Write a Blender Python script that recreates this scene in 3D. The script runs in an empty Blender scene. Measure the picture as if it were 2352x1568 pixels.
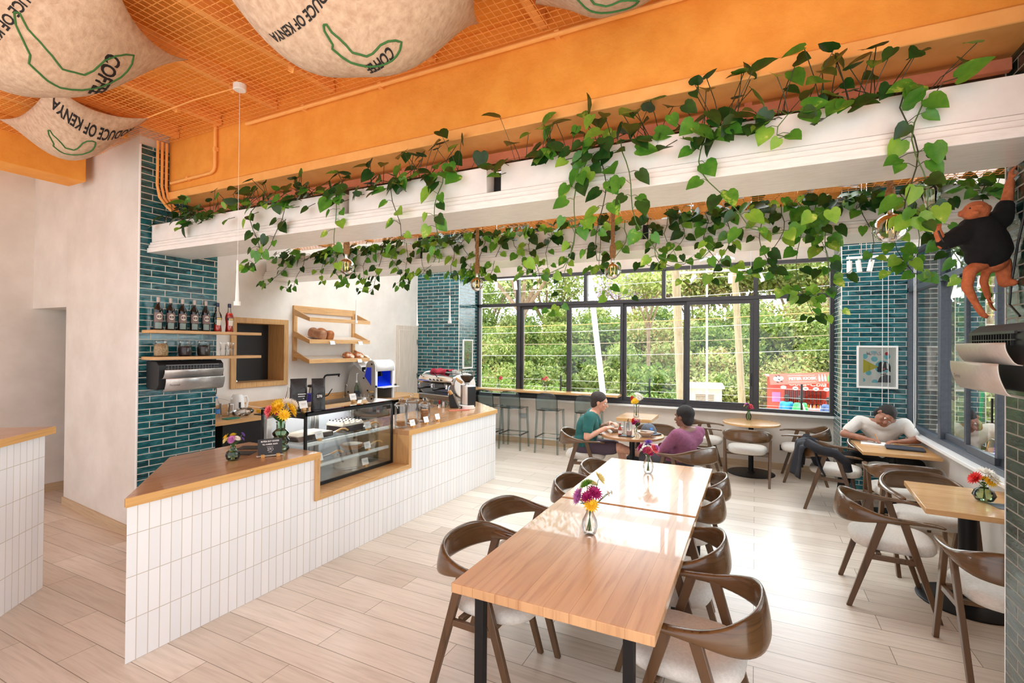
import bpy, bmesh, math, random
from mathutils import Vector as V, Matrix, Euler
R = math.radians; PI = math.pi
SC = bpy.context.scene; COL = SC.collection
random.seed(7)
# ---------------------------------------------------------------- camera
cd = bpy.data.cameras.new('camera'); cam = bpy.data.objects.new('camera', cd); COL.objects.link(cam); SC.camera = cam
cd.sensor_width = 36; cd.lens = 36 * 1131.48 / 2352; cd.clip_start = .05; cd.clip_end = 400
yaw, pit, rol = R(26.2436), R(.4268), R(.4833)
f_ = V((-math.sin(yaw) * math.cos(pit), math.cos(yaw) * math.cos(pit), math.sin(pit)))
r_ = V((math.cos(yaw), math.sin(yaw), 0)); u_ = r_.cross(f_)
r2 = r_ * math.cos(rol) + u_ * math.sin(rol); u2 = u_ * math.cos(rol) - r_ * math.sin(rol)
cam.matrix_world = Matrix(((r2.x, u2.x, -f_.x, 0), (r2.y, u2.y, -f_.y, 0), (r2.z, u2.z, -f_.z, 1.85), (0, 0, 0, 1)))
# ---------------------------------------------------------------- world, sun, exposure
SKY_REAR, SKY_FRONT = 1.05, 5.0
SC.view_settings.view_transform = 'Standard'; SC.view_settings.look = 'None'
SC.view_settings.exposure = 0.98; SC.view_settings.gamma = 1; SC.view_settings.use_curve_mapping = False
W = bpy.data.worlds.new('sky'); SC.world = W; W.use_nodes = True
wn = W.node_tree.nodes; wl = W.node_tree.links
bg = wn['Background']
tc = wn.new('ShaderNodeTexCoord'); sp = wn.new('ShaderNodeSeparateXYZ'); rp = wn.new('ShaderNodeValToRGB')
wl.new(tc.outputs['Generated'], sp.inputs[0]); wl.new(sp.outputs['Z'], rp.inputs[0])
rp.color_ramp.elements[0].position = 0; rp.color_ramp.elements[0].color = (.93, .96, 1, 1)
rp.color_ramp.elements[1].position = .8; rp.color_ramp.elements[1].color = (.80, .89, 1, 1)
sm = wn.new('ShaderNodeMapRange'); wl.new(sp.outputs['Y'], sm.inputs[0]); sm.inputs[1].default_value = -.2; sm.inputs[2].default_value = .7
sm.inputs[3].default_value = SKY_REAR; sm.inputs[4].default_value = SKY_FRONT   # bright hazy sky on the window side
wl.new(rp.outputs[0], bg.inputs[0]); wl.new(sm.outputs[0], bg.inputs[1])
sd = bpy.data.lights.new('sun', 'SUN'); sun = bpy.data.objects.new('sun', sd); COL.objects.link(sun)
sd.energy = 4.0; sd.angle = R(3); sd.color = (1, .93, .8)
sun.rotation_euler = Euler((R(14), R(-12), 0)); sun.location = (0, -6, 12)
SC.cycles.use_denoising = True
SC.cycles.max_bounces = 10; SC.cycles.diffuse_bounces = 6; SC.cycles.transparent_max_bounces = 24; SC.cycles.transmission_bounces = 8
SC.cycles.caustics_reflective = False; SC.cycles.caustics_refractive = False
SC.cycles.sample_clamp_indirect = 12
def portal(name, loc, rot, sx, sy):
    l = bpy.data.lights.new(name, 'AREA'); l.shape = 'RECTANGLE'; l.size = sx; l.size_y = sy
    o = bpy.data.objects.new(name, l); COL.objects.link(o); o.location = loc; o.rotation_euler = rot
    l.cycles.is_portal = True
portal('portal_front', (-1.95, 8.62, 2.0), (R(-90), 0, 0), 6, 2.3)
portal('portal_right', (1.9, 5.4, 2.0), (0, R(90), 0), 2.3, 4.6)
portal('portal_rear', (-3.2, -2.05, 1.9), (R(90), 0, 0), 9.4, 3.8)
portal('portal_side', (2.3, -.4, 1.9), (0, R(90), 0), 3.8, 3.2)
# ---------------------------------------------------------------- materials
MT = {}
def ND(m): return m.node_tree.nodes, m.node_tree.links
def pm(name, col, rough=.5, metal=0, spec=.5, emit=None, es=0, coat=0, alpha=1):
    m = bpy.data.materials.new(name); m.use_nodes = True; b = m.node_tree.nodes['Principled BSDF']
    b.inputs['Base Color'].default_value = (*col, 1); b.inputs['Roughness'].default_value = rough
    b.inputs['Metallic'].default_value = metal; b.inputs['Specular IOR Level'].default_value = spec
    b.inputs['Coat Weight'].default_value = coat
    if emit: b.inputs['Emission Color'].default_value = (*emit, 1); b.inputs['Emission Strength'].default_value = es
    MT[name] = m; return m
def nz(m, scale, detail=4, coord='UV', mapscale=(1, 1, 1), rough=.6, dist=0):
    n, l = ND(m); t = n.new('ShaderNodeTexCoord'); mp = n.new('ShaderNodeMapping'); mp.inputs['Scale'].default_value = mapscale
    l.new(t.outputs[coord], mp.inputs[0]); x = n.new('ShaderNodeTexNoise'); x.inputs['Scale'].default_value = scale
    x.inputs['Detail'].default_value = detail; x.inputs['Roughness'].default_value = rough; x.inputs['Distortion'].default_value = dist
    l.new(mp.outputs[0], x.inputs['Vector']); return x
def ramp(m, fac, stops):
    n, l = ND(m); r = n.new('ShaderNodeValToRGB'); e = r.color_ramp.elements
    while len(e) < len(stops): e.new(.5)
    for k, (p, c) in enumerate(stops): e[k].position = p; e[k].color = (*c, 1)
    l.new(fac, r.inputs[0]); return r
def mixc(m, fac, a, b, typ='MIX'):
    n, l = ND(m); x = n.new('ShaderNodeMix'); x.data_type = 'RGBA'; x.blend_type = typ
    for sock, v in ((0, fac), (6, a), (7, b)):
        if isinstance(v, (int, float)): x.inputs[sock].default_value = v
        elif isinstance(v, tuple): x.inputs[sock].default_value = (*v, 1)
        else: l.new(v, x.inputs[sock])
    return x.outputs[2]
def bump(m, h, st=.2, d=.01):
    n, l = ND(m); b = n.new('ShaderNodeBump'); b.inputs['Strength'].default_value = st; b.inputs['Distance'].default_value = d
    l.new(h, b.inputs['Height']); l.new(b.outputs[0], n['Principled BSDF'].inputs['Normal'])
def base(m, out): ND(m)[1].new(out, ND(m)[0]['Principled BSDF'].inputs['Base Color'])
def noisy(name, c1, c2, scale=8, rough=.6, bs=0, metal=0, coord='UV', lo=.35, hi=.65, bd=.004, spec=.5, mapscale=(1, 1, 1), detail=5, bscale=None):
    m = pm(name, c1, rough, metal, spec); x = nz(m, scale, detail, coord, mapscale)
    base(m, ramp(m, x.outputs[0], [(lo, c1), (hi, c2)]).outputs[0])
    if bs:
        if bscale: x = nz(m, bscale, 3, coord, mapscale)
        bump(m, x.outputs[0], bs, bd)
    return m
def wood(name, c1, c2, along='u', rough=.4, sc=1.0, coat=0, planks=None, spec=.5):
    m = pm(name, c1, rough, spec=spec, coat=coat); ms = (1.3, 22, 6) if along == 'u' else (22, 1.3, 6)
    x = nz(m, 2.2 * sc, 6, 'UV', ms, .62, .6)
    c = ramp(m, x.outputs[0], [(.3, c2), (.5, c1), (.75, tuple(min(1, v * 1.12) for v in c1))]).outputs[0]
    if planks:
        n, l = ND(m); t = n.new('ShaderNodeTexCoord'); mp = n.new('ShaderNodeMapping')
        if along == 'v': mp.inputs['Rotation'].default_value = (0, 0, R(90))
        l.new(t.outputs['UV'], mp.inputs[0])
        b = n.new('ShaderNodeTexBrick'); b.offset = planks.get('off', .37); b.inputs['Scale'].default_value = 1
        b.inputs['Brick Width'].default_value = planks['w']; b.inputs['Row Height'].default_value = planks['h']
        b.inputs['Mortar Size'].default_value = planks['m']; b.inputs['Mortar Smooth'].default_value = .1
        b.inputs['Color1'].default_value = (*planks['c1'], 1); b.inputs['Color2'].default_value = (*planks['c2'], 1)
        b.inputs['Mortar'].default_value = (*planks['cm'], 1); l.new(mp.outputs[0], b.inputs['Vector'])
        c = mixc(m, 1.0, c, b.outputs['Color'], 'MULTIPLY')
    base(m, c); bump(m, x.outputs[0], .06, .002); return m
def brick(name, w, h, mort, c1, c2, cm, rot=0, off=.5, rough=.15, streak=None, bs=.3, bd=.004, coat=0):
    m = pm(name, c1, rough, coat=coat); n, l = ND(m); t = n.new('ShaderNodeTexCoord'); mp = n.new('ShaderNodeMapping')
    mp.inputs['Rotation'].default_value = (0, 0, rot); l.new(t.outputs['UV'], mp.inputs[0])
    b = n.new('ShaderNodeTexBrick'); b.offset = off; b.inputs['Scale'].default_value = 1
    b.inputs['Brick Width'].default_value = w; b.inputs['Row Height'].default_value = h; b.inputs['Mortar Size'].default_value = mort
    b.inputs['Mortar Smooth'].default_value = .1; b.inputs['Bias'].default_value = 0
    b.inputs['Color1'].default_value = (*c1, 1); b.inputs['Color2'].default_value = (*c2, 1); b.inputs['Mortar'].default_value = (*cm, 1)
    l.new(mp.outputs[0], b.inputs['Vector']); c = b.outputs['Color']
    x = nz(m, 7, 6, 'UV', (1, 3.2, 1), .65, .8)
    if streak:
        f = n.new('ShaderNodeMath'); f.operation = 'MULTIPLY'; f.use_clamp = True
        rr = ramp(m, x.outputs[0], [(.45, (0, 0, 0)), (.72, (1, 1, 1))])
        inv = n.new('ShaderNodeMath'); inv.operation = 'SUBTRACT'; inv.inputs[0].default_value = 1; l.new(b.outputs['Fac'], inv.inputs[1])
        l.new(rr.outputs[0], f.inputs[0]); l.new(inv.outputs[0], f.inputs[1]); c = mixc(m, f.outputs[0], c, streak)
    base(m, c)
    mm = n.new('ShaderNodeMath'); mm.operation = 'MULTIPLY_ADD'; l.new(b.outputs['Fac'], mm.inputs[0]); mm.inputs[1].default_value = -1.2
    l.new(x.outputs[0], mm.inputs[2]); bump(m, mm.outputs[0], bs, bd)
    rg = n.new('ShaderNodeMapRange'); rg.inputs[3].default_value = rough; rg.inputs[4].default_value = .8
    l.new(b.outputs['Fac'], rg.inputs[0]); l.new(rg.outputs[0], n['Principled BSDF'].inputs['Roughness'])
    return m
def glass(name, tint=(1, 1, 1), ior=1.45, refl=1.0, rough=0.0):
    m = bpy.data.materials.new(name); m.use_nodes = True; n, l = ND(m); n.remove(n['Principled BSDF'])
    tr = n.new('ShaderNodeBsdfTransparent'); tr.inputs[0].default_value = (*tint, 1)
    gl = n.new('ShaderNodeBsdfGlossy'); gl.inputs['Roughness'].default_value = rough
    fr = n.new('ShaderNodeFresnel'); fr.inputs[0].default_value = ior
    mu = n.new('ShaderNodeMath'); mu.operation = 'MULTIPLY'; mu.inputs[1].default_value = refl; l.new(fr.outputs[0], mu.inputs[0])
    mx = n.new('ShaderNodeMixShader'); l.new(mu.outputs[0], mx.inputs[0]); l.new(tr.outputs[0], mx.inputs[1]); l.new(gl.outputs[0], mx.inputs[2])
    l.new(mx.outputs[0], n['Material Output'].inputs[0]); MT[name] = m; return m
def leafm(name, c1, c2, var=None, trans=.35, rough=.35, scale=14):
    m = bpy.data.materials.new(name); m.use_nodes = True; n, l = ND(m); b = n['Principled BSDF']; b.inputs['Roughness'].default_value = rough
    x = nz(m, scale, 3, 'Object'); st = [(.35, c1), (.62, c2)] + ([(.68, var)] if var else [])
    c = ramp(m, x.outputs[0], st).outputs[0]; l.new(c, b.inputs['Base Color'])
    t = n.new('ShaderNodeBsdfTranslucent'); l.new(c, t.inputs[0]); mx = n.new('ShaderNodeMixShader'); mx.inputs[0].default_value = trans
    l.new(b.outputs[0], mx.inputs[1]); l.new(t.outputs[0], mx.inputs[2]); l.new(mx.outputs[0], n['Material Output'].inputs[0]); MT[name] = m; return m
# ---------------------------------------------------------------- mesh builder
def rotm(rx=0, ry=0, rz=0): return Euler((rx, ry, rz)).to_matrix()
def frame(d):
    d = V(d).normalized(); a = V((0, 0, 1)) if abs(d.z) < .95 else V((1, 0, 0)); x = a.cross(d).normalized(); return x, d.cross(x).normalized(), d
class MB:
    def __init__(s): s.v = []; s.f = []; s.m = []; s.k = 0; s.T = None
    def add(s, vs, fs):
        o = len(s.v)
        s.v += [(s.T @ V(p)) if s.T else V(p) for p in vs]
        s.f += [tuple(i + o for i in q) for q in fs]; s.m += [s.k] * len(fs); return s
    def box(s, c, d, rot=None):
        hx, hy, hz = d[0] / 2, d[1] / 2, d[2] / 2
        vs = [V((x * hx, y * hy, z * hz)) for z in (-1, 1) for y in (-1, 1) for x in (-1, 1)]
        if rot is not None: vs = [rot @ p for p in vs]
        vs = [p + V(c) for p in vs]
        return s.add(vs, [(0, 2, 3, 1), (4, 5, 7, 6), (0, 1, 5, 4), (2, 6, 7, 3), (0, 4, 6, 2), (1, 3, 7, 5)])
    def bb(s, x0, x1, y0, y1, z0, z1): return s.box(((x0 + x1) / 2, (y0 + y1) / 2, (z0 + z1) / 2), (x1 - x0, y1 - y0, z1 - z0))
    def rings(s, rs, closed=True, caps=True, loop=False):
        n = len(rs[0]); vs = [p for r in rs for p in r]; fs = []; K = len(rs)
        for a in range(K if loop else K - 1):
            b = (a + 1) % K
            for i in range(n if closed else n - 1):
                j = (i + 1) % n; fs.append((a * n + i, a * n + j, b * n + j, b * n + i))
        if caps and closed and not loop: fs.append(tuple(range(n - 1, -1, -1))); fs.append(tuple(range((K - 1) * n, K * n)))
        return s.add(vs, fs)
    def tube(s, pts, r, n=8, caps=True):
        pts = [V(p) for p in pts]; rs = r if isinstance(r, (list, tuple)) else [r] * len(pts); out = []; X = None
        for i, p in enumerate(pts):
            d = (pts[min(i + 1, len(pts) - 1)] - pts[max(i - 1, 0)])
            if d.length < 1e-9: d = V((0, 0, 1))
            d.normalize()
            if X is None: X, Y, _ = frame(d)
            else:
                X = (X - d * X.dot(d))
                if X.length < 1e-6: X, Y, _ = frame(d)
                X.normalize(); Y = d.cross(X)
            out.append([p + (X * math.cos(2 * PI * k / n) + Y * math.sin(2 * PI * k / n)) * rs[i] for k in range(n)])
        return s.rings(out, True, caps)
    def cyl(s, p0, p1, r0, r1=None, n=16): return s.tube([p0, p1], [r0, r0 if r1 is None else r1], n)
    def lathe(s, prof, c=(0, 0, 0), n=20, ax=None, caps=True):
        c = V(c); Q = Matrix.Identity(3)
        if ax is not None: x, y, z = frame(ax); Q = Matrix((x, y, z)).transposed()
        return s.rings([[c + Q @ V((r * math.cos(2 * PI * k / n), r * math.sin(2 * PI * k / n), z)) for k in range(n)] for r, z in prof], True, caps)
    def prism(s, poly, z0, z1):
        n = len(poly); vs = [(x, y, z0) for x, y in poly] + [(x, y, z1) for x, y in poly]
        return s.add(vs, [tuple(range(n - 1, -1, -1)), tuple(range(n, 2 * n))] + [(i, (i + 1) % n, n + (i + 1) % n, n + i) for i in range(n)])
    def extr(s, poly, d):  # 3-D polygon pushed along d
        n = len(poly); d = V(d); vs = [V(p) for p in poly] + [V(p) + d for p in poly]
        return s.add(vs, [tuple(range(n - 1, -1, -1)), tuple(range(n, 2 * n))] + [(i, (i + 1) % n, n + (i + 1) % n, n + i) for i in range(n)])
    def ball(s, c, r, sc=(1, 1, 1), n=12, rot=None):
        rs = []
        for i in range(n // 2 + 1):
            a = -PI / 2 + PI * i / (n // 2); q = max(math.cos(a), 1e-3)
            ring = [V((r * sc[0] * q * math.cos(2 * PI * k / n), r * sc[1] * q * math.sin(2 * PI * k / n), r * sc[2] * math.sin(a))) for k in range(n)]
            rs.append([(rot @ p if rot is not None else p) + V(c) for p in ring])
        return s.rings(rs)
    def cone(s, p0, p1, r0, r1, n=12):  # a limb with round ends
        p0, p1 = V(p0), V(p1); d = (p1 - p0); L = d.length; d.normalize(); pts = []; rr = []
        for a in (85, 60, 30, 0): pts.append(p0 - d * r0 * math.sin(R(a))); rr.append(r0 * math.cos(R(a)))
        for a in (0, 30, 60, 85): pts.append(p1 + d * r1 * math.sin(R(a))); rr.append(r1 * math.cos(R(a)))
        return s.tube(pts, rr, n)
    def grid(s, fn, nu, nv):
        vs = [fn(i / nu, j / nv) for j in range(nv + 1) for i in range(nu + 1)]
        return s.add(vs, [(j * (nu + 1) + i, j * (nu + 1) + i + 1, (j + 1) * (nu + 1) + i + 1, (j + 1) * (nu + 1) + i) for j in range(nv) for i in range(nu)])
    def build(s, name, mats, parent=None, bevel=0, smooth=None, uv=True, sub=0, loc=None, solid=0, seg=2, remesh=0):
        me = bpy.data.meshes.new(name); me.from_pydata([tuple(p) for p in s.v], [], s.f)
        mats = mats if isinstance(mats, (list, tuple)) else [mats]
        for m in mats: me.materials.append(MT[m] if isinstance(m, str) else m)
        if len(mats) > 1: me.polygons.foreach_set('material_index', s.m)
        if uv:
            L = me.uv_layers.new(name='UVMap'); data = [0.0] * (2 * len(me.loops)); vv = me.vertices
            for p in me.polygons:
                a = [abs(c) for c in p.normal]; k = a.index(max(a)); ii = (1, 2) if k == 0 else ((0, 2) if k == 1 else (0, 1))
                for li in p.loop_indices:
                    co = vv[me.loops[li].vertex_index].co; data[2 * li] = co[ii[0]]; data[2 * li + 1] = co[ii[1]]
            L.data.foreach_set('uv', data)
        o = bpy.data.objects.new(name, me); COL.objects.link(o)
        if parent: o.parent = parent
        if loc: o.location = loc
        if smooth is None: smooth = 35
        if smooth:
            me.polygons.foreach_set('use_smooth', [True] * len(me.polygons))
            if smooth < 180:
                try: me.set_sharp_from_angle(angle=R(smooth))
                except Exception: pass
        if remesh:
            q = o.modifiers.new('remesh', 'REMESH'); q.mode = 'VOXEL'; q.voxel_size = remesh; q.use_smooth_shade = True
            q = o.modifiers.new('smooth', 'SMOOTH'); q.iterations = 4; q.factor = .5
        if solid: q = o.modifiers.new('solid', 'SOLIDIFY'); q.thickness = solid; q.offset = 0
        if bevel:
            q = o.modifiers.new('bevel', 'BEVEL'); q.width = bevel; q.segments = seg; q.limit_method = 'ANGLE'; q.angle_limit = R(40)
        if sub: q = o.modifiers.new('subsurf', 'SUBSURF'); q.levels = sub; q.render_levels = sub
        return o
def tag(o, label, cat, group=None, kind=None):
    o['label'] = label; o['category'] = cat
    if group: o['group'] = group
    if kind: o['kind'] = kind
    return o
def thing(name, label, cat, loc=(0, 0, 0), rz=0, group=None):
    o = bpy.data.objects.new(name, None); COL.objects.link(o); o.location = loc; o.rotation_euler = (0, 0, rz); o.empty_display_size = .1
    return tag(o, label, cat, group)
def struct(o): o['kind'] = 'structure'; return o
KIDS = {}
def kids(o): return [c for c in COL.objects if c.parent == o]
def dup(root, loc, rz=0, label=None, group=None, sc=None):
    if root.name not in KIDS: KIDS[root.name] = [(k, kids(k)) for k in kids(root)]
    r = root.copy(); COL.objects.link(r); r.location = loc; r.rotation_euler = (0, 0, rz)
    if label: r['label'] = label
    if group: r['group'] = group
    if sc: r.scale = sc if isinstance(sc, tuple) else (sc, sc, sc)
    for ch, gs in KIDS[root.name]:
        c = ch.copy(); COL.objects.link(c); c.parent = r
        for g in gs: d = g.copy(); COL.objects.link(d); d.parent = c
    return r
def text_geo(txt, size, font_bold=False, shear=0, spacing=1.0):
    cu = bpy.data.curves.new('t', 'FONT'); cu.body = txt; cu.size = size; cu.align_x = 'CENTER'; cu.align_y = 'CENTER'; cu.shear = shear
    cu.space_character = spacing; cu.resolution_u = 3
    if font_bold: cu.offset = size * .026
    o = bpy.data.objects.new('t', cu); COL.objects.link(o); dg = bpy.context.evaluated_depsgraph_get(); dg.update()
    me = o.evaluated_get(dg).to_mesh(); vs = [v.co.copy() for v in me.vertices]; fs = [tuple(p.vertices) for p in me.polygons]
    o.evaluated_get(dg).to_mesh_clear(); bpy.data.objects.remove(o); bpy.data.curves.remove(cu); return vs, fs
def text(mb, txt, size, org, ux, uy, bold=False, lift=.0008, shear=0, wscale=1.0, spacing=1.0):
    vs, fs = text_geo(txt, size, bold, shear, spacing); ux = V(ux).normalized(); uy = V(uy).normalized(); n = ux.cross(uy)
    return mb.add([V(org) + ux * (p.x * wscale) + uy * p.y + n * lift for p in vs], fs)
def disc(mb, org, ux, uy, r, n=20, lift=.0005, ry=None, a0=0, a1=2 * PI):
    ux = V(ux).normalized(); uy = V(uy).normalized(); nn = ux.cross(uy); ry = ry or r
    return mb.add([V(org) + nn * lift + ux * r * math.cos(a0 + (a1 - a0) * k / n) + uy * ry * math.sin(a0 + (a1 - a0) * k / n) for k in range(n + (0 if abs(a1 - a0 - 2 * PI) < 1e-6 else 1))],
                  [tuple(range(n + (0 if abs(a1 - a0 - 2 * PI) < 1e-6 else 1)))])
def flat(mb, org, ux, uy, pts, lift=.0005):
    ux = V(ux).normalized(); uy = V(uy).normalized(); nn = ux.cross(uy)
    return mb.add([V(org) + nn * lift + ux * a + uy * b for a, b in pts], [tuple(range(len(pts)))])
# ---------------------------------------------------------------- materials used
def S(r, g, b): return tuple(((c / 255) / 12.92 if c / 255 <= .04045 else ((c / 255 + .055) / 1.055) ** 2.4) for c in (r, g, b))
noisy('white_paint', S(232, 228, 222), S(222, 217, 210), 3, .6, .12, bscale=60, bd=.002)
noisy('grey_plaster', S(228, 222, 215), S(215, 208, 200), 2.2, .7, .15, bscale=40, bd=.002)
noisy('cream_paint', S(226, 216, 205), S(216, 205, 193), 3, .6, .05)
noisy('orange_paint', S(238, 162, 70), S(228, 148, 58), 5, .62, .5, bscale=26, bd=.006, spec=.3)
noisy('orange_metal', S(246, 180, 104), S(238, 168, 92), 9, .5, .1, spec=.3)
noisy('rose_metal', S(226, 142, 106), S(214, 128, 94), 9, .5, .1, spec=.3)
noisy('concrete', S(120, 100, 78), S(80, 66, 52), 6, .9, .8, bscale=18, bd=.01)
brick('teal_tile', .246, .0605, .004, S(24, 92, 100), S(8, 46, 54), S(205, 205, 196), off=.5, rough=.1, streak=S(62, 132, 140), bs=.35, bd=.004)
brick('green_tile', .246, .0605, .0035, S(24, 54, 47), S(10, 31, 28), S(160, 155, 144), off=.5, rough=.07, streak=S(66, 96, 80), bs=.6, bd=.006)
brick('grey_brick', .246, .0605, .006, S(128, 118, 112), S(112, 102, 97), S(226, 224, 220), off=.5, rough=.7, bs=.5)
brick('white_tile', .246, .0625, .0025, S(243, 244, 245), S(236, 238, 240), S(198, 192, 180), rot=R(90), off=0, rough=.16, bs=.12, bd=.003)
wood('floor_wood', S(228, 217, 203), S(212, 199, 183), 'u', .3, .8, planks=dict(w=1.2, h=.2, m=.0022, c1=(1, 1, 1), c2=(.78, .75, .71), cm=(.3, .26, .22)))
wood('skirting', S(196, 170, 138), S(176, 150, 118), 'u', .5)
wood('oak_u', S(206, 162, 108), S(180, 134, 82), 'u', .32, 1)
wood('oak_v', S(206, 162, 108), S(180, 134, 82), 'v', .32, 1)
wood('oak_top', S(184, 138, 94), S(150, 106, 68), 'v', .22, 1, coat=.3)
wood('pale_door', S(214, 203, 190), S(198, 186, 172), 'v', .5)
noisy('frame_metal', S(66, 64, 67), S(58, 56, 59), 30, .42, 0, metal=.3)
noisy('frame_blue', S(90, 97, 108), S(80, 87, 98), 30, .4, 0, metal=.3)
pm('white_trim', S(240, 240, 238), .35); pm('black_plastic', S(18, 18, 19), .4); pm('black_metal', S(20, 20, 21), .45, .4)
pm('chrome', (.8, .8, .8), .12, 1); noisy('steel', (.62, .62, .62), (.54, .54, .54), 40, .28, 0, metal=1)
pm('white_plastic', S(238, 238, 236), .35); pm('dark_glass', S(14, 14, 15), .05, spec=.8)
glass('pane', (.97, .99, .98), 1.45, .8); glass('clear', (.982, .988, .985), 1.5, .8); glass('case_glass', (.975, .99, .985), 1.4, .4)
glass('smoke', (.68, .74, .735), 1.5, 1.2); glass('green_glass', (.62, .78, .62), 1.5, 1.2); glass('amber', (.99, .93, .80), 1.5, 1.2)
# ---------------------------------------------------------------- room shell
def st(name, mb, mat, parent=None, **k):
    o = mb.build(name, mat, parent, **k)
    return o if parent else struct(o)
st('floor', MB().bb(-8.2, 1.9, -2, 8.65, -.12, 0), 'floor_wood')
st('ceiling', MB().bb(-8.2, 2.0, -1.6, 4.9, 3.95, 4.1).bb(-8.2, -5.4, 4.9, 8.65, 3.95, 4.1).bb(1.4, 2.0, 4.9, 8.65, 3.95, 4.1).bb(-5.4, 1.4, 7.5, 8.65, 3.95, 4.1), 'orange_paint')
tm = bpy.data.materials.new('added_skylight_sheet'); tm.use_nodes = True; n_, l_ = ND(tm); n_.remove(n_['Principled BSDF']); tb = n_.new('ShaderNodeBsdfTranslucent'); tb.inputs[0].default_value = (.74, .75, .74, 1); l_.new(tb.outputs[0], n_['Material Output'].inputs[0]); MT['added_skylight_sheet'] = tm
sk = MB()  # skylight added out of view to brighten the far half of the room
for k in range(6): sk.bb(-5.4 + 1.34 * k, -5.34 + 1.34 * k, 4.9, 7.5, 3.96, 4.04)
sk = st('added_skylight', sk, 'white_trim'); MB().grid(lambda u, v: V((-5.4 + 6.8 * u, 4.9 + 2.6 * v, 4.05)), 6, 1).build('translucent_sheet', 'added_skylight_sheet', sk)
st('wall_front', MB().bb(-6.05, 2.0, 8.5, 8.66, -.12, .83).bb(-6.05, 2.0, 8.5, 8.66, 3.17, 3.95).bb(-6.05, -4.945, 8.5, 8.66, .83, 3.17), 'cream_paint')
st('trim_1', MB().bb(-4.945, 1.03, 8.42, 8.6, .825, .86), 'white_trim', bevel=.004)
st('wall_right', MB().bb(1.75, 1.9, 2.0, 7.81, -.12, .82).bb(1.75, 1.9, 2.0, 7.81, 3.08, 3.95), 'grey_plaster')
st('trim_2', MB().bb(1.65, 1.86, 3.2, 7.81, .82, .855), 'white_trim', bevel=.004)
w = MB().bb(-6.05, -5.9, 3.35, 4.03, 0, 3.95).bb(-6.05, -5.9, 4.76, 8.66, 0, 3.95).bb(-6.05, -5.9, 4.03, 4.76, 0, 1.32).bb(-6.05, -5.9, 4.03, 4.76, 2.12, 3.95)
st('wall_back', w, 'white_paint')
st('wall_left', MB().bb(-7.95, -7.8, -2, 5.2, 0, 3.95).bb(-7.8, -6.05, 5.05, 5.2, 0, 3.95), 'grey_plaster')
st('wall_lintel', MB().bb(-7.8, -6.99, 2.77, 3.02, 2.24, 3.95), 'grey_plaster')
st('baseboard_left', MB().bb(-7.8, -7.785, -2, 5.05, 0, .1), 'skirting')
pl = st('wall_pillar', MB().prism([(-5.222, 2.6), (-5.222, 3.35), (-6.0, 3.35), (-7.0, 3.35), (-7.0, 2.77)], 0, 3.95), 'grey_plaster')
st('tile_facing', MB().bb(-5.222, -5.2, 2.605, 3.35, 0, 3.72), 'teal_tile', pl)
st('corner_trim', MB().bb(-5.224, -5.198, 2.597, 2.605, 0, 3.72), 'white_trim', pl)
st('baseboard_pillar', MB().prism([(-5.21, 2.583), (-5.21, 2.6), (-7.0, 2.77), (-7.0, 2.752)], 0, .1), 'skirting')
pb = st('wall_corner', MB().bb(-5.9, -4.965, 7.81, 8.5, 0, 3.95), 'white_paint')
st('tile_facing', MB().bb(-5.9, -4.945, 7.79, 7.812, 0, 3.95).bb(-4.967, -4.945, 7.812, 8.5, 0, 3.95), 'teal_tile', pb)
st('corner_trim', MB().bb(-4.951, -4.943, 7.786, 7.794, 0, 3.95), 'white_trim', pb)
pr = st('wall_corner_right', MB().bb(1.052, 1.9, 7.832, 8.5, -.1, 3.95), 'white_paint')
st('tile_facing', MB().bb(1.03, 1.9, 7.81, 7.834, 0, 3.95).bb(1.03, 1.054, 7.834, 8.5, 0, 3.95), 'teal_tile', pr)
st('corner_trim', MB().bb(1.026, 1.036, 7.806, 7.816, 0, 3.95), 'white_trim', pr)
st('wall_outside', MB().bb(1.9, 2.16, 7.84, 8.4, -2, 3.95), 'grey_brick')
pp = st('wall_pier', MB().bb(1.112, 1.9, 2.0, 3.18, -.1, 3.95), 'white_paint')
st('tile_facing', MB().bb(1.09, 1.114, 2.0, 3.195, 0, 3.95), 'green_tile', pp)
st('corner_trim', MB().bb(1.088, 1.116, 3.195, 3.203, 0, 3.95), 'white_trim', pp)
st('baseboard_front', MB().bb(-4.945, 1.03, 8.485, 8.5, 0, .1), 'skirting')
st('baseboard_right', MB().bb(1.735, 1.75, 3.2, 7.81, 0, .1), 'skirting')
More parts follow.
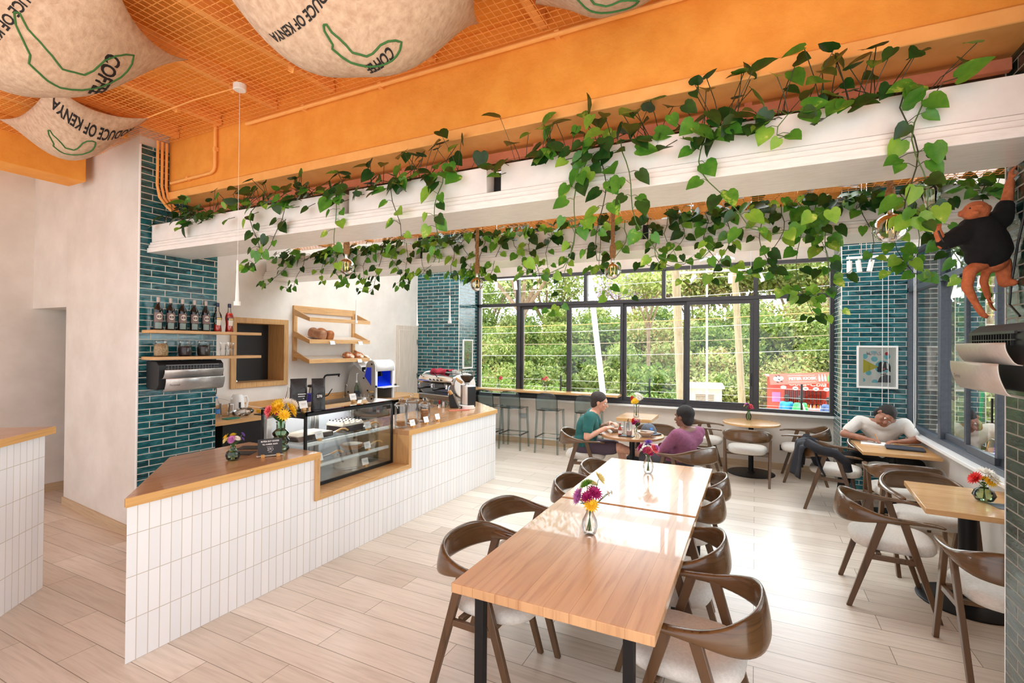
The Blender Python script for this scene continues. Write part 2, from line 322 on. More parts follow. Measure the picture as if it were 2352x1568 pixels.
# windows
def window(name, ax, lim, zs, uppers, lowers, mat, fixed, handles=(), zmid=2.62):
    # ax 'x': in plane y=8.5, ax 'y': in plane x=1.75
    def B(mb, u0, u1, d0, d1, z0, z1):
        return mb.bb(u0, u1, 8.5 + d0, 8.5 + d1, z0, z1) if ax == 'x' else mb.bb(1.78 + d0, 1.78 + d1, u0, u1, z0, z1)
    fr = MB(); a, b = lim; z0, z1 = zs
    for q in ((a, b, z0, z0 + .055), (a, b, z1 - .055, z1), (a, b, zmid - .03, zmid + .03), (a, a + .05, z0 + .055, z1 - .055), (b - .05, b, z0 + .055, z1 - .055)): B(fr, q[0], q[1], -.05, .05, q[2], q[3])
    for u in uppers: B(fr, u - .03, u + .03, -.045, .045, zmid + .03, z1 - .055)
    for u in fixed: B(fr, u - .04, u + .04, -.045, .045, z0 + .055, zmid - .03)
    o = st(name, fr, mat, bevel=.003)
    for k in range(len(lowers) - 1):
        u0, u1 = lowers[k], lowers[k + 1]; s = MB(); d = -.02 if k % 2 else .015
        for q in ((u0, u1, z0 + .055, z0 + .12), (u0, u1, zmid - .09, zmid - .03), (u0, u0 + .05, z0 + .12, zmid - .09), (u1 - .05, u1, z0 + .12, zmid - .09)): B(s, q[0], q[1], d - .02, d + .02, q[2], q[3])
        sh = s.build('sash', mat, o, bevel=.002)
        B(MB(), 0, 0, 0, 0, 0, 0); g = MB(); B(g, u0 + .045, u1 - .045, d - .003, d + .003, z0 + .115, zmid - .085); g.build('pane', 'pane', sh)
    for u in handles: h = MB(); B(h, u - .008, u + .008, -.052, -.04, 1.25, 1.45); h.build('handle', 'black_plastic', o, bevel=.003)
    us = [a + .05] + list(uppers) + [b - .05]; g = MB()
    for k in range(len(us) - 1): B(g, us[k] + .02, us[k + 1] - .02, -.003, .003, zmid + .02, z1 - .05)
    g.build('pane', 'pane', o)
    return o, B
w1, B1 = window('window_1', 'x', (-4.945, 1.03), (.86, 3.17), (-4.062, -2.72, -1.367, .009), (-4.0, -3.03, -2.04, -1.0, -.02), 'frame_metal', (-4.04, .02), (-3.99, -2.075, -2.005, -.045))
for a, b in ((-4.91, -4.07), (.05, .99)): g = MB(); B1(g, a, b, -.003, .003, .9, 2.6); g.build('pane', 'pane', w1)
w2, B2 = window('window_2', 'y', (3.2, 7.81), (.855, 3.08), (6.62, 5.33, 4.3), (6.6, 5.9, 5.3, 4.6, 3.9), 'frame_blue', (6.62, 3.88), (5.33,), 2.585)
for a, b in ((6.65, 7.77), (3.24, 3.85)): g = MB(); B2(g, a, b, -.003, .003, .9, 2.57); g.build('pane', 'pane', w2)
# lettering on the right-hand window
lt = MB(); [text(lt, c, .6, (1.754, y, 2.545), (0, -1, 0), (0, 0, 1), True, .001) for c, y in (('2', 6.2), ('7', 5.6), ('0', 4.95))]; lt.build('lettering', pm('letter_white', S(245, 246, 250), .4), w2)
# door in the back wall
dr = MB().bb(-5.9, -5.875, 7.16, 7.785, 0, 2.2)
d1 = st('door_1', dr, 'pale_door', bevel=.004)
MB().bb(-5.895, -5.868, 7.22, 7.725, .1, 2.12).build('panel', 'pale_door', d1, bevel=.006)
for z in (.5, 1.2, 1.85): MB().bb(-5.88, -5.862, 7.74, 7.77, z, z + .09).build('hinge', 'steel', d1)
# serving hatch
ho = MB().bb(-5.9, -5.872, 3.975, 4.04, 1.27, 2.175).bb(-5.9, -5.872, 4.75, 4.815, 1.27, 2.175).bb(-5.9, -5.872, 4.04, 4.75, 2.11, 2.175).bb(-5.9, -5.872, 4.04, 4.75, 1.27, 1.335)
hw = st('window_3', ho, 'oak_v', bevel=.003)
MB().bb(-6.2, -5.872, 4.03, 4.045, 1.33, 2.12).bb(-6.2, -5.872, 4.745, 4.76, 1.33, 2.12).bb(-6.2, -5.872, 4.045, 4.745, 1.32, 1.336).bb(-6.2, -5.872, 4.045, 4.745, 2.106, 2.12).build('reveal', 'oak_v', hw)
MB().bb(-6.24, -6.2, 4.0, 4.8, 1.3, 2.15).build('black_panel', noisy('hatch_black', S(24, 23, 23), S(16, 15, 15), 50, .45, 0), hw)  # black panel standing in for the hatch's dark glass and kitchen behind
MB().ball((-5.96, 4.1, 1.355), .022).build('knob', 'chrome', hw)
# ceiling: beams, mesh, rails
bm_ = MB().bb(-5.2, 2.0, 2.85, 3.2, 3.33, 3.95)
cb = st('ceiling_beam', bm_, 'orange_paint', bevel=.006)
MB().bb(-5.2, 2.0, 2.825, 3.21, 3.245, 3.32).build('soffit_plate', 'orange_metal', cb, bevel=.006)
MB().bb(-5.2, 2.0, 3.203, 3.235, 3.14, 3.6).build('rough_core', 'concrete', cb)
MB().bb(-6.6, -6.25, -1.6, 2.62, 3.51, 3.95).build('side_beam', 'orange_paint', cb, bevel=.006)
mesh_ = MB()
for i in range(148): mesh_.box((-6.24 + i * .05, .62, 3.80), (.0032, 4.4, .0032))
for j in range(89): mesh_.box((-2.56, -1.58 + j * .05, 3.8035), (7.4, .0032, .0032))
wm = mesh_.build('ceiling_mesh', 'orange_metal', smooth=0, uv=False); wm['kind'] = 'structure'
for k, x in enumerate((-5.5, -5.05, -4.4, -3.66, -3.0, -2.04, -1.2, -.4, .45)):
    o = st('ceiling_rail', MB().bb(x - .028, x + .028, -1.6, 2.84, 3.835, 3.885).bb(x - .012, x + .012, -1.6, 2.84, 3.885, 3.95), 'orange_metal')
    for j in range(4): MB().box((x + .01, -1.2 + j * 1.22, 3.82), (.05, .035, .045), rotm(.4, .5, .3)).build('clip', 'orange_metal', o)
# ---------------------------------------------------------------- planter beams, trellis, plants
noisy('beam_white', S(236, 232, 228), S(226, 221, 216), 5, .5, .15, bscale=50, bd=.002)
noisy('beam_gloss', S(240, 238, 234), S(230, 227, 222), 9, .25, .25, bscale=22, bd=.003, mapscale=(1, 5, 1))
pm('soil', S(40, 30, 22), .95)
leafm('leaf_shade_dark', S(32, 66, 28), S(46, 90, 34), None, .25, .3); leafm('leaf_mid', S(66, 128, 42), S(92, 152, 50), S(168, 196, 80), .3, .3)  # darkest green has the shade of unlit leaves above the beam mixed in
leafm('leaf_light', S(120, 172, 56), S(150, 192, 70), S(214, 224, 120), .4, .35)
pm('stem_green', S(72, 104, 44), .5); pm('stem_dark', S(52, 56, 32), .6)
LEAF = ['leaf_shade_dark', 'leaf_mid', 'leaf_light']
def leaf(mb, b, d, n, s, w=1.0):
    d = V(d).normalized(); n = V(n); n = (n - d * n.dot(d))
    n = n.normalized() if n.length > 1e-4 else frame(d)[0]
    t = d.cross(n); b = V(b); P = lambda x, y, z: b + d * (x * s) + t * (y * s * w) + n * (z * s)
    mid = [P(0, 0, 0), P(.3, 0, -.05), P(.65, 0, -.03), P(1, 0, .0 - .08)]; vs = list(mid)
    for q in (1, -1): vs += [P(-.12, .17 * q, .0), P(-.06, .34 * q, .04), P(.18, .45 * q, .06), P(.5, .38 * q, .05), P(.8, .17 * q, .0)]
    fs = []
    for o, rev in ((4, 0), (9, 1)):
        for q in ((0, o, o + 1), (0, o + 1, o + 2, 1), (1, o + 2, o + 3, 2), (2, o + 3, o + 4), (2, o + 4, 3)): fs.append(q if rev else q[::-1])
    mb.add(vs, fs)
def beam(label, y0, x0, x1, gaps):
    t = thing('planter_beam', label, 'beam', (0, 0, 0))
    m = MB().bb(x0, x1, y0 - .02, y0 + .4, 2.70, 2.745).bb(x0, x1, y0 - .008, y0 + .38, 2.745, 2.775).bb(x0 + .01, x1, y0, y0 + .36, 2.775, 2.80)
    m.build('beam_board', 'beam_gloss', t, bevel=.003)
    xs = [x0 + .03] + [g for p in gaps for g in p] + [x1]
    for k in range(0, len(xs), 2):
        a, b = xs[k], xs[k + 1]
        q = MB().bb(a, b, y0 + .006, y0 + .02, 2.802, 2.965).bb(a, b, y0 + .26, y0 + .274, 2.802, 2.965).bb(a, a + .014, y0 + .02, y0 + .26, 2.802, 2.965).bb(b - .014, b, y0 + .02, y0 + .26, 2.802, 2.965).build('planter_box', 'beam_white', t, bevel=.002)
        MB().bb(a + .014, b - .014, y0 + .02, y0 + .26, 2.803, 2.93).build('soil', 'soil', q)
    for a, b in gaps: MB().bb(a + .002, b - .002, y0 + .1, y0 + .2, 2.801, 2.95).build('gap_backing', 'black_plastic', t)
beam('white planter beam nearest the camera, running from the tiled column to the right edge', 2.68, -5.195, 1.085, [(-2.735, -2.66), (-1.51, -1.41)])
beam('second white planter beam, farther back and closer to the windows', 4.43, -5.88, 1.74, [(-3.4, -3.3), (-.918, -.849)])
tr = thing('wire_trellis', 'orange wire mesh trellis spanning between the two white planter beams', 'trellis', (0, 0, 0))
g = MB()
for i in range(138): g.box((-5.18 + i * .05, 3.66, 3.03), (.0035, 1.5, .0035))
for j in range(31): g.box((-1.75, 2.93 + j * .05, 3.0335), (6.86, .0035, .0035))
g.build('mesh', 'orange_metal', tr, smooth=0, uv=False)
for y in (3.12, 4.2): MB().bb(-5.18, 1.7 if y > 4 else 1.08, y - .02, y + .02, 3.04 if y > 4 else 3.165, 3.1 if y > 4 else 3.225).build('long_bar', 'orange_metal' if y > 4 else 'rose_metal', tr, bevel=.003)
for k in range(9): MB().bb(-4.75 + k * .72, -4.69 + k * .72, 3.14, 4.41, 3.037, 3.06).build('cross_bar', 'orange_metal', tr)
for x in (-4.6, -3.75, -2.5, -1.36, -.04): MB().bb(x - .02, x + .02, 3.105, 3.135, 3.225, 3.328).build('hanger', 'rose_metal', tr)
ORD = 'first second third fourth fifth sixth seventh eighth ninth tenth eleventh twelfth thirteenth fourteenth fifteenth sixteenth seventeenth eighteenth nineteenth twentieth'.split()
ORD += ['twenty-' + q for q in ORD[:9]] + ['thirtieth'] + ['thirty-' + q for q in ORD[:9]]
def vine(label, x, yb, zbot, ls, rnd, group, drift=0, hook=0):
    t = thing('pothos_vine', label, 'plant', (x, yb, 2.93), 0, group); L = 2.93 + .06 - zbot
    pts = [V((rnd.uniform(-.03, .03), .16, -.01)), V((0, .05, .06)), V((0, -.03, .045))]; n = max(4, int(L / .07)); ph = rnd.uniform(0, 6)
    for k in range(1, n + 1):
        q = k / n; pts.append(V((.035 * math.sin(ph + q * 6) + drift * q * q, -.045 - .03 * math.sin(ph * 2 + q * 5), .04 - (L - (hook * .5 if hook else 0)) * q)))
    if hook:
        e = pts[-1]; sg = 1 if drift >= 0 else -1
        for a in (40, 80, 120, 150): pts.append(e + V((sg * hook * (1 - math.cos(R(a))) * .8, -.01, -hook * .5 * math.sin(R(a)) + (.1 if a > 130 else 0) * hook)))
    st_ = MB().tube(pts, [.0035 - .0015 * k / len(pts) for k in range(len(pts))], 5); lf = MB(); sd = 1
    for k in range(2, len(pts)):
        if rnd.random() < .12: continue
        for rep in range(2 if rnd.random() < .35 else 1):
            sd = -sd; p = pts[k]; q = k / len(pts); pd = V((sd * rnd.uniform(.4, 1), -rnd.uniform(.05, .6), rnd.uniform(-.3, .5))).normalized()
            pl = rnd.uniform(.03, .075); e = p + pd * pl; st_.tube([p, p + pd * pl * .5 + V((0, 0, .008)), e], .0015, 4)
            lf.k = rnd.choices((0, 1, 2), (.45 - .25 * q, .4, .1 + .3 * q))[0]
            d = V((pd.x * .6 + rnd.uniform(-.3, .3), rnd.uniform(-.5, .1), rnd.uniform(-1, -.35)))
            leaf(lf, e, d, V((rnd.uniform(-.5, .5), -1, rnd.uniform(.0, .7))), ls * rnd.uniform(.7, 1.25) * (1 - .35 * q), rnd.uniform(.85, 1.1))
    st_.build('stem', 'stem_dark' if rnd.random() < .5 else 'stem_green', t, uv=False)
    lf.build('leaves', LEAF, t, uv=False, smooth=180)
def clump(label, x, yb, wd, nl, ls, rnd, group, hmax=.2):
    t = thing('pothos_plant', label, 'plant', (x, yb, 2.93), 0, group); st_ = MB(); lf = MB()
    for k in range(nl):
        b = V((rnd.uniform(-wd, wd), rnd.uniform(.02, .2), 0)); e = V((b.x + rnd.uniform(-.15, .15), rnd.uniform(-.06, .24), rnd.uniform(.02, hmax) if rnd.random() < .75 else rnd.uniform(-.06, .04)))
        if e.z < .05: e.y = -.05
        st_.tube([b, (b + e) / 2 + V((0, 0, .03)), e], .0022, 4); lf.k = rnd.choices((0, 1, 2), (.7, .25, .05))[0]
        leaf(lf, e, V((rnd.uniform(-.8, .8), rnd.uniform(-.9, .2), rnd.uniform(-.9, .2))), V((rnd.uniform(-.5, .5), -.6, rnd.uniform(.2, 1))), ls * rnd.uniform(.7, 1.25), rnd.uniform(.85, 1.1))
    st_.build('stem', 'stem_dark', t, uv=False); lf.build('leaves', LEAF, t, uv=False, smooth=180)
rv = random.Random(11)
G1 = 'pothos vines trailing from the nearer beam'; G2 = 'pothos vines trailing from the farther beam'
b1v = [(-3.6, 2.48, -.05, .06), (-3.3, 2.58, -.12, .1), (-2.76, 2.43, .05, 0), (-2.17, 2.45, -.05, 0), (-1.81, 2.40, -.06, 0), (-.85, 2.28, -.12, .2), (-.77, 2.34, .02, 0), (-.66, 2.30, .2, .2), (-.25, 2.40, .15, .22), (.1, 2.85, .04, 0), (.58, 2.40, .02, .05), (.635, 2.46, -.02, 0)]
for k, (x, z, d, h) in enumerate(b1v): vine('pothos vine hanging down the front of the nearer white beam, %s from the left' % ORD[k], x, 2.68, z, .1, rv, G1, d, h)
b2v = [(-5.35, 2.62, -.35, .1), (-5.1, 2.55, -.15, .08), (-4.76, 2.62, .02, 0), (-4.3, 2.6, .1, .1), (-3.85, 2.47, -.1, .1), (-3.5, 2.6, .08, 0), (-3.08, 2.62, -.15, .12), (-2.72, 2.56, .06, .1), (-2.3, 2.55, -.1, .15), (-1.95, 2.5, .05, 0), (-1.55, 2.17, -.12, .12), (-1.3, 2.3, .1, .16), (-.84, 2.55, .1, .2), (-.55, 2.56, -.1, .12), (-.2, 2.38, -.08, .16), (.05, 2.26, .08, .2), (.3, 2.1, .06, .1), (.52, 2.25, -.08, .12), (.92, 2.38, .05, .1), (1.15, 2.24, .12, .2), (1.4, 2.35, .1, .1)] + [(-4.55, 2.58, .08, .06), (-4.05, 2.63, -.06, 0), (-3.66, 2.52, .08, .08), (-3.28, 2.66, .05, 0), (-2.9, 2.6, .06, .06), (-2.5, 2.62, -.06, .06), (-2.12, 2.58, .08, .1), (-1.76, 2.6, -.05, 0), (-1.05, 2.55, -.08, .1), (-.68, 2.62, .05, 0), (-.38, 2.52, .08, .1), (.18, 2.45, -.08, .1), (.42, 2.42, .06, .1), (.72, 2.5, .06, 0), (1.04, 2.42, -.06, .08)]
b2v.sort()
for k, (x, z, d, h) in enumerate(b2v): vine('pothos vine hanging from the farther white beam, %s from the left' % ORD[k], x, 4.43, z, .105, rv, G2, d, h)
for k, x in enumerate((-4.85, -4.35, -3.85, -3.35, -2.95, -2.4, -1.95, -1.15, -.75, -.35, .05, .45)):
    clump('shade-darkened leafy pothos growing on top of the nearer white beam, %s clump from the left' % ORD[k], x, 2.68, .24 if x < .7 else .12, (30 if x > -2.6 else 26) if x < .7 else 10, .1 if x > -2 else .09, rv, 'pothos clumps on the nearer beam', .33 if x > -2 else .25)
for k, x in enumerate((-5.5, -4.95, -4.4, -3.8, -3.05, -2.5, -1.95, -1.4, -.5, 0, .5, 1.0, 1.45)):
    clump('leafy pothos growing on top of the farther white beam, %s clump from the left' % ORD[k], x, 4.43, .27, 24, .1, rv, 'pothos clumps on the farther beam', .16)
# ---------------------------------------------------------------- lamps
noisy('rope', S(168, 126, 84), S(136, 98, 62), 60, .9, .3, coord='Object'); pm('filament', S(255, 190, 110), .4, emit=(1, .55, .2), es=1.2)
def rope_lamp(label, x, y, z, r):
    t = thing('rope_pendant', label, 'lamp', (x, y, z), 0, 'rope pendants with round bulbs'); top = 3.028 - z
    m = MB()
    for s in range(3): m.tube([V((.009 * math.cos(2 * PI * s / 3 + k * .55), .009 * math.sin(2 * PI * s / 3 + k * .55), r + .13 + (top - r - .13) * k / 46)) for k in range(47)], .0095, 6)
    m.build('rope', 'rope', t, uv=False)
    k = MB().lathe([(.012, r + .16), (.024, r + .145), (.028, r + .11), (.026, r + .07), (.024, r + .045), (.02, r + .04)], n=14); k.build('rope_sleeve', 'rope', t, uv=False)
    MB().lathe([(.016, r + .042), (.017, r + .035), (.015, r + .004)], n=14).build('socket', 'chrome', t)
    b = [(.013, r + .03), (.014, r + .01)] + [(max(r * math.sin(R(a)), .002), r * math.cos(R(a))) for a in range(14, 181, 12)]
    g = MB().lathe(b, n=24, caps=False).build('bulb', 'amber', t)
    f = MB()
    for s in (-1, 1): f.tube([(s * .006, 0, r + .02), (s * .02, 0, .02), (s * .016, 0, -.03), (s * .006, 0, .0)], .0016, 5)
    f.build('filament', 'filament', g)
rope_lamp('globe bulb on a rope hanging below the nearer beam above the cake counter', -3.19, 3.2, 2.52, .068)
rope_lamp('globe bulb on a rope hanging in front of the tiled corner by the coffee machine', -2.52, 4.3, 2.463, .068)
rope_lamp('globe bulb on a rope hanging above the long wooden tables, before the window', -1.085, 4.12, 2.486, .07)
rope_lamp('largest looking globe bulb on a thick rope near the hanging monkey lamp', .735, 3.7, 2.58, .088)
def slim(label, x, y, z, top, k=1.0):
    t = thing('slim_pendant', label, 'lamp', (x, y, z), 0, 'slim white pendants over the bar')
    MB().lathe([(.003, .345), (.007, .34), (.009, .2), (.015, .04), (.0155, .03)], n=16).build('shade', 'white_plastic', t)
    MB().lathe([(.0235, .032), (.0235, 0), (.019, 0)], n=18).build('end_cap', 'white_plastic', t)
    MB().cyl((0, 0, .34), (0, 0, top - z), .0016, n=6).build('cord', 'white_plastic', t)
    return t
t = slim('slim white pendant lamp hanging nearest the camera, left of the serving hatch', -3.5, 2.41, 2.13, 3.79)
MB().lathe([(.046, 1.67), (.046, 1.63), (.04, 1.625)], n=20).build('ceiling_cup', 'white_plastic', t)
MB().tube([(0, 0, 1.655), (-.55, -.02, 1.66), (-1.3, .0, 1.66)], .006, 6).build('feed_cable', 'orange_metal', t)
slim('slim white pendant lamp hanging in front of the bread rack', -5.3, 5.52, 2.156, 4.045)
slim('slim white pendant lamp hanging in front of the pale door', -4.5, 5.93, 2.125, 4.045)
slim('slim white pendant lamp hanging in front of the tiled corner by the window', -3.445, 5.21, 2.12, 4.045)
def track(label, x0, x1, y, z, spots):
    t = thing('track_light', label, 'lamp', (0, 0, 0), 0, 'white spotlight tracks by the window')
    MB().bb(x0, x1, y - .018, y + .018, z, z + .03).build('track', 'white_plastic', t, bevel=.003)
    for x in (x0 + .15, x1 - .15): MB().cyl((x, y, z + .03), (x, y, 4.045), .004, n=6).build('suspension', 'steel', t)
    for x, tilt in spots:
        s = MB().cyl((x, y, z), (x, y, z - .05), .006, n=8).build('spot_arm', 'white_plastic', t)
        d = V((math.sin(tilt), 0, -math.cos(tilt))); c = V((x, y, z - .05))
        MB().cyl(c - d * .03, c + d * .11, .028, n=16).build('spot_head', 'white_plastic', s)
track('white spotlight track with three hanging spots at the left end of the window', -4.0, -2.95, 7.2, 2.91, ((-3.85, 0), (-3.5, .1), (-3.15, 0)))
track('white spotlight track with two tilted spots before the middle of the window', -.95, .1, 7.2, 2.86, ((-.75, -.7), (-.3, 0), (.05, .4)))
track('white spotlight cluster at the right-hand tiled corner of the window', 1.0, 1.35, 7.2, 2.93, ((1.03, 0), (1.12, .12), (1.25, -.2)))
t = thing('disc_lamp', 'flat round white lamp hanging under the ceiling between beam and window', 'lamp', (-.42, 6.5, 2.89))
MB().lathe([(.01, .06), (.15, .05), (.2, .03), (.2, .005), (.01, 0)], n=32).build('disc', 'white_plastic', t); MB().cyl((0, 0, .05), (0, 0, 1.155), .006, n=8).build('rod', 'white_plastic', t)
# ---------------------------------------------------------------- conduits on the ceiling
def pipe(label, pts, r, mat='orange_metal', clips=()):
    t = thing('conduit_pipe', label, 'pipe', (0, 0, 0)); MB().tube(pts, r, 10).build('pipe', mat, t)
    for c in clips: MB().box(c, (.03, r * 2.6, r * 2.6)).build('clip', mat, t)
pipe('long orange conduit running along the top of the orange beam', [(-4.0, 2.82, 3.765), (-.33, 2.82, 3.765), (-.28, 2.82, 3.78), (-.25, 2.82, 3.95)], .016, clips=[(-3.3, 2.83, 3.765), (-2.5, 2.83, 3.765), (-1.1, 2.83, 3.765)])
pipe('orange conduit dropping down the beam and bending left towards the tiled column', [(-4.44, 2.825, 3.83), (-4.44, 2.825, 3.46), (-4.46, 2.825, 3.425), (-4.5, 2.825, 3.41), (-5.12, 2.825, 3.40)], .014, clips=[(-4.44, 2.83, 3.62), (-4.85, 2.83, 3.405)])
for k, (dx, q) in enumerate(((0, 'outer'), (.04, 'middle'), (.08, 'inner'))):
    pipe('curved orange conduit beside the tiled column top, the %s one of three' % q, [(-5.17, 2.73 + dx, 3.79), (-5.17, 2.73 + dx, 3.36), (-5.165, 2.75 + dx, 3.25), (-5.14, 2.80 + dx, 3.17), (-5.08, 2.82 + dx, 3.12)], .013)
# ---------------------------------------------------------------- coffee sacks
noisy('jute', S(212, 184, 158), S(186, 154, 128), 30, .95, .5, bscale=160, bd=.003, coord='UV'); pm('print_black', S(34, 30, 28), .9); pm('print_green', S(60, 110, 56), .9)
OUT = [(130, 260), (150, 250), (180, 280), (225, 300), (270, 330), (310, 370), (360, 378), (400, 390), (440, 375), (490, 335), (540, 328), (590, 340), (630, 365), (622, 410), (600, 440), (570, 460), (520, 470), (470, 475), (390, 470), (300, 455), (250, 430), (215, 405), (180, 385), (186, 355), (160, 320), (135, 290)]
def sack(label, P, sag, items):
    P = [V((*p, 3.79)) for p in P]; Lu = (P[1] - P[0]).length; Lv = (P[3] - P[0]).length; C = sum(P, V()) / 4
    def F(u, v, lift=0):
        p = P[0] * (1 - u) * (1 - v) + P[1] * u * (1 - v) + P[2] * u * v + P[3] * (1 - u) * v; a = 4 * u * (1 - u); b = 4 * v * (1 - v)
        pull = .07 * (a * (1 - b) + b * (1 - a)); p = p + (C - p) * pull
        p.z -= sag * (.22 * a + .22 * b + .56 * a * b) * (1 + .03 * math.sin(u * 14 + v * 9)) + lift; return p
    t = thing('coffee_sack', label, 'sack', (0, 0, 0), 0, 'coffee sacks slung under the ceiling')
    MB().grid(F, 28, 28).build('cloth', 'jute', t, smooth=180, solid=.004)
    kg = MB()
    for it in items:
        nm, cu, cv, X_, Y_ = it[:5]; M2 = lambda x, y: (min(1, max(0, cu + x * X_[0] + y * Y_[0])), min(1, max(0, cv + x * X_[1] + y * Y_[1])))
        if nm != 'map':
            vs, fs = text_geo(nm, 1.0, True); MB().add([F(*M2(p.x, p.y), .006) for p in vs], fs).build('printed_words', 'print_black', t, uv=False, smooth=0)
        else:
            n = len(OUT); c = []
            for i in range(n):
                x, y = OUT[i][0] - 380, OUT[i][1] - 370; x2, y2 = OUT[(i + 1) % n][0] - 380, OUT[(i + 1) % n][1] - 370
                for q in (0, .5): c.append(F(*M2((x + (x2 - x) * q) * it[5], (y + (y2 - y) * q) * it[5]), .005))
            c.append(c[0]); kg.tube(c, .0055, 5)
    if kg.v: kg.build('printed_map', 'print_green', t, uv=False)
sack('jute coffee sack at the far left top, printed COFFEE inside a green map', [(-4.45, 1.25), (-3.5, 2.03), (-2.95, 1.3), (-3.9, .55)], .54,
     [('COFFEE', .8, .48, (-.04609, -.04951), (.02396, -.15758)), ('map', .75, .61, (.00128, -.00115), (-.00085, -.00194), .55), ('PRODUCE OF KENYA', .61, .88, (-.03548, -.02204), (.03907, -.03799))])
sack('lowest jute sack beside the tiled column, printed PRODUCE OF KENYA upside down', [(-5.92, 2.47), (-4.72, 2.42), (-4.77, 1.77), (-5.95, 1.86)], .34,
     [('PRODUCE OF KENYA', .87, .46, (.00495, .098), (-.12639, -.01816)), ('map', .66, .59, (.00226, -.00311), (-.00414, -.00264), .22)])
sack('jute coffee sack slung at the top centre above the orange beam pipe', [(-2.64, 1.77), (-1.5, 2.56), (-1.05, 1.85), (-2.15, 1.1)], .6,
     [('COFFEE', .63, .6, (-.02732, -.02102), (.0264, -.08877)), ('map', .58, .66, (.00147, -.00018), (-.0002, -.0019), .36), ('PRODUCE OF KENYA', .39, .75, (-.02769, -.03414), (.02955, -.03641))])
sack('jute sack cut off by the top edge of the photo, right of the others', [(-1.13, 2.55), (-.48, 2.78), (.0, 2.1), (-.75, 1.75)], .3, [('map', .43, .45, (.0022, 0), (0, -.0022), .4)])
# ---------------------------------------------------------------- service counter
CT = .955
t = thing('service_counter', 'long white-tiled service counter with oak worktop, running from the foreground to the windows', 'counter')
lp = [(-3.23, 1.57), (-3.23, 2.912), (-4.08, 2.912), (-4.08, 2.28)]
rp_ = [(-3.23, 4.165), (-3.23, 6.06), (-3.8, 6.6), (-4.4, 7.13), (-5.18, 7.13), (-5.18, 6.4), (-4.6, 6.4), (-4.08, 5.9), (-4.08, 4.165)]
MB().prism(lp, 0, .905).bb(-4.08, -3.23, 2.912, 4.165, 0, .56).prism(rp_, 0, .905).build('tiled_front', 'white_tile', t)
lw = [(-3.218, 1.55), (-3.218, 2.957), (-3.44, 2.957), (-4.1, 2.957), (-4.1, 2.28)]
MB().prism(lw, .905, CT).build('worktop', 'oak_top', t, bevel=.003)
rw = [(-3.218, 4.122), (-3.218, 6.07), (-3.8, 6.62), (-4.4, 7.15), (-5.2, 7.15), (-5.2, 6.38), (-4.62, 6.38), (-4.1, 5.88), (-4.1, 4.122)]
MB().prism(rw, .905, CT).build('worktop', 'oak_top', t, bevel=.003)
pm('oak_edge', S(214, 164, 98), .35)
wood('oak_trim', S(216, 168, 104), S(196, 146, 84), 'u', .35, .8)
for a_, b_ in ((1.555, 2.957), (4.122, 6.068)): MB().bb(-3.217, -3.209, a_, b_, .903, CT + .001).build('front_edging', 'oak_trim', t)
MB().bb(-4.0, -3.21, 2.912, 2.957, .56, .904).build('recess_jamb', 'oak_v', t, bevel=.002)
MB().bb(-4.0, -3.21, 4.122, 4.166, .56, .904).build('recess_jamb', 'oak_v', t, bevel=.002)
MB().bb(-4.0, -3.21, 2.957, 4.122, .56, .604).build('recess_sill', 'oak_u', t, bevel=.002)
# the other counter in the left foreground
t = thing('till_counter', 'taller white-tiled counter cut off by the left edge of the photo', 'counter')
a = V((-4.79, 1.78)); d = V((.64, -.77)); nrm = V((-.77, -.64)); Q = lambda s, w: (a.x + d.x * s + nrm.x * w, a.y + d.y * s + nrm.y * w)
mb = MB(); mb.prism([(0, 0), (1.6, 0), (1.6, .36), (0, .36)], 0, 1.15)
o = mb.build('tiled_front', 'white_tile', t); o.location = (a.x, a.y, 0); ang = math.atan2(d.y, d.x)
o.rotation_euler = (0, 0, ang); o.data.transform(Matrix.Scale(-1, 4, (0, 1, 0))); o.data.flip_normals()
MB().prism([Q(-.05, -.03), Q(1.6, -.03), Q(1.6, .42), Q(-.05, .42)], 1.15, 1.2).build('worktop', 'oak_top', t, bevel=.003)
MB().prism([Q(-.055, -.038), Q(1.6, -.038), Q(1.6, -.031), Q(-.055, -.031)], 1.148, 1.2).build('front_edging', 'oak_trim', t)
# back counter along the white wall
BT = .985
t = thing('back_counter', 'oak back counter along the white wall behind the service counter', 'counter')
MB().bb(-5.9, -5.24, 3.36, 7.12, BT - .045, BT).build('worktop', 'oak_u', t, bevel=.003)
MB().bb(-5.9, -5.88, 3.36, 7.12, BT, BT + .1).build('upstand', 'oak_u', t, bevel=.002)
MB().bb(-5.88, -5.3, 3.5, 7.1, .1, BT - .05).build('base_units', 'black_plastic', t, bevel=.003)
MB().bb(-5.75, -5.35, 5.25, 5.85, BT + .0005, BT + .004).build('sink', 'steel', t, bevel=.001)
t = thing('mixer_tap', 'tall matt black mixer tap standing at the sink behind the cake display', 'tap', (-5.72, 5.32, BT))
MB().lathe([(.028, 0), (.028, .02), (.018, .03)], n=16).tube([(0, 0, .03), (0, 0, .36), (.0, .02, .385), (.0, .05, .395), (0, .3, .395)], .014, 10).cyl((0, .285, .395), (0, .285, .36), .013, n=10).build('spout', 'black_metal', t)
MB().tube([(0, 0, .08), (.03, .05, .1), (.05, .11, .19)], [.012, .01, .006], 8).build('lever', 'black_metal', t)
t = thing('water_tap', 'slender chrome filter tap beside the black mixer tap', 'tap', (-5.72, 5.72, BT))
MB().lathe([(.02, 0), (.02, .012), (.008, .02)], n=14).tube([(0, 0, .02), (0, 0, .2), (.01, .005, .235), (.035, .01, .24), (.05, .015, .21)], .005, 8).cyl((0, 0, .05), (.0, .06, .06), .006, n=8).build('spout', 'chrome', t)
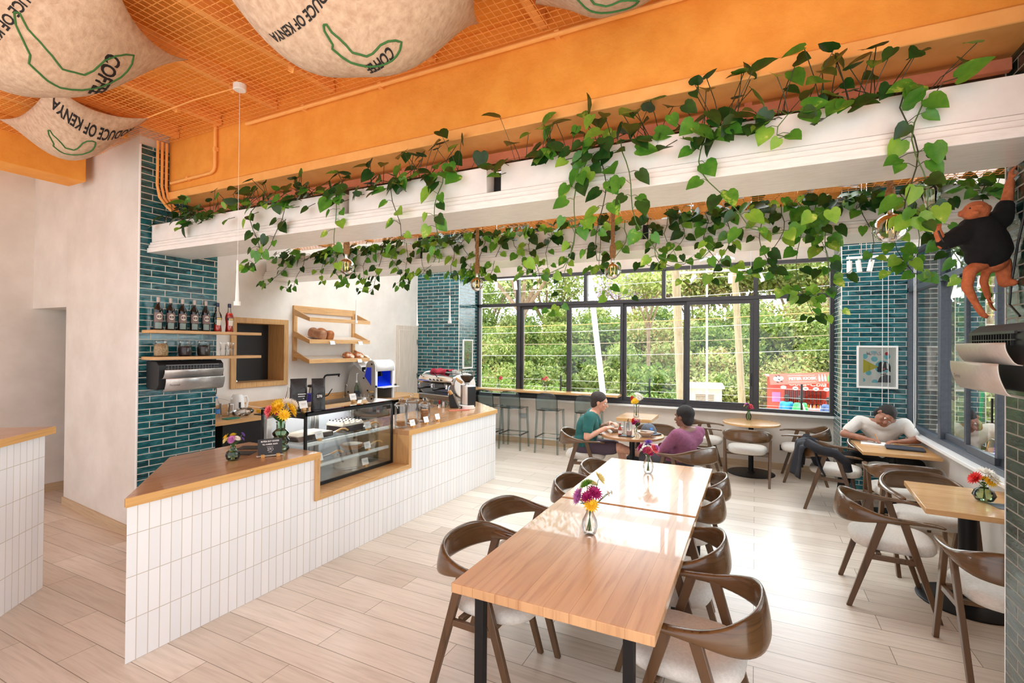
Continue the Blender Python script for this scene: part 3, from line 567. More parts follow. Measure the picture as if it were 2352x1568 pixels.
# ---------------------------------------------------------------- shelves on the tiled column
for z, nm in ((1.935, 'upper oak shelf on the tiled column, carrying the bottles'), (1.683, 'lower oak shelf on the tiled column, carrying jars and glasses')):
    o = MB().bb(-5.198, -4.97, 2.625, 3.72, z, z + .03).build('wall_shelf', 'oak_u', bevel=.003); tag(o, nm, 'shelf', 'oak shelves on the tiled column')
pm('wine_glass', S(12, 10, 12), .08, coat=.5); noisy('wine_label', S(132, 112, 108), S(118, 100, 97), 40, .6); pm('cream_label', S(228, 220, 206), .6); pm('capsule', S(176, 160, 150), .35, .3)
pm('print_ink', S(46, 38, 38), .6)
SH = 1.966
def wine(y, label):
    t = thing('wine_bottle', label, 'bottle', (-5.07, y, SH), 0, 'dark bottles on the upper shelf')
    MB().lathe([(.034, 0), (.0375, .005), (.0375, .185), (.034, .205), (.018, .235), (.0142, .25), (.0142, .265)], n=24).build('body', 'wine_glass', t)
    MB().lathe([(.0148, .262), (.0155, .3), (.0155, .31), (.01, .311)], n=16).build('capsule', 'capsule', t)
    g = MB()
    def cyl(z0, z1, a0, a1, r, m):
        g.k = m; g.grid(lambda u, v: V((r * math.cos(a0 + (a1 - a0) * u), r * math.sin(a0 + (a1 - a0) * u), z0 + (z1 - z0) * v)), 14, 1)
    cyl(.075, .165, -1.35, .85, .0381, 0); cyl(.012, .07, -1.1, .4, .0379, 1)
    g.k = 2; g.grid(lambda u, v: V((.0387 * math.cos(-.2 + .62 * v * math.cos(2 * PI * u)), .0387 * math.sin(-.2 + .62 * v * math.cos(2 * PI * u)), .126 + .026 * v * math.sin(2 * PI * u))), 20, 1)
    for k, w in enumerate((.4, .62, .4)): g.k = 3; a0 = -.2; zc = .136 - .011 * k; g.grid(lambda u, v: V((.0391 * math.cos(a0 + w * (u - .5)), .0391 * math.sin(a0 + w * (u - .5)), zc + .0045 * (v - .5))), 6, 1)
    o = g.build('label', ['wine_label', 'grey_print', 'cream_label', 'print_ink'], t, uv=False, smooth=180)
pm('grey_print', S(120, 140, 134), .3)
for y, w in zip((2.70, 2.81, 2.92, 3.035, 3.15), ('leftmost of the row', 'second from the left', 'third from the left', 'fourth from the left', 'fifth, next to the clear bottle')):
    wine(y, 'dark bottle with brown label on the upper shelf, ' + w)
glass('bottle_clear', (.93, .92, .9), 1.5, 1.2); pm('orange_liquor', S(222, 38, 18), .1, coat=.6); pm('cap_blue', S(26, 30, 70), .35); pm('label_yellow', S(222, 196, 120), .6); pm('label_navy', S(34, 40, 66), .6)
def aper(y, lev, label):
    t = thing('aperitif_bottle', label, 'bottle', (-5.07, y, SH), 0, 'aperitif bottles on the upper shelf')
    pr = [(.036, 0), (.039, .006), (.033, .07), (.034, .09), (.041, .15), (.036, .18), (.017, .215), (.0145, .26)]
    MB().lathe(pr, n=22, caps=False).build('body', 'bottle_clear', t)
    q = [(r - .003, z + .003) for r, z in pr if z < lev] ; q.append((q[-1][0] * .96, lev)); MB().lathe(q, n=22).build('liquor', 'orange_liquor', t)
    MB().lathe([(.016, .26), (.017, .262), (.017, .3), (.012, .303)], n=16).build('cap', 'cap_blue', t)
    g = MB()
    def cyl(z0, z1, a0, a1, m, dr=.002):
        g.k = m; rad = lambda z: .034 + (z - .09) / .06 * .007
        g.grid(lambda u, v: V(((rad(z0 + (z1 - z0) * v) + dr) * math.cos(a0 + (a1 - a0) * u), (rad(z0 + (z1 - z0) * v) + dr) * math.sin(a0 + (a1 - a0) * u), z0 + (z1 - z0) * v)), 12, 4)
    cyl(.066, .125, -.75, .55, 0); cyl(.122, .15, -1.1, .75, 1); cyl(.128, .144, -.7, .4, 2, .0028)
    g.build('label', ['cream_label', 'label_navy', 'label_yellow'], t, uv=False, smooth=180)
aper(3.275, .075, 'clear aperitif bottle on the upper shelf, only a little red liquor left in it')
aper(3.405, .2, 'aperitif bottle full of red-orange liquor, last on the upper shelf')
noisy('oats', S(206, 176, 126), S(150, 112, 70), 90, .9, .4, coord='Object'); noisy('berries', S(66, 40, 44), S(34, 20, 24), 60, .7, .4, coord='Object'); noisy('beans', S(58, 38, 28), S(26, 17, 13), 70, .5, .5, coord='Object')
def clipjar(x, y, z, fill, label, lev=.115, sc=1):
    t = thing('clip_jar', label, 'jar', (x, y, z), 0, 'clip-top jars on the lower shelf')
    MB().lathe([(.048, 0), (.056, .008), (.062, .05), (.058, .095), (.05, .125), (.05, .138)], n=24, caps=False).build('jar_body', 'clear', t)
    MB().lathe([(.045, .003), (.053, .01), (.058, .05), (.054, lev * .85), (.03, lev)], n=24).build('contents', fill, t)
    MB().lathe([(.053, .138), (.054, .146), (.048, .153), (.01, .155)], n=24).build('lid', 'clear', t)
    MB().tube([(.054, 0, .12), (.06, 0, .135), (.056, 0, .15)], .0018, 5).build('clip', 'chrome', t)
clipjar(-5.08, 2.735, 1.714, 'oats', 'glass jar full of pale oats on the lower shelf', .125)
clipjar(-5.08, 2.955, 1.714, 'berries', 'glass jar of dark purple berries on the lower shelf, between two jars', .1)
clipjar(-5.08, 3.14, 1.714, 'beans', 'glass jar of dark beans on the lower shelf, nearest the drinking glasses', .11)
for k, (x, y) in enumerate(((-5.1, 3.36), (-5.1, 3.44), (-5.03, 3.4))):
    for j in range(2):
        o = MB().lathe([(.026, 0), (.028, .004), (.033, .075)], n=16, caps=False).lathe([(.025, .003), (.002, .004)], n=16, caps=False).build('tumbler', 'clear'); o.location = (x, y, 1.7135 + j * .064)
        tag(o, ('upper' if j else 'lower') + ' clear tumbler of the %s stack on the lower oak shelf' % ('left rear', 'right rear', 'front')[k], 'glass', 'stacked tumblers on the lower shelf')
# ---------------------------------------------------------------- wall heaters
noisy('heater_silver', S(196, 194, 192), S(184, 182, 180), 50, .32, 0, metal=.7); pm('heater_dark', S(26, 26, 28), .5)
pm('grille_grey', S(104, 104, 106), .5, .3)
def heater(label, loc, rz, ln, scale, word, m, gm='grille_grey'):
    # local: x along the wall, -y out of the wall
    t = thing('wall_heater', label, 'heater', loc, rz, None); h = ln / 2
    MB().extr([(-h, 0, .02), (-h, -.04, 0), (-h, -.17, .0), (-h, -.2, .05), (-h, -.2, .235), (-h, -.16, .27), (-h, 0, .27)], (ln, 0, 0)).build('casing', 'heater_dark', t, bevel=.006)
    g = MB()
    for k in range(16): g.bb(-h + .08 + k * (ln - .16) / 16, -h + .085 + k * (ln - .16) / 16, -.21, -.19, .18, .225)
    g.bb(-h + .06, h - .06, -.212, -.208, .2, .204).bb(-h + .06, h - .06, -.214, -.205, .226, .236).build('grille', gm, t)
    for z0, z1, dy in ((.1, .19, .215), (-.02, .11, .235)):
        def F(u, v, z0=z0, z1=z1, dy=dy): return V((-h + .03 + (ln - .06) * u, -dy - .035 * math.sin(v * PI * .55) + (0 if v > .12 else .05 * (1 - v / .12) ** 2), z0 + (z1 - z0) * v))
        MB().grid(F, 2, 12).build('reflector', m, t, solid=.004, smooth=60)
    lt = MB(); text(lt, word, .024, (-h + .11, -.2665, .045), (1, 0, 0), (0, -.1, 1), False, .003); lt.build('lettering', 'print_ink', t)
    return t
h = heater('silver wall heater on the tiled column under the lower oak shelf', (-5.198, 2.985, 1.40), R(90), .63, 1, 'Termosol', 'heater_silver')
t = thing('power_cable', 'black cable hanging from the heater on the tiled column', 'cable'); MB().tube([(-5.1, 3.3, 1.5), (-5.15, 3.32, 1.4), (-5.17, 3.34, 1.34), (-5.18, 3.342, 1.3)], .004, 6).build('cable', 'black_plastic', t)
noisy('heater_grey', S(206, 198, 190), S(198, 190, 182), 50, .4, 0, metal=.5)
heater('large pale grey wall heater on the dark tiled pier at the right edge', (1.09, 2.72, 1.685), R(-90), .56, 1, 'Termos', 'heater_grey', 'black_plastic')
t = thing('power_cable', 'black cable looping down the tiled pier behind the monkey lamp', 'cable'); MB().tube([(1.08, 2.95, 2.62), (1.08, 2.99, 2.45), (1.08, 3.05, 2.33), (1.075, 3.1, 2.15), (1.07, 3.1, 2.06), (1.07, 3.0, 2.0)], .005, 6).build('cable', 'black_plastic', t)
# ---------------------------------------------------------------- bread rack and loaves
t = thing('bread_rack', 'oak wall rack with three sloping shelves for bread', 'rack', (-5.9, 4.9, 1.6)); W_ = 1.2; H_ = .79
for y in (0, W_ - .06): MB().bb(0, .03, y, y + .06, 0, H_).build('upright', 'oak_v', t, bevel=.002)
MB().bb(0, .028, .06, W_ - .06, H_ - .1, H_).build('top_rail', 'oak_u', t, bevel=.002)
for k, z in enumerate((.08, .36, .67)):
    s = MB(); sl = lambda x, zz: (x, zz - .28 * (x - .03))
    for y in (-.0, W_ - .02):
        s.extr([(.03, y, z + .07), (.03, y, z - .02), (.32, y, z - .105), (.32, y, z - .05)], (0, .02, 0))
    s.extr([(.32, 0, z - .05), (.32, 0, z - .105), (.345, 0, z - .11), (.345, 0, z - .055)], (0, W_, 0)) if k else s.extr([(.32, 0, z - .05), (.32, 0, z - .105), (.345, 0, z - .11), (.345, 0, z - .055)], (0, W_, 0))
    s.extr([(.25, .02, z - .075), (.25, .02, z - .085), (.32, .02, z - .105), (.32, .02, z - .095)], (0, W_ - .04, 0))
    o = s.build('tray_frame', 'oak_u', t, bevel=.002)
    if k < 2: MB().extr([(.03, .02, z - .005), (.03, .02, z - .012), (.32, .02, z - .095), (.32, .02, z - .088)], (0, W_ - .04, 0)).build('tray_sheet', pm('tray_%d' % k, S(226, 216, 204), .5), o)
for y, z in ((.6, .73), (.03, .55), (1.17, .22)): MB().ball((.03, y, z), .008).build('screw', 'chrome', t)
noisy('crust', S(190, 122, 66), S(150, 84, 40), 14, .6, .4, bscale=40, bd=.006, coord='Object'); noisy('crust_flour', S(186, 108, 54), S(236, 222, 204), 16, .75, .4, bscale=40, coord='Object', lo=.5, hi=.62); noisy('crust_brown', S(178, 132, 100), S(150, 104, 76), 18, .7, .3, coord='Object')
def loaf(label, y, z, x, mat, big):
    if big:
        m = MB(); R_ = []
        for k in range(13):
            q = k / 12; s = 1 - (abs(q - .5) * 2) ** 6 * .25; R_.append([V((-.13 + .27 * q, s * .07 * math.copysign(abs(math.cos(2 * PI * i / 18)) ** .7, math.cos(2 * PI * i / 18)), max(-.055, s * (.075 + .012 * math.sin(9 * q)) * math.copysign(abs(math.sin(2 * PI * i / 18)) ** .75, math.sin(2 * PI * i / 18))))) for i in range(18)])
        m.rings(R_)
    else:
        m = MB().ball((0, 0, 0), .085, (1.15, 1, .72), 18)
        for k in range(len(m.v)): p = m.v[k]; m.v[k] = V((p.x, p.y, max(p.z, -.035) + .008 * math.sin(p.x * 40) * math.sin(p.y * 40)))
    o = m.build('bread_loaf', mat, sub=1, smooth=180); o.location = (x, y, z); o.rotation_euler = (0, R(13), R(6 if big else 20)); tag(o, label, 'bread', 'loaves on the bread rack')
loaf('long brown loaf on the middle shelf of the bread rack, left of the pair', 5.16, 1.985, -5.7, 'crust_brown', True)
loaf('long brown loaf on the middle shelf of the bread rack, right of the pair', 5.32, 1.985, -5.72, 'crust', True)
loaf('round floured loaf on the lowest bread shelf, left of the pair', 5.76, 1.66, -5.68, 'crust_flour', False)
loaf('round floured loaf on the lowest bread shelf, at its right end', 5.965, 1.66, -5.68, 'crust_flour', False)
pm('paper', S(244, 243, 240), .6)
for y, z, lb in ((5.3, 1.873, 'white paper price tag on the middle bread shelf below the long loaves'), (5.87, 1.873, 'white paper price tag on the middle bread shelf at its right end'), (5.86, 1.595, 'white paper price tag on the lowest bread shelf below the round loaves')):
    o = MB().box((0, 0, 0), (.002, .09, .055), rotm(0, R(-20), 0)).build('price_tag', 'paper'); o.location = (-5.538, y, z - .01); tag(o, lb, 'tag', 'paper tags on the bread rack')
# ---------------------------------------------------------------- cake display
X0, X1, Y0, Y1, Z0, Z1 = -3.97, -3.41, 2.975, 4.105, .606, 1.268
t = thing('cake_display', 'black framed glass display case of cakes set into the counter', 'display case')
MB().bb(X0, X1, Y0, Y1, Z0, Z0 + .029).build('base', 'black_metal', t); MB().bb(X0 + .02, X1 - .02, Y0 + .02, Y1 - .02, Z0 + .0292, Z0 + .0305).build('floor_sheet', 'steel', t); MB().bb(X0 + .012, X0 + .02, Y0 + .03, Y1 - .03, Z0 + .04, Z1 - .1).build('rear_panel', pm('case_grey', S(186, 190, 196), .35), t)
fr = MB()
for x in (X0, X1 - .022):
    for y in (Y0, Y1 - .022): fr.bb(x, x + .022, y, y + .022, Z0 + .03, Z1 - .012)
fr.bb(X1 - .02, X1, Y0, Y1, Z1 - .042, Z1 - .012).bb(X0, X1 - .02, Y0, Y0 + .02, Z1 - .06, Z1 - .012).bb(X0, X1 - .02, Y1 - .02, Y1, Z1 - .042, Z1 - .012).bb(X0, X0 + .02, Y0, Y1, Z1 - .1, Z1 - .012)
fr.build('frame', 'black_metal', t, bevel=.002)
MB().bb(X0 - .005, X1 + .012, Y0 - .012, Y1 + .008, Z1 - .011, Z1).build('top_glass', glass('top_glass', (.72, .74, .74), 1.6, 2.2), t)
MB().bb(X1 - .006, X1 - .001, Y0 + .022, Y1 - .022, Z0 + .03, Z1 - .042).build('front_glass', 'case_glass', t)
for y in (Y0 + .004, Y1 - .008): MB().bb(X0 + .022, X1 - .022, y, y + .004, Z0 + .03, Z1 - .06).build('side_glass', 'case_glass', t)
alu = MB()
for k in range(2):
    a = Y0 + .03 + k * .54; alu.bb(X0 + .025, X0 + .04, a, a + .05, Z0 + .04, Z1 - .1).bb(X0 + .025, X0 + .04, a + .48, a + .53, Z0 + .04, Z1 - .1).bb(X0 + .025, X0 + .04, a + .05, a + .48, Z0 + .04, Z0 + .08)
alu.build('rear_doors', 'steel', t, bevel=.002)
pm('rail_white', S(222, 230, 230), .3)
for z in (.785, .985):
    s = MB().bb(X0 + .07, X1 - .06, Y0 + .03, Y1 - .03, z - .008, z).build('glass_shelf', 'case_glass', t)
    MB().bb(X1 - .058, X1 - .03, Y0 + .03, Y1 - .03, z - .024, z + .004).cyl((X1 - .03, Y0 + .03, z - .012), (X1 - .03, Y1 - .05, z - .012), .009, n=10).build('shelf_rail', 'rail_white', s)
MB().cyl((X0 + .3, Y0 + .1, Z1 - .03), (X0 + .3, Y1 - .1, Z1 - .03), .01, n=10).build('light_tube', pm('tube_light', (1, 1, 1), .5, emit=(1, .98, .95), es=36), t)
noisy('choc', S(52, 34, 28), S(34, 22, 18), 30, .6, .3, coord='Object'); noisy('cream', S(238, 230, 216), S(226, 214, 198), 24, .6, .2, coord='Object'); noisy('pastry', S(206, 150, 92), S(176, 116, 64), 26, .6, .4, coord='Object'); pm('cherry', S(176, 40, 44), .3); pm('berry_dark', S(30, 22, 34), .3)
def rcake(label, x, y, z, dx, dy):
    t = thing('chocolate_cake', label, 'cake', (x, y, z)); MB().bb(-dx, dx, -dy, dy, 0, .06).build('sponge', 'choc', t, bevel=.006)
    m = MB().bb(-dx, dx, -dy, dy, .061, .085); rr = random.Random(3); q = MB()
    for i in range(5):
        for j in range(4): c = (-dx + .02 + i * (2 * dx - .04) / 4, -dy + .025 + j * (2 * dy - .05) / 3, .09); m.ball(c, .018, (1, 1, .8), 8); q.ball((c[0], c[1], .108), .008, n=8)
    m.build('cream_topping', 'cream', t, bevel=.003); q.build('berries', 'berry_dark', t)
rcake('chocolate cake topped with piped cream on the upper display shelf', -3.66, 3.68, .987, .11, .14)
t = thing('brownie_tray', 'flat dark brownie slab with pale drizzle on the upper display shelf', 'cake', (-3.68, 3.22, .987)); MB().bb(-.13, .13, -.2, .2, 0, .045).build('slab', 'choc', t, bevel=.005)
m = MB()
for k in range(14): m.tube([(-.12 + .018 * k, -.19, .046), (-.12 + .018 * k + .012, -.06, .049), (-.12 + .018 * k - .01, .06, .049), (-.12 + .018 * k + .01, .19, .046)], .003, 5)
m.build('drizzle', 'cream', t)
t = thing('cream_cake', 'round white cream cake with red dots at the bottom of the display', 'cake', (-3.62, 3.66, .637)); MB().lathe([(.135, 0), (.14, .004), (.14, .01), (.005, .011)], n=32).build('board', 'steel', t); MB().lathe([(.12, .012), (.122, .02), (.122, .105), (.112, .115), (.005, .116)], n=32).build('cake', 'cream', t)
m = MB()
for k in range(8): m.ball((.08 * math.cos(k * .785), .08 * math.sin(k * .785), .119), .008, n=8)
m.ball((0, 0, .119), .008, n=8).build('red_dots', 'cherry', t)
def pie(label, x, y, z, mat='pastry'):
    t = thing('pie', label, 'cake', (x, y, z)); MB().lathe([(.09, 0), (.11, .035), (.118, .038), (.112, .045), (.1, .04), (.005, .05)], n=24).build('pie_crust', mat, t); MB().lathe([(.1, .046), (.05, .055), (.005, .057)], n=24).build('filling', 'cream', t)
pie('pale topped pie on the middle display shelf near the left post', -3.66, 3.2, .787); pie('round pie on the middle display shelf, right of the first', -3.68, 3.8, .787); pie('golden pie on the display floor beside the left post', -3.63, 3.13, .637)
def tongs(label, x, y, z, rz):
    t = thing('cake_server', label, 'utensil', (x, y, z), rz); MB().tube([(-.12, 0, .012), (-.05, 0, .02), (0, 0, .03)], [.006, .006, .007], 8).build('blade', 'steel', t); MB().tube([(0, 0, .03), (.05, 0, .05), (.09, 0, .05), (.12, 0, .03)], .009, 8).build('handle', 'oak_edge', t)
tongs('cake server with curved wooden handle, upper display shelf centre', -3.56, 3.46, .987, 1.2); tongs('cake server with curved wooden handle, upper display shelf right', -3.56, 3.9, .987, 1.2); tongs('cake server with curved wooden handle, middle display shelf left', -3.56, 3.4, .787, 1.2); tongs('cake server with curved wooden handle, middle display shelf right', -3.56, 3.95, .787, 1.2)
def card(label, x, y, z, rz=0):
    t = thing('price_card', label, 'card', (x, y, z), R(90) + rz, 'white price cards on little wooden stands')
    MB().bb(-.016, .016, -.02, .012, 0, .022).build('wood_stand', 'oak_edge', t, bevel=.002); MB().box((0, .002, .052), (.085, .0015, .065), rotm(R(-18), 0, 0)).build('card', 'paper', t)
    MB().box((0, -.001, .06), (.05, .0005, .003), rotm(R(-18), 0, 0)).box((0, -.004, .05), (.04, .0005, .002), rotm(R(-18), 0, 0)).build('print', pm('faint_ink', S(150, 150, 154), .6) if 'faint_ink' not in MT else 'faint_ink', t)
for a in (('white price card on top of the display case, in front of the coffee bags', -3.5, 3.03, Z1 + .001), ('white price card on top of the display case, towards its right end', -3.6, 3.72, Z1 + .001), ('white price card before the brownie slab, upper display shelf', -3.46, 3.17, .99), ('white price card before the cream-topped chocolate cake', -3.46, 3.78, .99), ('white price card before the left pie, middle display shelf', -3.46, 3.17, .79), ('white price card before the right pie, middle display shelf', -3.46, 3.78, .79), ('white price card on the display floor by the left post', -3.45, 3.05, .637), ('white price card before the round white cream cake', -3.45, 3.74, .637), ('white price card before the leftmost cookie jar', -3.3, 4.29, CT), ('white price card before the middle cookie jar', -3.31, 4.55, CT), ('white price card before the right cookie jar', -3.33, 4.8, CT)): card(*a)
# things on the display case and counter
noisy('bag_foil', S(58, 58, 60), S(40, 40, 42), 8, .38, .5, bscale=14, bd=.02, coord='Object', metal=.3); pm('sticker_dark', S(24, 24, 25), .5); pm('white_ink', S(236, 236, 234), .6)
def bag(label, x, y, h, w, rz, sticker):
    t = thing('coffee_bag', label, 'bag', (x, y, Z1 + .001), rz); R_ = []
    for k in range(11):
        q = k / 10; hw = w * (.5 - .03 * math.sin(q * PI)); dp = .045 * (1 - q ** 2.2) + .004; R_.append([V((hw * math.copysign(abs(math.cos(a)) ** .5, math.cos(a)), dp * math.copysign(abs(math.sin(a)) ** .8, math.sin(a)) + .006 * math.sin(q * 9 + a), h * q)) for a in [2 * PI * i / 20 for i in range(20)]])
    MB().rings(R_).build('pouch', 'bag_foil', t, smooth=70)
    if sticker:
        m = MB(); disc(m, (.0, -.043, h * .42), (1, 0, 0), (0, .12, 1), .032); m.build('sticker', 'sticker_dark', t); m = MB(); text(m, '270', .03, (0, -.0445, h * .42), (1, 0, 0), (0, .12, 1), True); m.build('lettering', 'white_ink', t)
    else:
        m = MB()
        for k in range(5): m.box((.01, -.05 + .006 * k, h * .5 - .02 * k), (.07 - .01 * (k % 3), .0008, .006))
        m.build('print', 'white_ink', t)
bag('black foil coffee bag with printed lines, left one on top of the display case', -3.62, 3.08, .27, .15, R(70), False); bag('slimmer black coffee bag with round logo sticker on top of the display case', -3.5, 3.19, .27, .12, R(62), True)
def cookiejar(label, x, y, r, h, fh):
    t = thing('cookie_jar', label, 'jar', (x, y, CT), 0, 'glass cookie jars on the counter')
    MB().lathe([(r * .9, 0), (r, .008), (r * .92, .03), (r, .05), (r, h - .03), (r * .9, h)], n=28, caps=False).build('jar_body', 'clear', t)
    MB().lathe([(r * 1.05, h), (r * 1.08, h + .008), (r * .85, h + .03), (.014, h + .042), (.012, h + .052), (.024, h + .07), (.02, h + .088), (.003, h + .094)], n=24).build('lid', 'clear', t)
    m = MB(); rr = random.Random(int(y * 100))
    for k in range(int(fh / .014)): m.lathe([(r * .55, .012 + k * .014), (r * .72, .016 + k * .014), (r * .68, .024 + k * .014), (.004, .026 + k * .014)], (rr.uniform(-.006, .006), rr.uniform(-.006, .006), 0), 16)
    m.build('cookies', 'pastry', t)
cookiejar('leftmost glass cookie jar beside the display case, with a low pile of cookies', -3.42, 4.24, .066, .235, .06); cookiejar('tall middle glass cookie jar, nearly empty with a few cookies', -3.47, 4.5, .07, .25, .045); cookiejar('right glass cookie jar, filled with a tall stack of cookies', -3.45, 4.71, .062, .19, .135)
# ---------------------------------------------------------------- machines and small things on the counters
t = thing('coffee_grinder', 'white coffee grinder with clear bean hopper at the right end of the counter', 'grinder', (-3.62, 5.93, CT), R(-30))
pm('cream_enamel', S(232, 230, 226), .25, coat=.4)
MB().lathe([(.11, 0), (.115, .006), (.112, .05), (.1, .055)], n=28).build('base', 'cream_enamel', t, bevel=.002)
MB().prism([(-.07, -.06), (.07, -.06), (.075, 0), (.07, .1), (-.07, .1), (-.075, 0)], .055, .33).build('body', 'cream_enamel', t, bevel=.02)
MB().extr([(-.115, .0, .24), (-.07, .0, .33), (-.07, 0, .14), (-.085, 0, .15)], (0, .03, 0)).build('side_wing', 'cream_enamel', t, bevel=.004)
MB().extr([(-.072, -.064, .33), (-.02, -.064, .33), (-.015, -.064, .2), (-.04, -.064, .056), (-.072, -.064, .056)], (0, .01, 0)).build('chrome_strip', 'steel', t)
MB().bb(.074, .09, -.03, .09, .03, .31).build('rear_panel', 'black_plastic', t, bevel=.003); MB().bb(-.002, .05, -.118, -.1, .012, .045).build('switch_plate', 'black_plastic', t, bevel=.002); MB().bb(.013, .036, -.122, -.116, .02, .036).build('switch', 'white_plastic', t)
MB().lathe([(.03, .33), (.03, .345), (.055, .37)], n=20).build('collar', 'chrome', t)
MB().lathe([(.035, .365), (.09, .43), (.115, .52)], n=28, caps=False).lathe([(.117, .52), (.117, .53), (.004, .532)], n=28).build('hopper', 'clear', t)
MB().lathe([(.032, .367), (.086, .43), (.096, .462), (.05, .468), (.004, .466)], n=28).build('beans', 'beans', t)
MB().tube([(-.03, -.06, .36), (-.07, -.11, .4), (-.09, -.13, .43)], [.02, .019, .017], 12).build('portafilter_handle', 'oak_edge', t)
# espresso machine
t = thing('espresso_machine', 'chrome two-group espresso machine with white end panels behind the grinder', 'coffee machine', (-4.22, 6.34, CT), R(-18))
MB().bb(-.4, .4, -.25, .2, .07, .15).build('drip_base', 'steel', t, bevel=.012)
g = MB()
for k in range(24): g.bb(-.36 + k * .03, -.348 + k * .03, -.24, -.02, .151, .156)
g.build('drip_grate', 'chrome', t)
for x in (-.34, .34):
    for y in (-.18, .14): MB().lathe([(.03, 0), (.022, .01), (.018, .07)], (x, y, 0), 14).build('foot', 'black_plastic', t)
MB().bb(-.38, .38, .02, .19, .15, .36).build('back_body', 'steel', t, bevel=.012)
MB().extr([(-.42, -.24, .3), (-.42, -.26, .35), (-.42, -.22, .42), (-.42, -.1, .46), (-.42, .1, .46), (-.42, .2, .4), (-.42, .19, .34), (-.42, -.02, .31)], (.84, 0, 0)).build('upper_body', 'chrome', t, bevel=.015)
for x in (-.45, .42):
    q = [V((x, -.02 + .2 * math.cos(a), .29 + .19 * math.sin(a) * (1 if math.sin(a) > 0 else .95))) for a in [2 * PI * k / 24 for k in range(24)]]
    MB().extr(q, (.028, 0, 0)).build('end_panel', 'cream_enamel', t, bevel=.008)
for x in (-.2, .16):
    gp = MB().cyl((x, -.14, .31), (x, -.14, .25), .036, n=18).cyl((x, -.14, .25), (x, -.14, .235), .042, n=18).build('group_head', 'chrome', t)
    MB().tube([(x, -.17, .243), (x - .02, -.25, .245), (x - .05, -.36, .232)], [.012, .015, .018], 10).build('portafilter', 'black_plastic', gp)
for x in (-.38, .36): MB().tube([(x, -.2, .33), (x + .01, -.27, .28), (x + .015, -.28, .17)], .006, 8).build('steam_wand', 'chrome', t)
for x in (-.33, .05): MB().tube([(x, -.24, .41), (x - .04, -.26, .47)], .007, 8).build('lever', 'black_plastic', t)
for k in range(4): MB().cyl((-.1 + k * .09, -.255, .37), (-.1 + k * .09, -.265, .372), .012, n=12).build('button', 'black_plastic', t)
noisy('red_cloth', S(176, 30, 60), S(140, 20, 44), 8, .85, .3, coord='Object')
def Fc(u, v): return V((-.3 + .38 * u, -.12 + .2 * v, .464 + .03 * math.sin(u * 7 + 1) * math.sin(v * 5 + .5) ** 2 + .025 * math.sin(u * 3) - (.05 * max(0, .15 - v) / .15)))
o = MB().grid(Fc, 20, 12).build('bar_cloth', 'red_cloth', smooth=180, solid=.006); o.matrix_world = t.matrix_basis @ Matrix.Translation((0, 0, .022)); o.location = (-4.22, 6.34, CT + .022); o.rotation_euler = (0, 0, R(-18)); tag(o, 'crumpled crimson cloth lying on top of the espresso machine', 'cloth')
for k, (x, y, m) in enumerate(((.16, .0, 'cream_enamel'), (.24, .05, 'oak_edge'), (.3, -.05, 'cream_enamel'), (.34, .06, 'clear'))):
    o = MB().lathe([(.028, 0), (.036, .006), (.04, .05), (.037, .05), (.03, .01), (.003, .008)], n=18).build('cup', m); q = Matrix.Rotation(R(-18), 3, 'Z') @ V((x, y, 0)); o.location = (-4.22 + q.x, 6.34 + q.y, CT + .461); tag(o, ('white cup nearest the red cloth', 'brown cup', 'white cup at the front edge', 'clear glass cup at the right end')[k] + ' on top of the espresso machine', 'cup', 'cups on the espresso machine')
t = thing('knock_box', 'slanted black and wood tamping stand in front of the espresso machine', 'coffee tool', (-3.86, 5.98, CT), R(24))
MB().extr([(-.05, -.1, 0), (.07, -.1, 0), (-.01, -.1, .2), (-.07, -.1, .17)], (0, .12, 0)).build('stand', 'black_plastic', t, bevel=.008); MB().tube([(-.02, -.05, .16), (-.07, -.06, .24)], .028, 14).build('wood_grip', 'oak_edge', t)
g = MB()
for k in range(9): g.tube([(-.0 + k * .008, -.102, .19 - k * .018), (.01 + k * .008, -.106, .2 - k * .018), (.02 + k * .008, -.1, .19 - k * .018)], .003, 5)
g.build('spring', 'oak_edge', t)
o = MB().bb(-.14, .14, -.05, .05, 0, .006).build('bar_mat', noisy('pink_mat', S(206, 122, 104), S(190, 104, 88), 20, .9), bevel=.002); o.location = (-3.62, 5.72, CT + .0005); o.rotation_euler = (0, 0, R(50)); tag(o, 'dusty pink bar mat lying flat in front of the grinder', 'mat')
t = thing('tamper', 'red and chrome tamper on the counter left of the pink mat', 'coffee tool', (-4.12, 5.98, CT)); MB().lathe([(.03, 0), (.03, .025), (.012, .03)], n=18).build('tamper_base', 'chrome', t); MB().lathe([(.012, .03), (.018, .05), (.017, .08), (.004, .088)], n=16).build('handle', pm('red_gloss', S(178, 24, 32), .25, coat=.4), t)
t = thing('milk_jug', 'small steel milk jug on the counter in front of the espresso machine', 'jug', (-3.98, 5.88, CT)); MB().lathe([(.038, 0), (.042, .01), (.034, .06), (.036, .08), (.033, .08), (.03, .012), (.003, .01)], n=20).build('jug_body', 'steel', t); MB().tube([(.036, 0, .07), (.065, 0, .06), (.062, 0, .03), (.04, 0, .015)], .004, 6).build('handle', 'steel', t)
t = thing('straw_cup', 'black cup of black straws by the white wall end of the counter', 'cup', (-4.9, 6.6, CT)); MB().lathe([(.034, 0), (.044, .13), (.04, .13), (.03, .006), (.003, .005)], n=20).build('cup_body', glass('smoke_dark', (.25, .25, .26)), t)
m = MB(); rr = random.Random(5)
for k in range(16): a = rr.uniform(0, 6.28); r1 = rr.uniform(0, .022); e = rr.uniform(.03, .05); m.cyl((r1 * math.cos(a), r1 * math.sin(a), .008), (e * math.cos(a), e * math.sin(a), .21 + rr.uniform(-.02, .03)), .004, n=6)
m.build('straws', 'black_plastic', t)
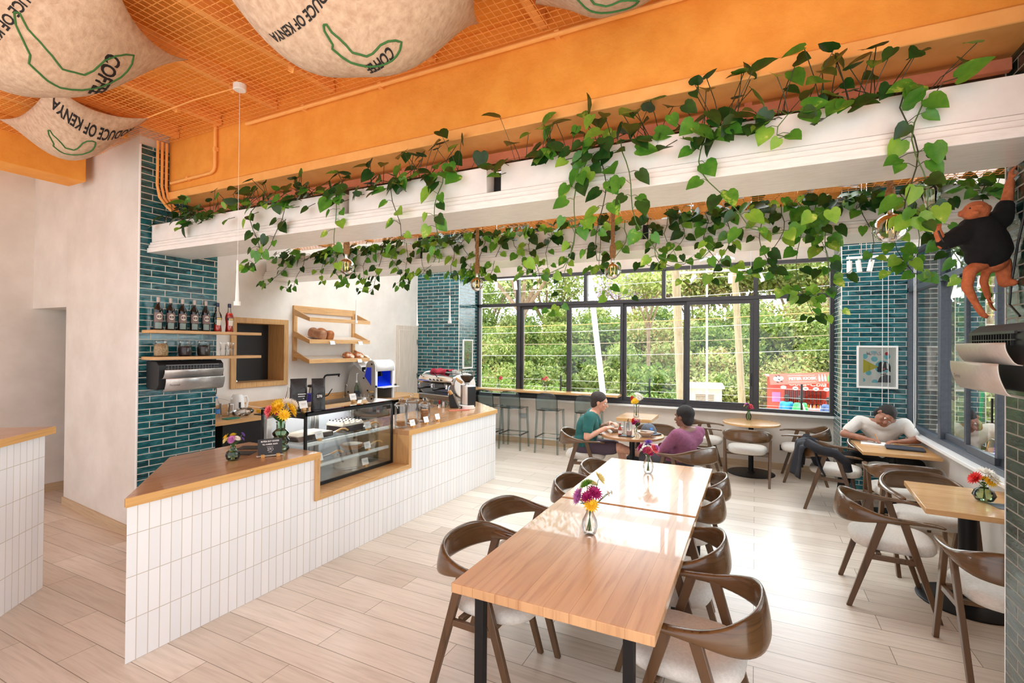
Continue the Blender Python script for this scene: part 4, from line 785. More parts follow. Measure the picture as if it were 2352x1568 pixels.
t = thing('storage_jar', 'clear jar with wooden lid between the straws and the espresso machine', 'jar', (-4.98, 6.95, CT)); MB().lathe([(.05, 0), (.055, .01), (.055, .13), (.04, .16)], n=22, caps=False).build('jar_body', 'clear', t); MB().lathe([(.044, .16), (.044, .185), (.003, .186)], n=20).build('lid', 'oak_edge', t)
t = thing('nut_bowl', 'small bowl of golden nuts beside the cup of straws', 'bowl', (-4.72, 6.62, CT)); MB().lathe([(.03, 0), (.055, .04), (.05, .04), (.003, .02)], n=20).build('bowl_body', 'clear', t); MB().ball((0, 0, .036), .048, (1, 1, .4), 12).build('nuts', 'oats', t)
o = MB().lathe([(.07, 0), (.075, .005), (.07, .03), (.02, .04), (.018, .05), (.003, .051)], n=24).build('black_lid', 'black_plastic'); o.location = (-4.05, 5.45, CT); tag(o, 'round black lid lying on the counter behind the cookie jars', 'lid')
# flower helper
pm('petal_yellow', S(248, 208, 50), .6); pm('petal_white', S(246, 240, 230), .6); pm('petal_pink', S(236, 112, 120), .6); pm('petal_magenta', S(176, 30, 110), .6); pm('petal_lilac', S(206, 132, 196), .6); pm('petal_purple', S(136, 92, 186), .6); pm('petal_red', S(222, 50, 44), .6); pm('petal_cream', S(240, 226, 160), .6); pm('petal_green', S(110, 164, 50), .6); pm('foliage', S(56, 104, 40), .5)
def bloom(m, c, r, dirn, n=16, layers=3):
    x, y, z = frame(dirn); c = V(c)
    for L in range(layers):
        el = .15 + .45 * L; rl = r * (1 - .22 * L); nn = max(6, n - 3 * L)
        for k in range(nn):
            a = 2 * PI * (k + .5 * L) / nn; ra = x * math.cos(a) + y * math.sin(a); sd = y * math.cos(a) - x * math.sin(a); w = rl * 2.6 / nn
            e = c + ra * rl * math.cos(el) + z * rl * math.sin(el); md = c + ra * rl * .5 * math.cos(el) + z * (rl * .5 * math.sin(el) + r * .06)
            m.add([c, md - sd * w, e, md + sd * w], [(0, 1, 2, 3)])
    m.ball(c + z * r * .12, r * .2, (1, 1, 1), 8)
def flowers(parent, zlip, heads, leaves=6, seed=1, spread=.05, low=.02):
    rr = random.Random(seed); s = MB()
    heads = list(heads) + [(dx * .55 + .5 * r * rr.choice((-1, 1)), dy * .55 + r * .5 * rr.choice((-1, 1)), dz * .75, r * .8, mat) for dx, dy, dz, r, mat in heads[:4]]
    for k, (dx, dy, dz, r, mat) in enumerate(heads):
        r *= 1.22
        c = V((dx, dy, zlip + dz)); s.tube([(-dx * .15, -dy * .15, low), (dx * .1, dy * .1, zlip), c * .9 + V((0, 0, c.z * .08)), c], .0022, 5)
        m = MB(); bloom(m, c, r, V((dx * 3, dy * 3 - .03, .12))); m.build('flower', mat, parent, uv=False, smooth=0)
    s.build('stem', 'stem_green', parent, uv=False); lf = MB()
    for k in range(leaves): a = rr.uniform(0, 6.28); leaf(lf, (.015 * math.cos(a), .015 * math.sin(a), zlip + rr.uniform(0, .04)), V((math.cos(a), math.sin(a), rr.uniform(.2, 1))), V((0, 0, 1)), rr.uniform(.5, 1) * spread)
    if leaves: lf.build('leaf', 'foliage', parent, uv=False, smooth=180)
def vase(label, loc, prof, mat, heads, leaves=5, seed=1, spread=.05, rz=0):
    t = thing('flower_vase', label, 'vase', loc, rz); MB().lathe(prof, n=24, caps=False).lathe([(prof[0][0], .002), (.002, .003)], n=24, caps=False).build('vase_body', mat, t)
    wl = [(r * .93, z + .003) for r, z in prof if z < prof[-1][1] * .6]; wl.append((wl[-1][0] * .9, wl[-1][1] + .001)); flowers(t, prof[-1][1], heads, leaves, seed, spread); return t
vase('big green bubble vase of yellow, pink and white chrysanthemums beside the display case', (-3.53, 2.83, CT), [(.05, 0), (.066, .015), (.066, .03), (.05, .055), (.066, .075), (.07, .09), (.05, .12), (.064, .14), (.066, .155), (.035, .185), (.034, .23), (.04, .245)], 'green_glass',
     [(.0, -.03, .11, .065, 'petal_yellow'), (.05, .05, .1, .062, 'petal_yellow'), (-.05, -.0, .13, .06, 'petal_yellow'), (-.02, -.1, .1, .045, 'petal_pink'), (-.05, -.07, .06, .04, 'petal_pink'), (.03, .1, .13, .05, 'petal_white'), (-.04, .09, .14, .05, 'petal_white'), (.06, -.02, .06, .05, 'petal_yellow')], 14, 3, .11)
vase('small round green vase of mixed flowers on the near end of the counter', (-3.57, 2.44, CT), [(.03, 0), (.045, .012), (.052, .04), (.045, .065), (.02, .085), (.018, .105), (.024, .115)], 'green_glass',
     [(-.04, -.03, .06, .028, 'petal_yellow'), (-.02, -.045, .04, .026, 'petal_cream'), (.01, -.02, .05, .03, 'petal_lilac'), (.03, .01, .05, .026, 'petal_white'), (.04, .05, .075, .02, 'petal_purple'), (.03, .055, .04, .02, 'petal_purple'), (-.03, .02, .07, .022, 'petal_yellow')], 5, 4, .04)
BUD = [(.022, 0), (.03, .01), (.042, .05), (.04, .075), (.022, .11), (.02, .125), (.024, .135)]
pm('card_black', S(44, 44, 46), .55)
t = thing('payment_sign', 'dark grey payment sign reading M-PESA BUY GOODS on wooden feet', 'sign', (-3.43, 2.655, CT), R(60))
MB().box((0, .012, .075), (.175, .003, .125), rotm(R(-8), 0, 0)).build('board', 'card_black', t); UX, UY = (1, 0, 0), (0, .139, .99)
m = MB(); text(m, 'M-PESA BUY GOODS', .0175, (0, .0165, .118), UX, UY, True, .001, 0, .8); text(m, 'TILL NUMBER: 565670', .0145, (0, .0132, .095), UX, UY, True, .001, 0, .8); text(m, '270 SERVED DAILY', .006, (0, .0107, .076), UX, UY, False, .001); text(m, '27', .03, (-.008, .0078, .056), UX, UY, False, .001, 0, .85); text(m, 'CAFE', .011, (.0, .0048, .035), UX, UY, False, .001)
a = [V((.014, .0078 - .0008, .056)) + V((1, 0, 0)) * .008 * math.cos(k * .5236) + V((0, .139, .99)) * .01 * math.sin(k * .5236) for k in range(13)]; m.tube(a, .0011, 5); m.build('lettering', 'white_ink', t)
for x in (-.055, .055): MB().bb(x - .013, x + .013, -.03, .0, 0, .022).build('foot', 'oak_edge', t, bevel=.002)
MB().box((0, .02, .005), (.19, .06, .002), rotm(R(-4), 0, 0)).build('base_card', 'paper', t)
for k in range(2):
    o = MB().bb(-.09, .09, -.065, .065, 0, .008).build('menu_pad', 'card_black', bevel=.002); o.location = (-3.72 - k * .13, 2.62 + .17 * k, CT + .0005); o.rotation_euler = (0, 0, R(30)); tag(o, ('dark menu pad lying behind the payment sign, nearer one', 'dark menu pad lying behind the payment sign, farther one')[k], 'menu', 'dark menu pads behind the sign')
# back counter things
def simple(name, label, cat, loc, parts, rz=0, group=None):
    t = thing(name, label, cat, loc, rz, group)
    for nm, mb, mt in parts: mb.build(nm, mt, t, bevel=0)
    return t
simple('kettle', 'white electric kettle on the back counter beside the tiled column', 'kettle', (-5.68, 3.93, BT), [('kettle_body', MB().lathe([(.075, 0), (.085, .01), (.08, .1), (.07, .2), (.05, .235), (.01, .24)], n=24), 'white_plastic'), ('handle', MB().tube([(0, .07, .2), (0, .12, .205), (0, .14, .15), (0, .12, .06), (0, .08, .04)], .014, 8), 'white_plastic'), ('spout', MB().extr([(-.02, -.06, .2), (.02, -.06, .2), (0, -.11, .22)], (0, 0, -.03)), 'white_plastic'), ('gauge', MB().box((.078, -.02, .1), (.008, .02, .09)), 'heater_dark')])
simple('water_bottle', 'clear plastic water bottle with blue cap next to the tiled column', 'bottle', (-5.55, 3.58, BT), [('bottle_body', MB().lathe([(.035, 0), (.04, .01), (.04, .15), (.036, .17), (.016, .21), (.014, .225)], n=18, caps=False), 'clear'), ('cap', MB().lathe([(.016, .225), (.016, .245), (.003, .246)], n=14), pm('cap_light_blue', S(90, 150, 214), .4)), ('label', MB().lathe([(.0405, .05), (.0405, .1)], n=18, caps=False), pm('label_blue', S(66, 130, 200), .5))])
simple('spray_jug', 'white plastic measuring jug between the water bottle and the kettle', 'jug', (-5.6, 3.72, BT), [('jug_body', MB().lathe([(.045, 0), (.05, .01), (.058, .15), (.053, .15), (.044, .012), (.003, .01)], n=20), 'clear'), ('handle', MB().tube([(0, .055, .13), (0, .1, .13), (0, .1, .05), (0, .05, .03)], .008, 8), 'white_plastic')])
m = MB().ball((0, 0, .05), .1, (1, 1.2, .5), 14)
for k, p in enumerate(m.v): m.v[k] = p + V((.012 * math.sin(p.y * 60 + p.z * 40), .01 * math.sin(p.x * 70), .01 * math.sin(p.x * 50 + p.y * 66)))
o = m.build('plastic_bag', glass('film', (.88, .88, .87), 1.5, 2), smooth=180); o.location = (-5.42, 3.82, BT); tag(o, 'crumpled clear plastic bag on the back counter in front of the kettle', 'bag')
for nm, lb, c, loc, d, mt in (('tablet', 'dark tablet lying on the back counter edge by the plastic bag', 'tablet', (-5.36, 4.06, BT), (.13, .19, .01), 'black_plastic'), ('notebook', 'green notebook lying at the back counter edge near the column', 'book', (-5.34, 3.62, BT), (.1, .15, .012), pm('green_cover', S(24, 120, 96), .5)), ('yellow_box', 'flat yellow box on the back counter beyond the tablet', 'box', (-5.52, 4.2, BT), (.14, .16, .035), pm('yellow_cover', S(238, 190, 40), .5)), ('paper_pad', 'white paper pad with teal edge on the back counter left of the glass bottles', 'paper', (-5.45, 4.5, BT), (.16, .26, .015), 'paper')):
    o = MB().bb(-d[0] / 2, d[0] / 2, -d[1] / 2, d[1] / 2, 0, d[2]).build(nm, mt, bevel=.003); o.location = loc; tag(o, lb, c)
t = thing('charger_cable', 'white cable trailing over the back counter from the wall socket', 'cable'); MB().tube([(-5.88, 3.75, 1.2), (-5.8, 3.85, 1.16), (-5.72, 4.1, 1.06), (-5.6, 4.2, 1.03), (-5.52, 4.35, 1.02), (-5.45, 4.45, 1.01)], .0045, 6).build('cable', 'white_plastic', t); MB().bb(-5.9, -5.86, 3.7, 3.78, 1.18, 1.24).build('plug', 'black_plastic', t, bevel=.004)
o = MB().bb(-5.9, -5.888, 3.62, 3.8, 1.165, 1.26).build('wall_socket', 'steel', bevel=.003); tag(o, 'steel wall socket on the white wall left of the kettle', 'socket')
BOT = [(.04, 0), (.045, .01), (.045, .12), (.02, .22), (.015, .25), (.017, .27)]
for k, y in enumerate((4.62, 4.76)): simple('carafe_bottle', ('clear glass carafe bottle on the back counter, left of the pair', 'clear glass carafe bottle on the back counter, right of the pair')[k], 'bottle', (-5.62 - .08 * k, y, BT), [('bottle_body', MB().lathe(BOT, n=20, caps=False), 'clear'), ('stopper', MB().ball((0, 0, .28), .014, n=10), 'white_plastic')], 0, 'carafe bottles on the back counter')
simple('blender_jar', 'glass jar with wide black lid behind the coffee bags', 'jar', (-5.5, 4.95, BT), [('jar_body', MB().lathe([(.075, 0), (.08, .01), (.08, .2), (.07, .26)], n=22, caps=False), 'clear'), ('contents', MB().lathe([(.072, .004), (.076, .02), (.076, .17), (.003, .175)], n=22), 'pastry'), ('lid', MB().lathe([(.09, .26), (.1, .27), (.09, .29), (.003, .295)], n=22), 'black_plastic')])
simple('blue_tub', 'royal blue tub with a white label on the back counter', 'tub', (-5.35, 4.8, BT), [('tub_body', MB().lathe([(.08, 0), (.09, .01), (.105, .19), (.1, .19), (.085, .015), (.003, .012)], n=24), pm('blue_tub', S(34, 34, 140), .3)), ('label', MB().box((.1, .02, .08), (.006, .06, .07), rotm(0, R(5), R(12))), 'paper')])
SYR = [(.034, 0), (.037, .008), (.037, .17), (.015, .22), (.013, .26)]
for k, (y, pump) in enumerate(((5.98, 1), (6.08, 1), (6.19, 0), (6.3, 0))):
    t = simple('syrup_bottle', 'dark syrup bottle by the sink, ' + ('with tall white pump, leftmost', 'with tall white pump, second from left', 'with gold cap, third from left', 'with gold cap, nearest the bread slicer')[k], 'bottle', (-5.6, y - .12, BT), [('bottle_body', MB().lathe(SYR, n=18, caps=False), 'green_glass'), ('label', MB().lathe([(.0378, .04), (.0378, .13)], n=18, caps=False), 'label_navy')], 0, 'syrup bottles by the sink')
    if pump: MB().cyl((0, 0, .26), (0, 0, .4), .006, n=8).lathe([(.014, .26), (.014, .285), (.006, .29)], n=14).tube([(0, 0, .395), (.0, .03, .4), (0, .06, .39)], .006, 8).build('pump', 'white_plastic', t)
    else: MB().lathe([(.014, .26), (.014, .285), (.003, .286)], n=14).build('cap', pm('gold_cap', S(196, 160, 90), .3, .8) if 'gold_cap' not in MT else 'gold_cap', t)
for k, (y, x, h) in enumerate(((5.62, -5.33, .12), (5.75, -5.3, .1), (5.85, -5.3, .12))): simple('spice_jar', ('clear jar with black lid at the back counter edge', 'clear jar without lid at the back counter edge', 'clear jar with metal lid at the back counter edge, before the bread slicer')[k], 'jar', (x, y, BT), [('jar_body', MB().lathe([(.04, 0), (.043, .008), (.043, h)], n=18, caps=False), 'clear'), ('contents', MB().lathe([(.038, .004), (.04, .01), (.04, h * .5), (.003, h * .52)], n=16), ('beans', 'cream', 'oats')[k])] + ([('lid', MB().lathe([(.045, h), (.045, h + .02), (.003, h + .021)], n=18), ('black_plastic', '', 'gold_cap')[k])] if k != 1 else []))
o = MB().bb(-.06, .06, -.09, .09, 0, .15).build('speaker_box', 'black_plastic', bevel=.012); o.location = (-5.78, 6.25, BT); o.rotation_euler = (0, 0, .0); tag(o, 'small black box against the white wall left of the bread slicer', 'box')
# bread slicer
t = thing('bread_slicer', 'grey metal bread slicing machine with blue panels inside', 'bread slicer', (-5.52, 6.12, BT))
noisy('slicer_grey', S(196, 194, 190), S(182, 180, 176), 40, .35, 0, metal=.6); pm('blue_panel', S(20, 60, 235), .25); pm('slicer_white', S(240, 240, 240), .25)  # plain blue for the slicer's slide and panels
D_ = .23
side = [(-.34, 0), (.27, 0), (.27, .52), (.24, .585), (.19, .61), (.13, .6), (.09, .56), (.05, .4), (-.17, .53), (-.26, .42), (-.34, .12)]
for y in (-D_, D_ - .02): MB().extr([(a, y, b) for a, b in side], (0, .02, 0)).build('side_panel', 'slicer_grey', t, bevel=.002)
MB().extr([(.1, -D_ - .002, .5), (.19, -D_ - .002, .5), (.19, -D_ - .002, .22), (.06, -D_ - .002, .36)], (0, -.004, 0)).build('blue_window', 'blue_panel', t)
hood = [(.27, .44), (.272, .52), (.24, .588), (.19, .613), (.13, .603)]
MB().rings([[V((a, y, b)) for a, b in hood] for y in (-D_ + .02, D_ - .02)], False, False).build('hood', 'slicer_white', t, solid=.008)
for q in (-D_ + .02, D_ - .05): MB().bb(.245, .27, q, q + .03, 0, .44).build('front_post', 'slicer_white', t)
MB().bb(-.02, .0, -D_ + .02, D_ - .02, .2, .5).build('blade_frame', 'black_metal', t)
MB().bb(.08, .1, -.02, .02, .2, .45).build('pusher', 'black_metal', t, bevel=.004)
MB().extr([(.02, -D_ + .021, .34), (.02, -D_ + .021, .33), (.26, -D_ + .021, .18), (.26, -D_ + .021, .19)], (0, 2 * D_ - .042, 0)).build('blue_slide', 'blue_panel', t)
MB().extr([(.0, D_ - .03, .48), (.2, D_ - .03, .48), (.2, D_ - .03, .22), (.06, D_ - .03, .25)], (0, .006, 0)).build('inner_panel', 'blue_panel', t)
MB().extr([(.2, -D_ + .03, .2), (.2, -D_ + .03, .19), (.4, -D_ + .03, .185), (.4, -D_ + .03, .195)], (0, 2 * D_ - .06, 0)).build('out_tray', 'slicer_white', t, bevel=.002)
MB().extr([(-.3, -D_ + .04, .66), (-.28, -D_ + .04, .68), (.02, -D_ + .04, .44), (.0, -D_ + .04, .42)], (0, 2 * D_ - .08, 0)).build('feed_chute', 'slicer_white', t, bevel=.003)
for x, z in ((.2, .55), (-.28, .1), (.04, .33), (.12, .14), (.22, .06)): MB().cyl((x, -D_, z), (x, -D_ - .01, z), .014, n=12).build('bolt', 'black_plastic', t)
for y in (-D_ + .0, D_): MB().ball((.29, y, .21), .018, n=10).build('knob', 'black_plastic', t)
MB().lathe([(.02, 0), (.02, .004), (.003, .005)], (.235, .02, .0), 16).build('badge', 'steel', t).location = (.026, 0, .53)
o = MB().bb(-.1, .1, -.15, .15, 0, .02).build('chopping_board', 'oak_u', bevel=.003); o.location = (-5.06, 6.72, CT); tag(o, 'small oak chopping board beside the bread slicer', 'board')
# ---------------------------------------------------------------- chairs
wood('walnut', S(100, 71, 43), S(48, 33, 20), 'u', .26, .4, coat=.35); wood('walnut_v', S(94, 66, 41), S(52, 35, 22), 'v', .32, .4, coat=.2)
noisy('boucle', S(236, 231, 223), S(224, 218, 208), 60, .95, .7, bscale=210, bd=.006)
def chair(label):
    t = thing('dining_chair', label, 'chair', (0, 0, 0), 0, 'dark wooden armchairs with cream seats')
    hp = [(.245, .27, .635, .05, .02), (.268, .2, .65, .052, .022), (.285, .1, .654, .05, .027), (.292, 0, .655, .046, .038), (.29, -.1, .657, .042, .062), (.272, -.19, .662, .036, .105), (.22, -.265, .668, .032, .15), (.13, -.31, .672, .03, .172), (0, -.325, .673, .03, .178)]
    P = [(x, y, z, w, h) for x, y, z, w, h in hp] + [(-x, y, z, w, h) for x, y, z, w, h in hp[-2::-1]]; rs = []
    Q = []
    for i in range(len(P) - 1):
        for k in range(3):
            q = k / 3; p0, p1, p2, p3 = P[max(i - 1, 0)], P[i], P[i + 1], P[min(i + 2, len(P) - 1)]
            Q.append([.5 * (2 * b + (c - a) * q + (2 * a - 5 * b + 4 * c - d) * q * q + (3 * b - a - 3 * c + d) * q ** 3) for a, b, c, d in zip(p0, p1, p2, p3)])
    Q.append(list(P[-1]))
    for i, (x, y, z, w, h) in enumerate(Q):
        a, b = Q[max(i - 1, 0)], Q[min(i + 1, len(Q) - 1)]; d = V((b[0] - a[0], b[1] - a[1], 0)).normalized(); o = V((d.y, -d.x, 0)); e = 1 if 0 < i < len(Q) - 1 else .35
        tilt = .18 * min(1, h / .13); up = (V((0, 0, 1)) + o * (tilt)).normalized()
        rs.append([V((x, y, z)) + o * (w / 2 * e * math.copysign(abs(math.cos(2 * PI * k / 14)) ** .75, math.cos(2 * PI * k / 14))) + up * (h / 2 * e * math.copysign(abs(math.sin(2 * PI * k / 14)) ** .8, math.sin(2 * PI * k / 14))) for k in range(14)])
    MB().rings(rs).build('back_and_arms', 'walnut', t, smooth=180)
    def leg(p0, p1, w0, w1):
        m = MB(); p0, p1 = V(p0), V(p1); R_ = []
        for p, w in ((p0, w0), (p0.lerp(p1, .5), (w0 + w1) / 2), (p1, w1)): R_.append([p + V((sx * .015, sy * w / 2, 0)) for sx, sy in ((-1, -1), (1, -1), (1, 1), (-1, 1))])
        return m.rings(R_).build('leg', 'walnut_v', t, bevel=.004)
    for s in (-1, 1):
        leg((s * .272, .235, 0), (s * .287, .035, .655), .032, .052); leg((s * .268, -.275, 0), (s * .287, -.075, .655), .034, .054)
        MB().bb(s * .277 - .012, s * .277 + .012, -.15, .115, .36, .395).build('side_stretcher', 'walnut_v', t, bevel=.003)
    for y in (-.1, .09): MB().bb(-.266, .266, y - .015, y + .015, .375, .405).build('seat_rail', 'walnut', t, bevel=.003)
    S_ = []
    for zz, sc in ((.406, .9), (.412, .955), (.43, 1.0), (.452, 1.0), (.472, .965), (.484, .86), (.489, .6), (.49, .02)):
        ring = []
        for k in range(32):
            a = 2 * PI * k / 32; cx = math.copysign(abs(math.cos(a)) ** .62, math.cos(a)); sy = math.copysign(abs(math.sin(a)) ** .62, math.sin(a)); y = .005 + .255 * sc * sy
            ring.append(V((.26 * sc * cx * (1 if abs(y) > .27 else .98) * (.97 + .05 * sy), y, zz)))
        S_.append(ring)
    MB().rings(S_).build('seat', 'boucle', t, smooth=180); return t
CH = [(-1.285, 2.50, -92, 'dining chair at the near left corner of the long table, closest to the camera'), (-1.36, 3.05, -95, 'dining chair on the left of the long table, just behind the near left one'),
      (-1.17, 3.92, -90, 'dining chair tucked at the left of the far table half, mostly hidden by it'), (-1.15, 4.55, -90, 'dining chair at the far left end of the long tables, only its back showing'),
      (-.275, 2.46, 86, 'dining chair at the near right corner of the long table, largest chair in the photo'), (-.46, 3.08, 90, 'dining chair on the right of the long table, second from the camera'),
      (-.53, 4.0, 90, 'dining chair on the right of the long tables, third from the camera'), (-.52, 4.56, 90, 'dining chair at the far right end of the long tables'),
      (-1.98, 6.22, -78, 'dining chair under the man in the teal shirt'), (-.72, 5.88, 60, 'dining chair under the person in the purple sweater'), (-1.2, 6.88, 188, 'dining chair behind the dining table of the two people, facing the camera'),
      (-.69, 8.03, -90, 'dining chair left of the round window table, seen side-on'), (-.09, 7.56, 0, 'dining chair with its back to the camera before the round window table'), (.6, 8.0, 90, 'dining chair right of the round window table, by the low wall'),
      (.84, 6.8, -100, 'dining chair with a dark jacket hung over its back'), (1.36, 7.4, 180, 'dining chair under the writing man in the white shirt'), (1.31, 6.1, 0, 'dining chair with its back to the camera at the writing man\'s table'),
      (1.3, 5.24, 186, 'dining chair behind the near window table, facing the camera'), (.9, 4.54, -92, 'dining chair left of the near window table, whole side in view'), (1.33, 3.84, 2, 'dining chair cut by the tiled pier at the lower right')]
c0 = chair(CH[0][3]); c0.location = (CH[0][0], CH[0][1], 0); c0.rotation_euler = (0, 0, R(CH[0][2]))
for x, y, a, lb in CH[1:]: dup(c0, (x, y, 0), R(a), lb)
# ---------------------------------------------------------------- tables
wood('table_wood', S(214, 168, 122), S(190, 140, 98), 'v', .24, .5, coat=.3, planks=dict(w=6, h=.115, m=.0008, c1=(1, 1, 1), c2=(.86, .81, .77), cm=(.5, .4, .32), off=.3))
for k, (y0, y1, zt, lb) in enumerate(((1.93, 3.372, .75, 'near half of the long wooden dining table, closest to the camera'), (3.385, 4.77, .756, 'far half of the long wooden dining table, under the purple flowers'))):
    t = thing('dining_table', lb, 'table', (-.795, (y0 + y1) / 2, 0)); h = (y1 - y0) / 2; w = .46
    MB().bb(-w, w, -h, h, zt - .045, zt).build('tabletop', 'table_wood', t, bevel=.004)
    for sx in (-1, 1):
        for sy in (-1, 1): MB().bb(sx * .345 - .022, sx * .345 + .022, sy * (h - .08) - .022, sy * (h - .08) + .022, 0, zt - .05).build('leg', 'black_metal', t, bevel=.002)
    for sy in (-1, 1): MB().bb(-.34, .34, sy * (h - .08) - .015, sy * (h - .08) + .015, zt - .075, zt - .046).build('cross_rail', 'black_metal', t, bevel=.002)
def ptable(label, x, y, top, mat, br=.29, rz=0, zt=.75, pole=.035):
    t = thing('pedestal_table', label, 'table', (x, y, 0), rz); top.build('tabletop', mat, t, bevel=.003)
    MB().cyl((0, 0, .02), (0, 0, zt - .04), pole, n=20).build('pole', 'black_metal', t)
    MB().lathe([(br, 0), (br, .008), (br - .01, .014), (pole + .02, .018), (pole + .015, .03)], n=40).build('base', 'black_metal', t); MB().box((0, 0, zt - .038), (.34, .07, .008)).box((0, 0, zt - .038), (.07, .34, .008)).build('bracket', 'black_metal', t); return t
wood('light_top', S(222, 176, 120), S(196, 148, 92), 'u', .25, .9, coat=.4, planks=dict(w=6, h=.07, m=.0006, c1=(1, 1, 1), c2=(.9, .86, .82), cm=(.6, .5, .4)))
wood('round_top', S(176, 128, 84), S(134, 90, 54), 'u', .22, .9, coat=.5)
rt = lambda r, z: MB().lathe([(r - .003, z - .03), (r, z - .027), (r, z - .003), (r - .003, z), (.002, z)], n=48)
ptable('round dining table where the two people sit, set with bowls', -1.375, 6.22, rt(.385, .75), 'round_top'); ptable('round pale wooden table against the window wall, bare but for a small vase', -.045, 8.07, rt(.385, .75), 'light_top', .32)
ptable('square light wooden table where the man in white is writing', 1.37, 6.74, MB().bb(-.335, .335, -.375, .375, .715, .75), 'light_top', .28); ptable('square light wooden table nearest the tiled pier, with a round vase', 1.4, 4.71, MB().bb(-.31, .31, -.41, .41, .712, .75), 'light_top', .3, R(-4), pole=.055)
ptable('small pale wooden side table behind the two people, by the window wall', -1.62, 7.72, MB().bb(-.26, .26, -.33, .33, .72, .77), 'light_top', .25, zt=.77)
t = thing('window_bar', 'long pale wooden bar shelf under the window behind the clear stools', 'bar shelf'); MB().bb(-4.93, -2.05, 8.17, 8.455, .985, 1.025).build('bar_top', 'light_top', t, bevel=.003)
for x in (-4.6, -3.3, -2.2): MB().bb(x - .02, x + .02, 8.25, 8.47, .955, .984).build('bracket', 'black_metal', t)
def stool(label):
    t = thing('bar_stool', label, 'bar stool', (0, 0, 0), 0, 'clear smoke-grey bar stools at the window')
    for sx in (-1, 1):
        MB().rings([[V((sx * (a), b, z)) + V((p * w, q * w, 0)) for p, q in ((-1, -1), (1, -1), (1, 1), (-1, 1))] for a, b, z, w in ((.205, .2, 0, .014), (.18, .17, .72, .018))]).build('leg', 'smoke', t, bevel=.003)
        MB().rings([[V((sx * (a), b, z)) + V((p * w, q * w, 0)) for p, q in ((-1, -1), (1, -1), (1, 1), (-1, 1))] for a, b, z, w in ((.205, -.21, 0, .014), (.18, -.175, .72, .018))]).build('leg', 'smoke', t, bevel=.003)
    m = MB()
    for a, b in (((-.198, .19), (.198, .19)), ((-.198, -.2), (.198, -.2)), ((-.198, -.2), (-.198, .19)), ((.198, -.2), (.198, .19))): m.tube([(a[0], a[1], .27), (b[0], b[1], .27)], .012, 6)
    m.build('footrest', 'smoke', t)
    MB().grid(lambda u, v: V((-.2 + .4 * u, -.19 + .38 * v, .735 - .03 * math.sin(PI * u) * math.sin(PI * v) - .012 * (v > .9))), 12, 12).build('seat', 'smoke', t, smooth=180, solid=.014)
    def Fb(u, v):
        a = (u - .5) * 2; w = .195 * (1 - .12 * max(0, v - .75) / .25); return V((a * w, -.19 - .03 * (1 - a * a) - .03 * v, .73 + .31 * v - (.05 * abs(a) ** 4) * v))
    MB().grid(Fb, 14, 10).build('backrest', 'smoke', t, smooth=180, solid=.012); return t
SL = [(-4.42, 'clear smoke-grey bar stool at the left, half hidden by the coffee grinder'), (-3.9, 'clear smoke-grey bar stool, first one fully in view right of the counter'), (-3.2, 'clear smoke-grey bar stool in front of the wall vase, second fully in view'), (-2.5, 'clear smoke-grey bar stool partly hidden behind the man in teal')]
s0 = stool(SL[0][1]); s0.location = (SL[0][0], 8.03, 0)
for x, lb in SL[1:]: dup(s0, (x, 8.03, 0), R(3), lb)
# vases on the tables
CLR = 'clear'; SM = [(.025, 0), (.036, .01), (.046, .05), (.042, .085), (.022, .125), (.02, .145), (.026, .155)]
vase('clear bud vase of pink, purple, green and yellow flowers on the near table half', (-.86, 2.79, .751), SM, CLR, [(-.02, -.0, .13, .045, 'petal_green'), (.05, .02, .17, .045, 'petal_cream'), (-.06, -.02, .07, .048, 'petal_lilac'), (.03, -.01, .09, .046, 'petal_magenta'), (.02, -.04, .03, .042, 'petal_yellow'), (.1, .02, .09, .02, 'petal_white'), (.12, .02, .1, .016, 'petal_white')], 5, 5, .05)
vase('clear bud vase of purple and pink asters on the far table half', (-.82, 4.34, .757), SM, CLR, [(0, 0, .11, .035, 'petal_purple'), (-.06, -.01, .06, .045, 'petal_magenta'), (.05, -.01, .06, .045, 'petal_pink'), (.07, .0, .07, .03, 'petal_lilac'), (.01, .02, .08, .03, 'petal_purple'), (.02, -.02, .02, .028, 'petal_magenta')], 5, 6, .04)
vase('tall clear vase of white, red and yellow flowers on the side table behind the people', (-1.62, 7.6, .771), [(.04, 0), (.042, .01), (.036, .06), (.04, .16), (.05, .19)], CLR, [(-.06, 0, .1, .05, 'petal_red'), (.02, 0, .14, .06, 'petal_white'), (.07, .0, .12, .04, 'petal_white'), (0, -.04, .06, .055, 'petal_yellow')], 5, 8, .06)
vase('small green vase with pink blossoms on the round window table', (-.08, 8.25, .751), BUD, 'green_glass', [(-.03, 0, .1, .035, 'petal_lilac'), (.03, 0, .08, .04, 'petal_pink'), (.05, .0, .06, .03, 'petal_magenta'), (-.05, 0, .08, .025, 'petal_cream')], 4, 9, .05)
vase('round teal vase of red, white and yellow blooms on the near window table', (1.49, 4.71, .751), [(.025, 0), (.05, .01), (.068, .045), (.055, .08), (.024, .1), (.026, .112)], 'green_glass', [(-.05, -.01, .05, .05, 'petal_red'), (.01, 0, .09, .06, 'petal_white'), (.05, 0, .05, .055, 'petal_yellow'), (.02, -.04, .04, .04, 'petal_yellow')], 4, 10, .04)
vase('bud vase of white, cream and pink flowers at the left end of the window bar', (-4.38, 8.3, 1.026), BUD, CLR, [(-.05, 0, .08, .04, 'petal_cream'), (.01, 0, .08, .045, 'petal_green'), (.06, 0, .07, .04, 'petal_pink')], 3, 12, .05)
vase('bud vase of magenta and pale flowers on the window bar, behind the middle stools', (-3.42, 8.3, 1.026), BUD, CLR, [(-.04, 0, .07, .045, 'petal_magenta'), (.03, 0, .1, .04, 'petal_pink'), (.06, 0, .07, .035, 'petal_cream')], 4, 13, .05)
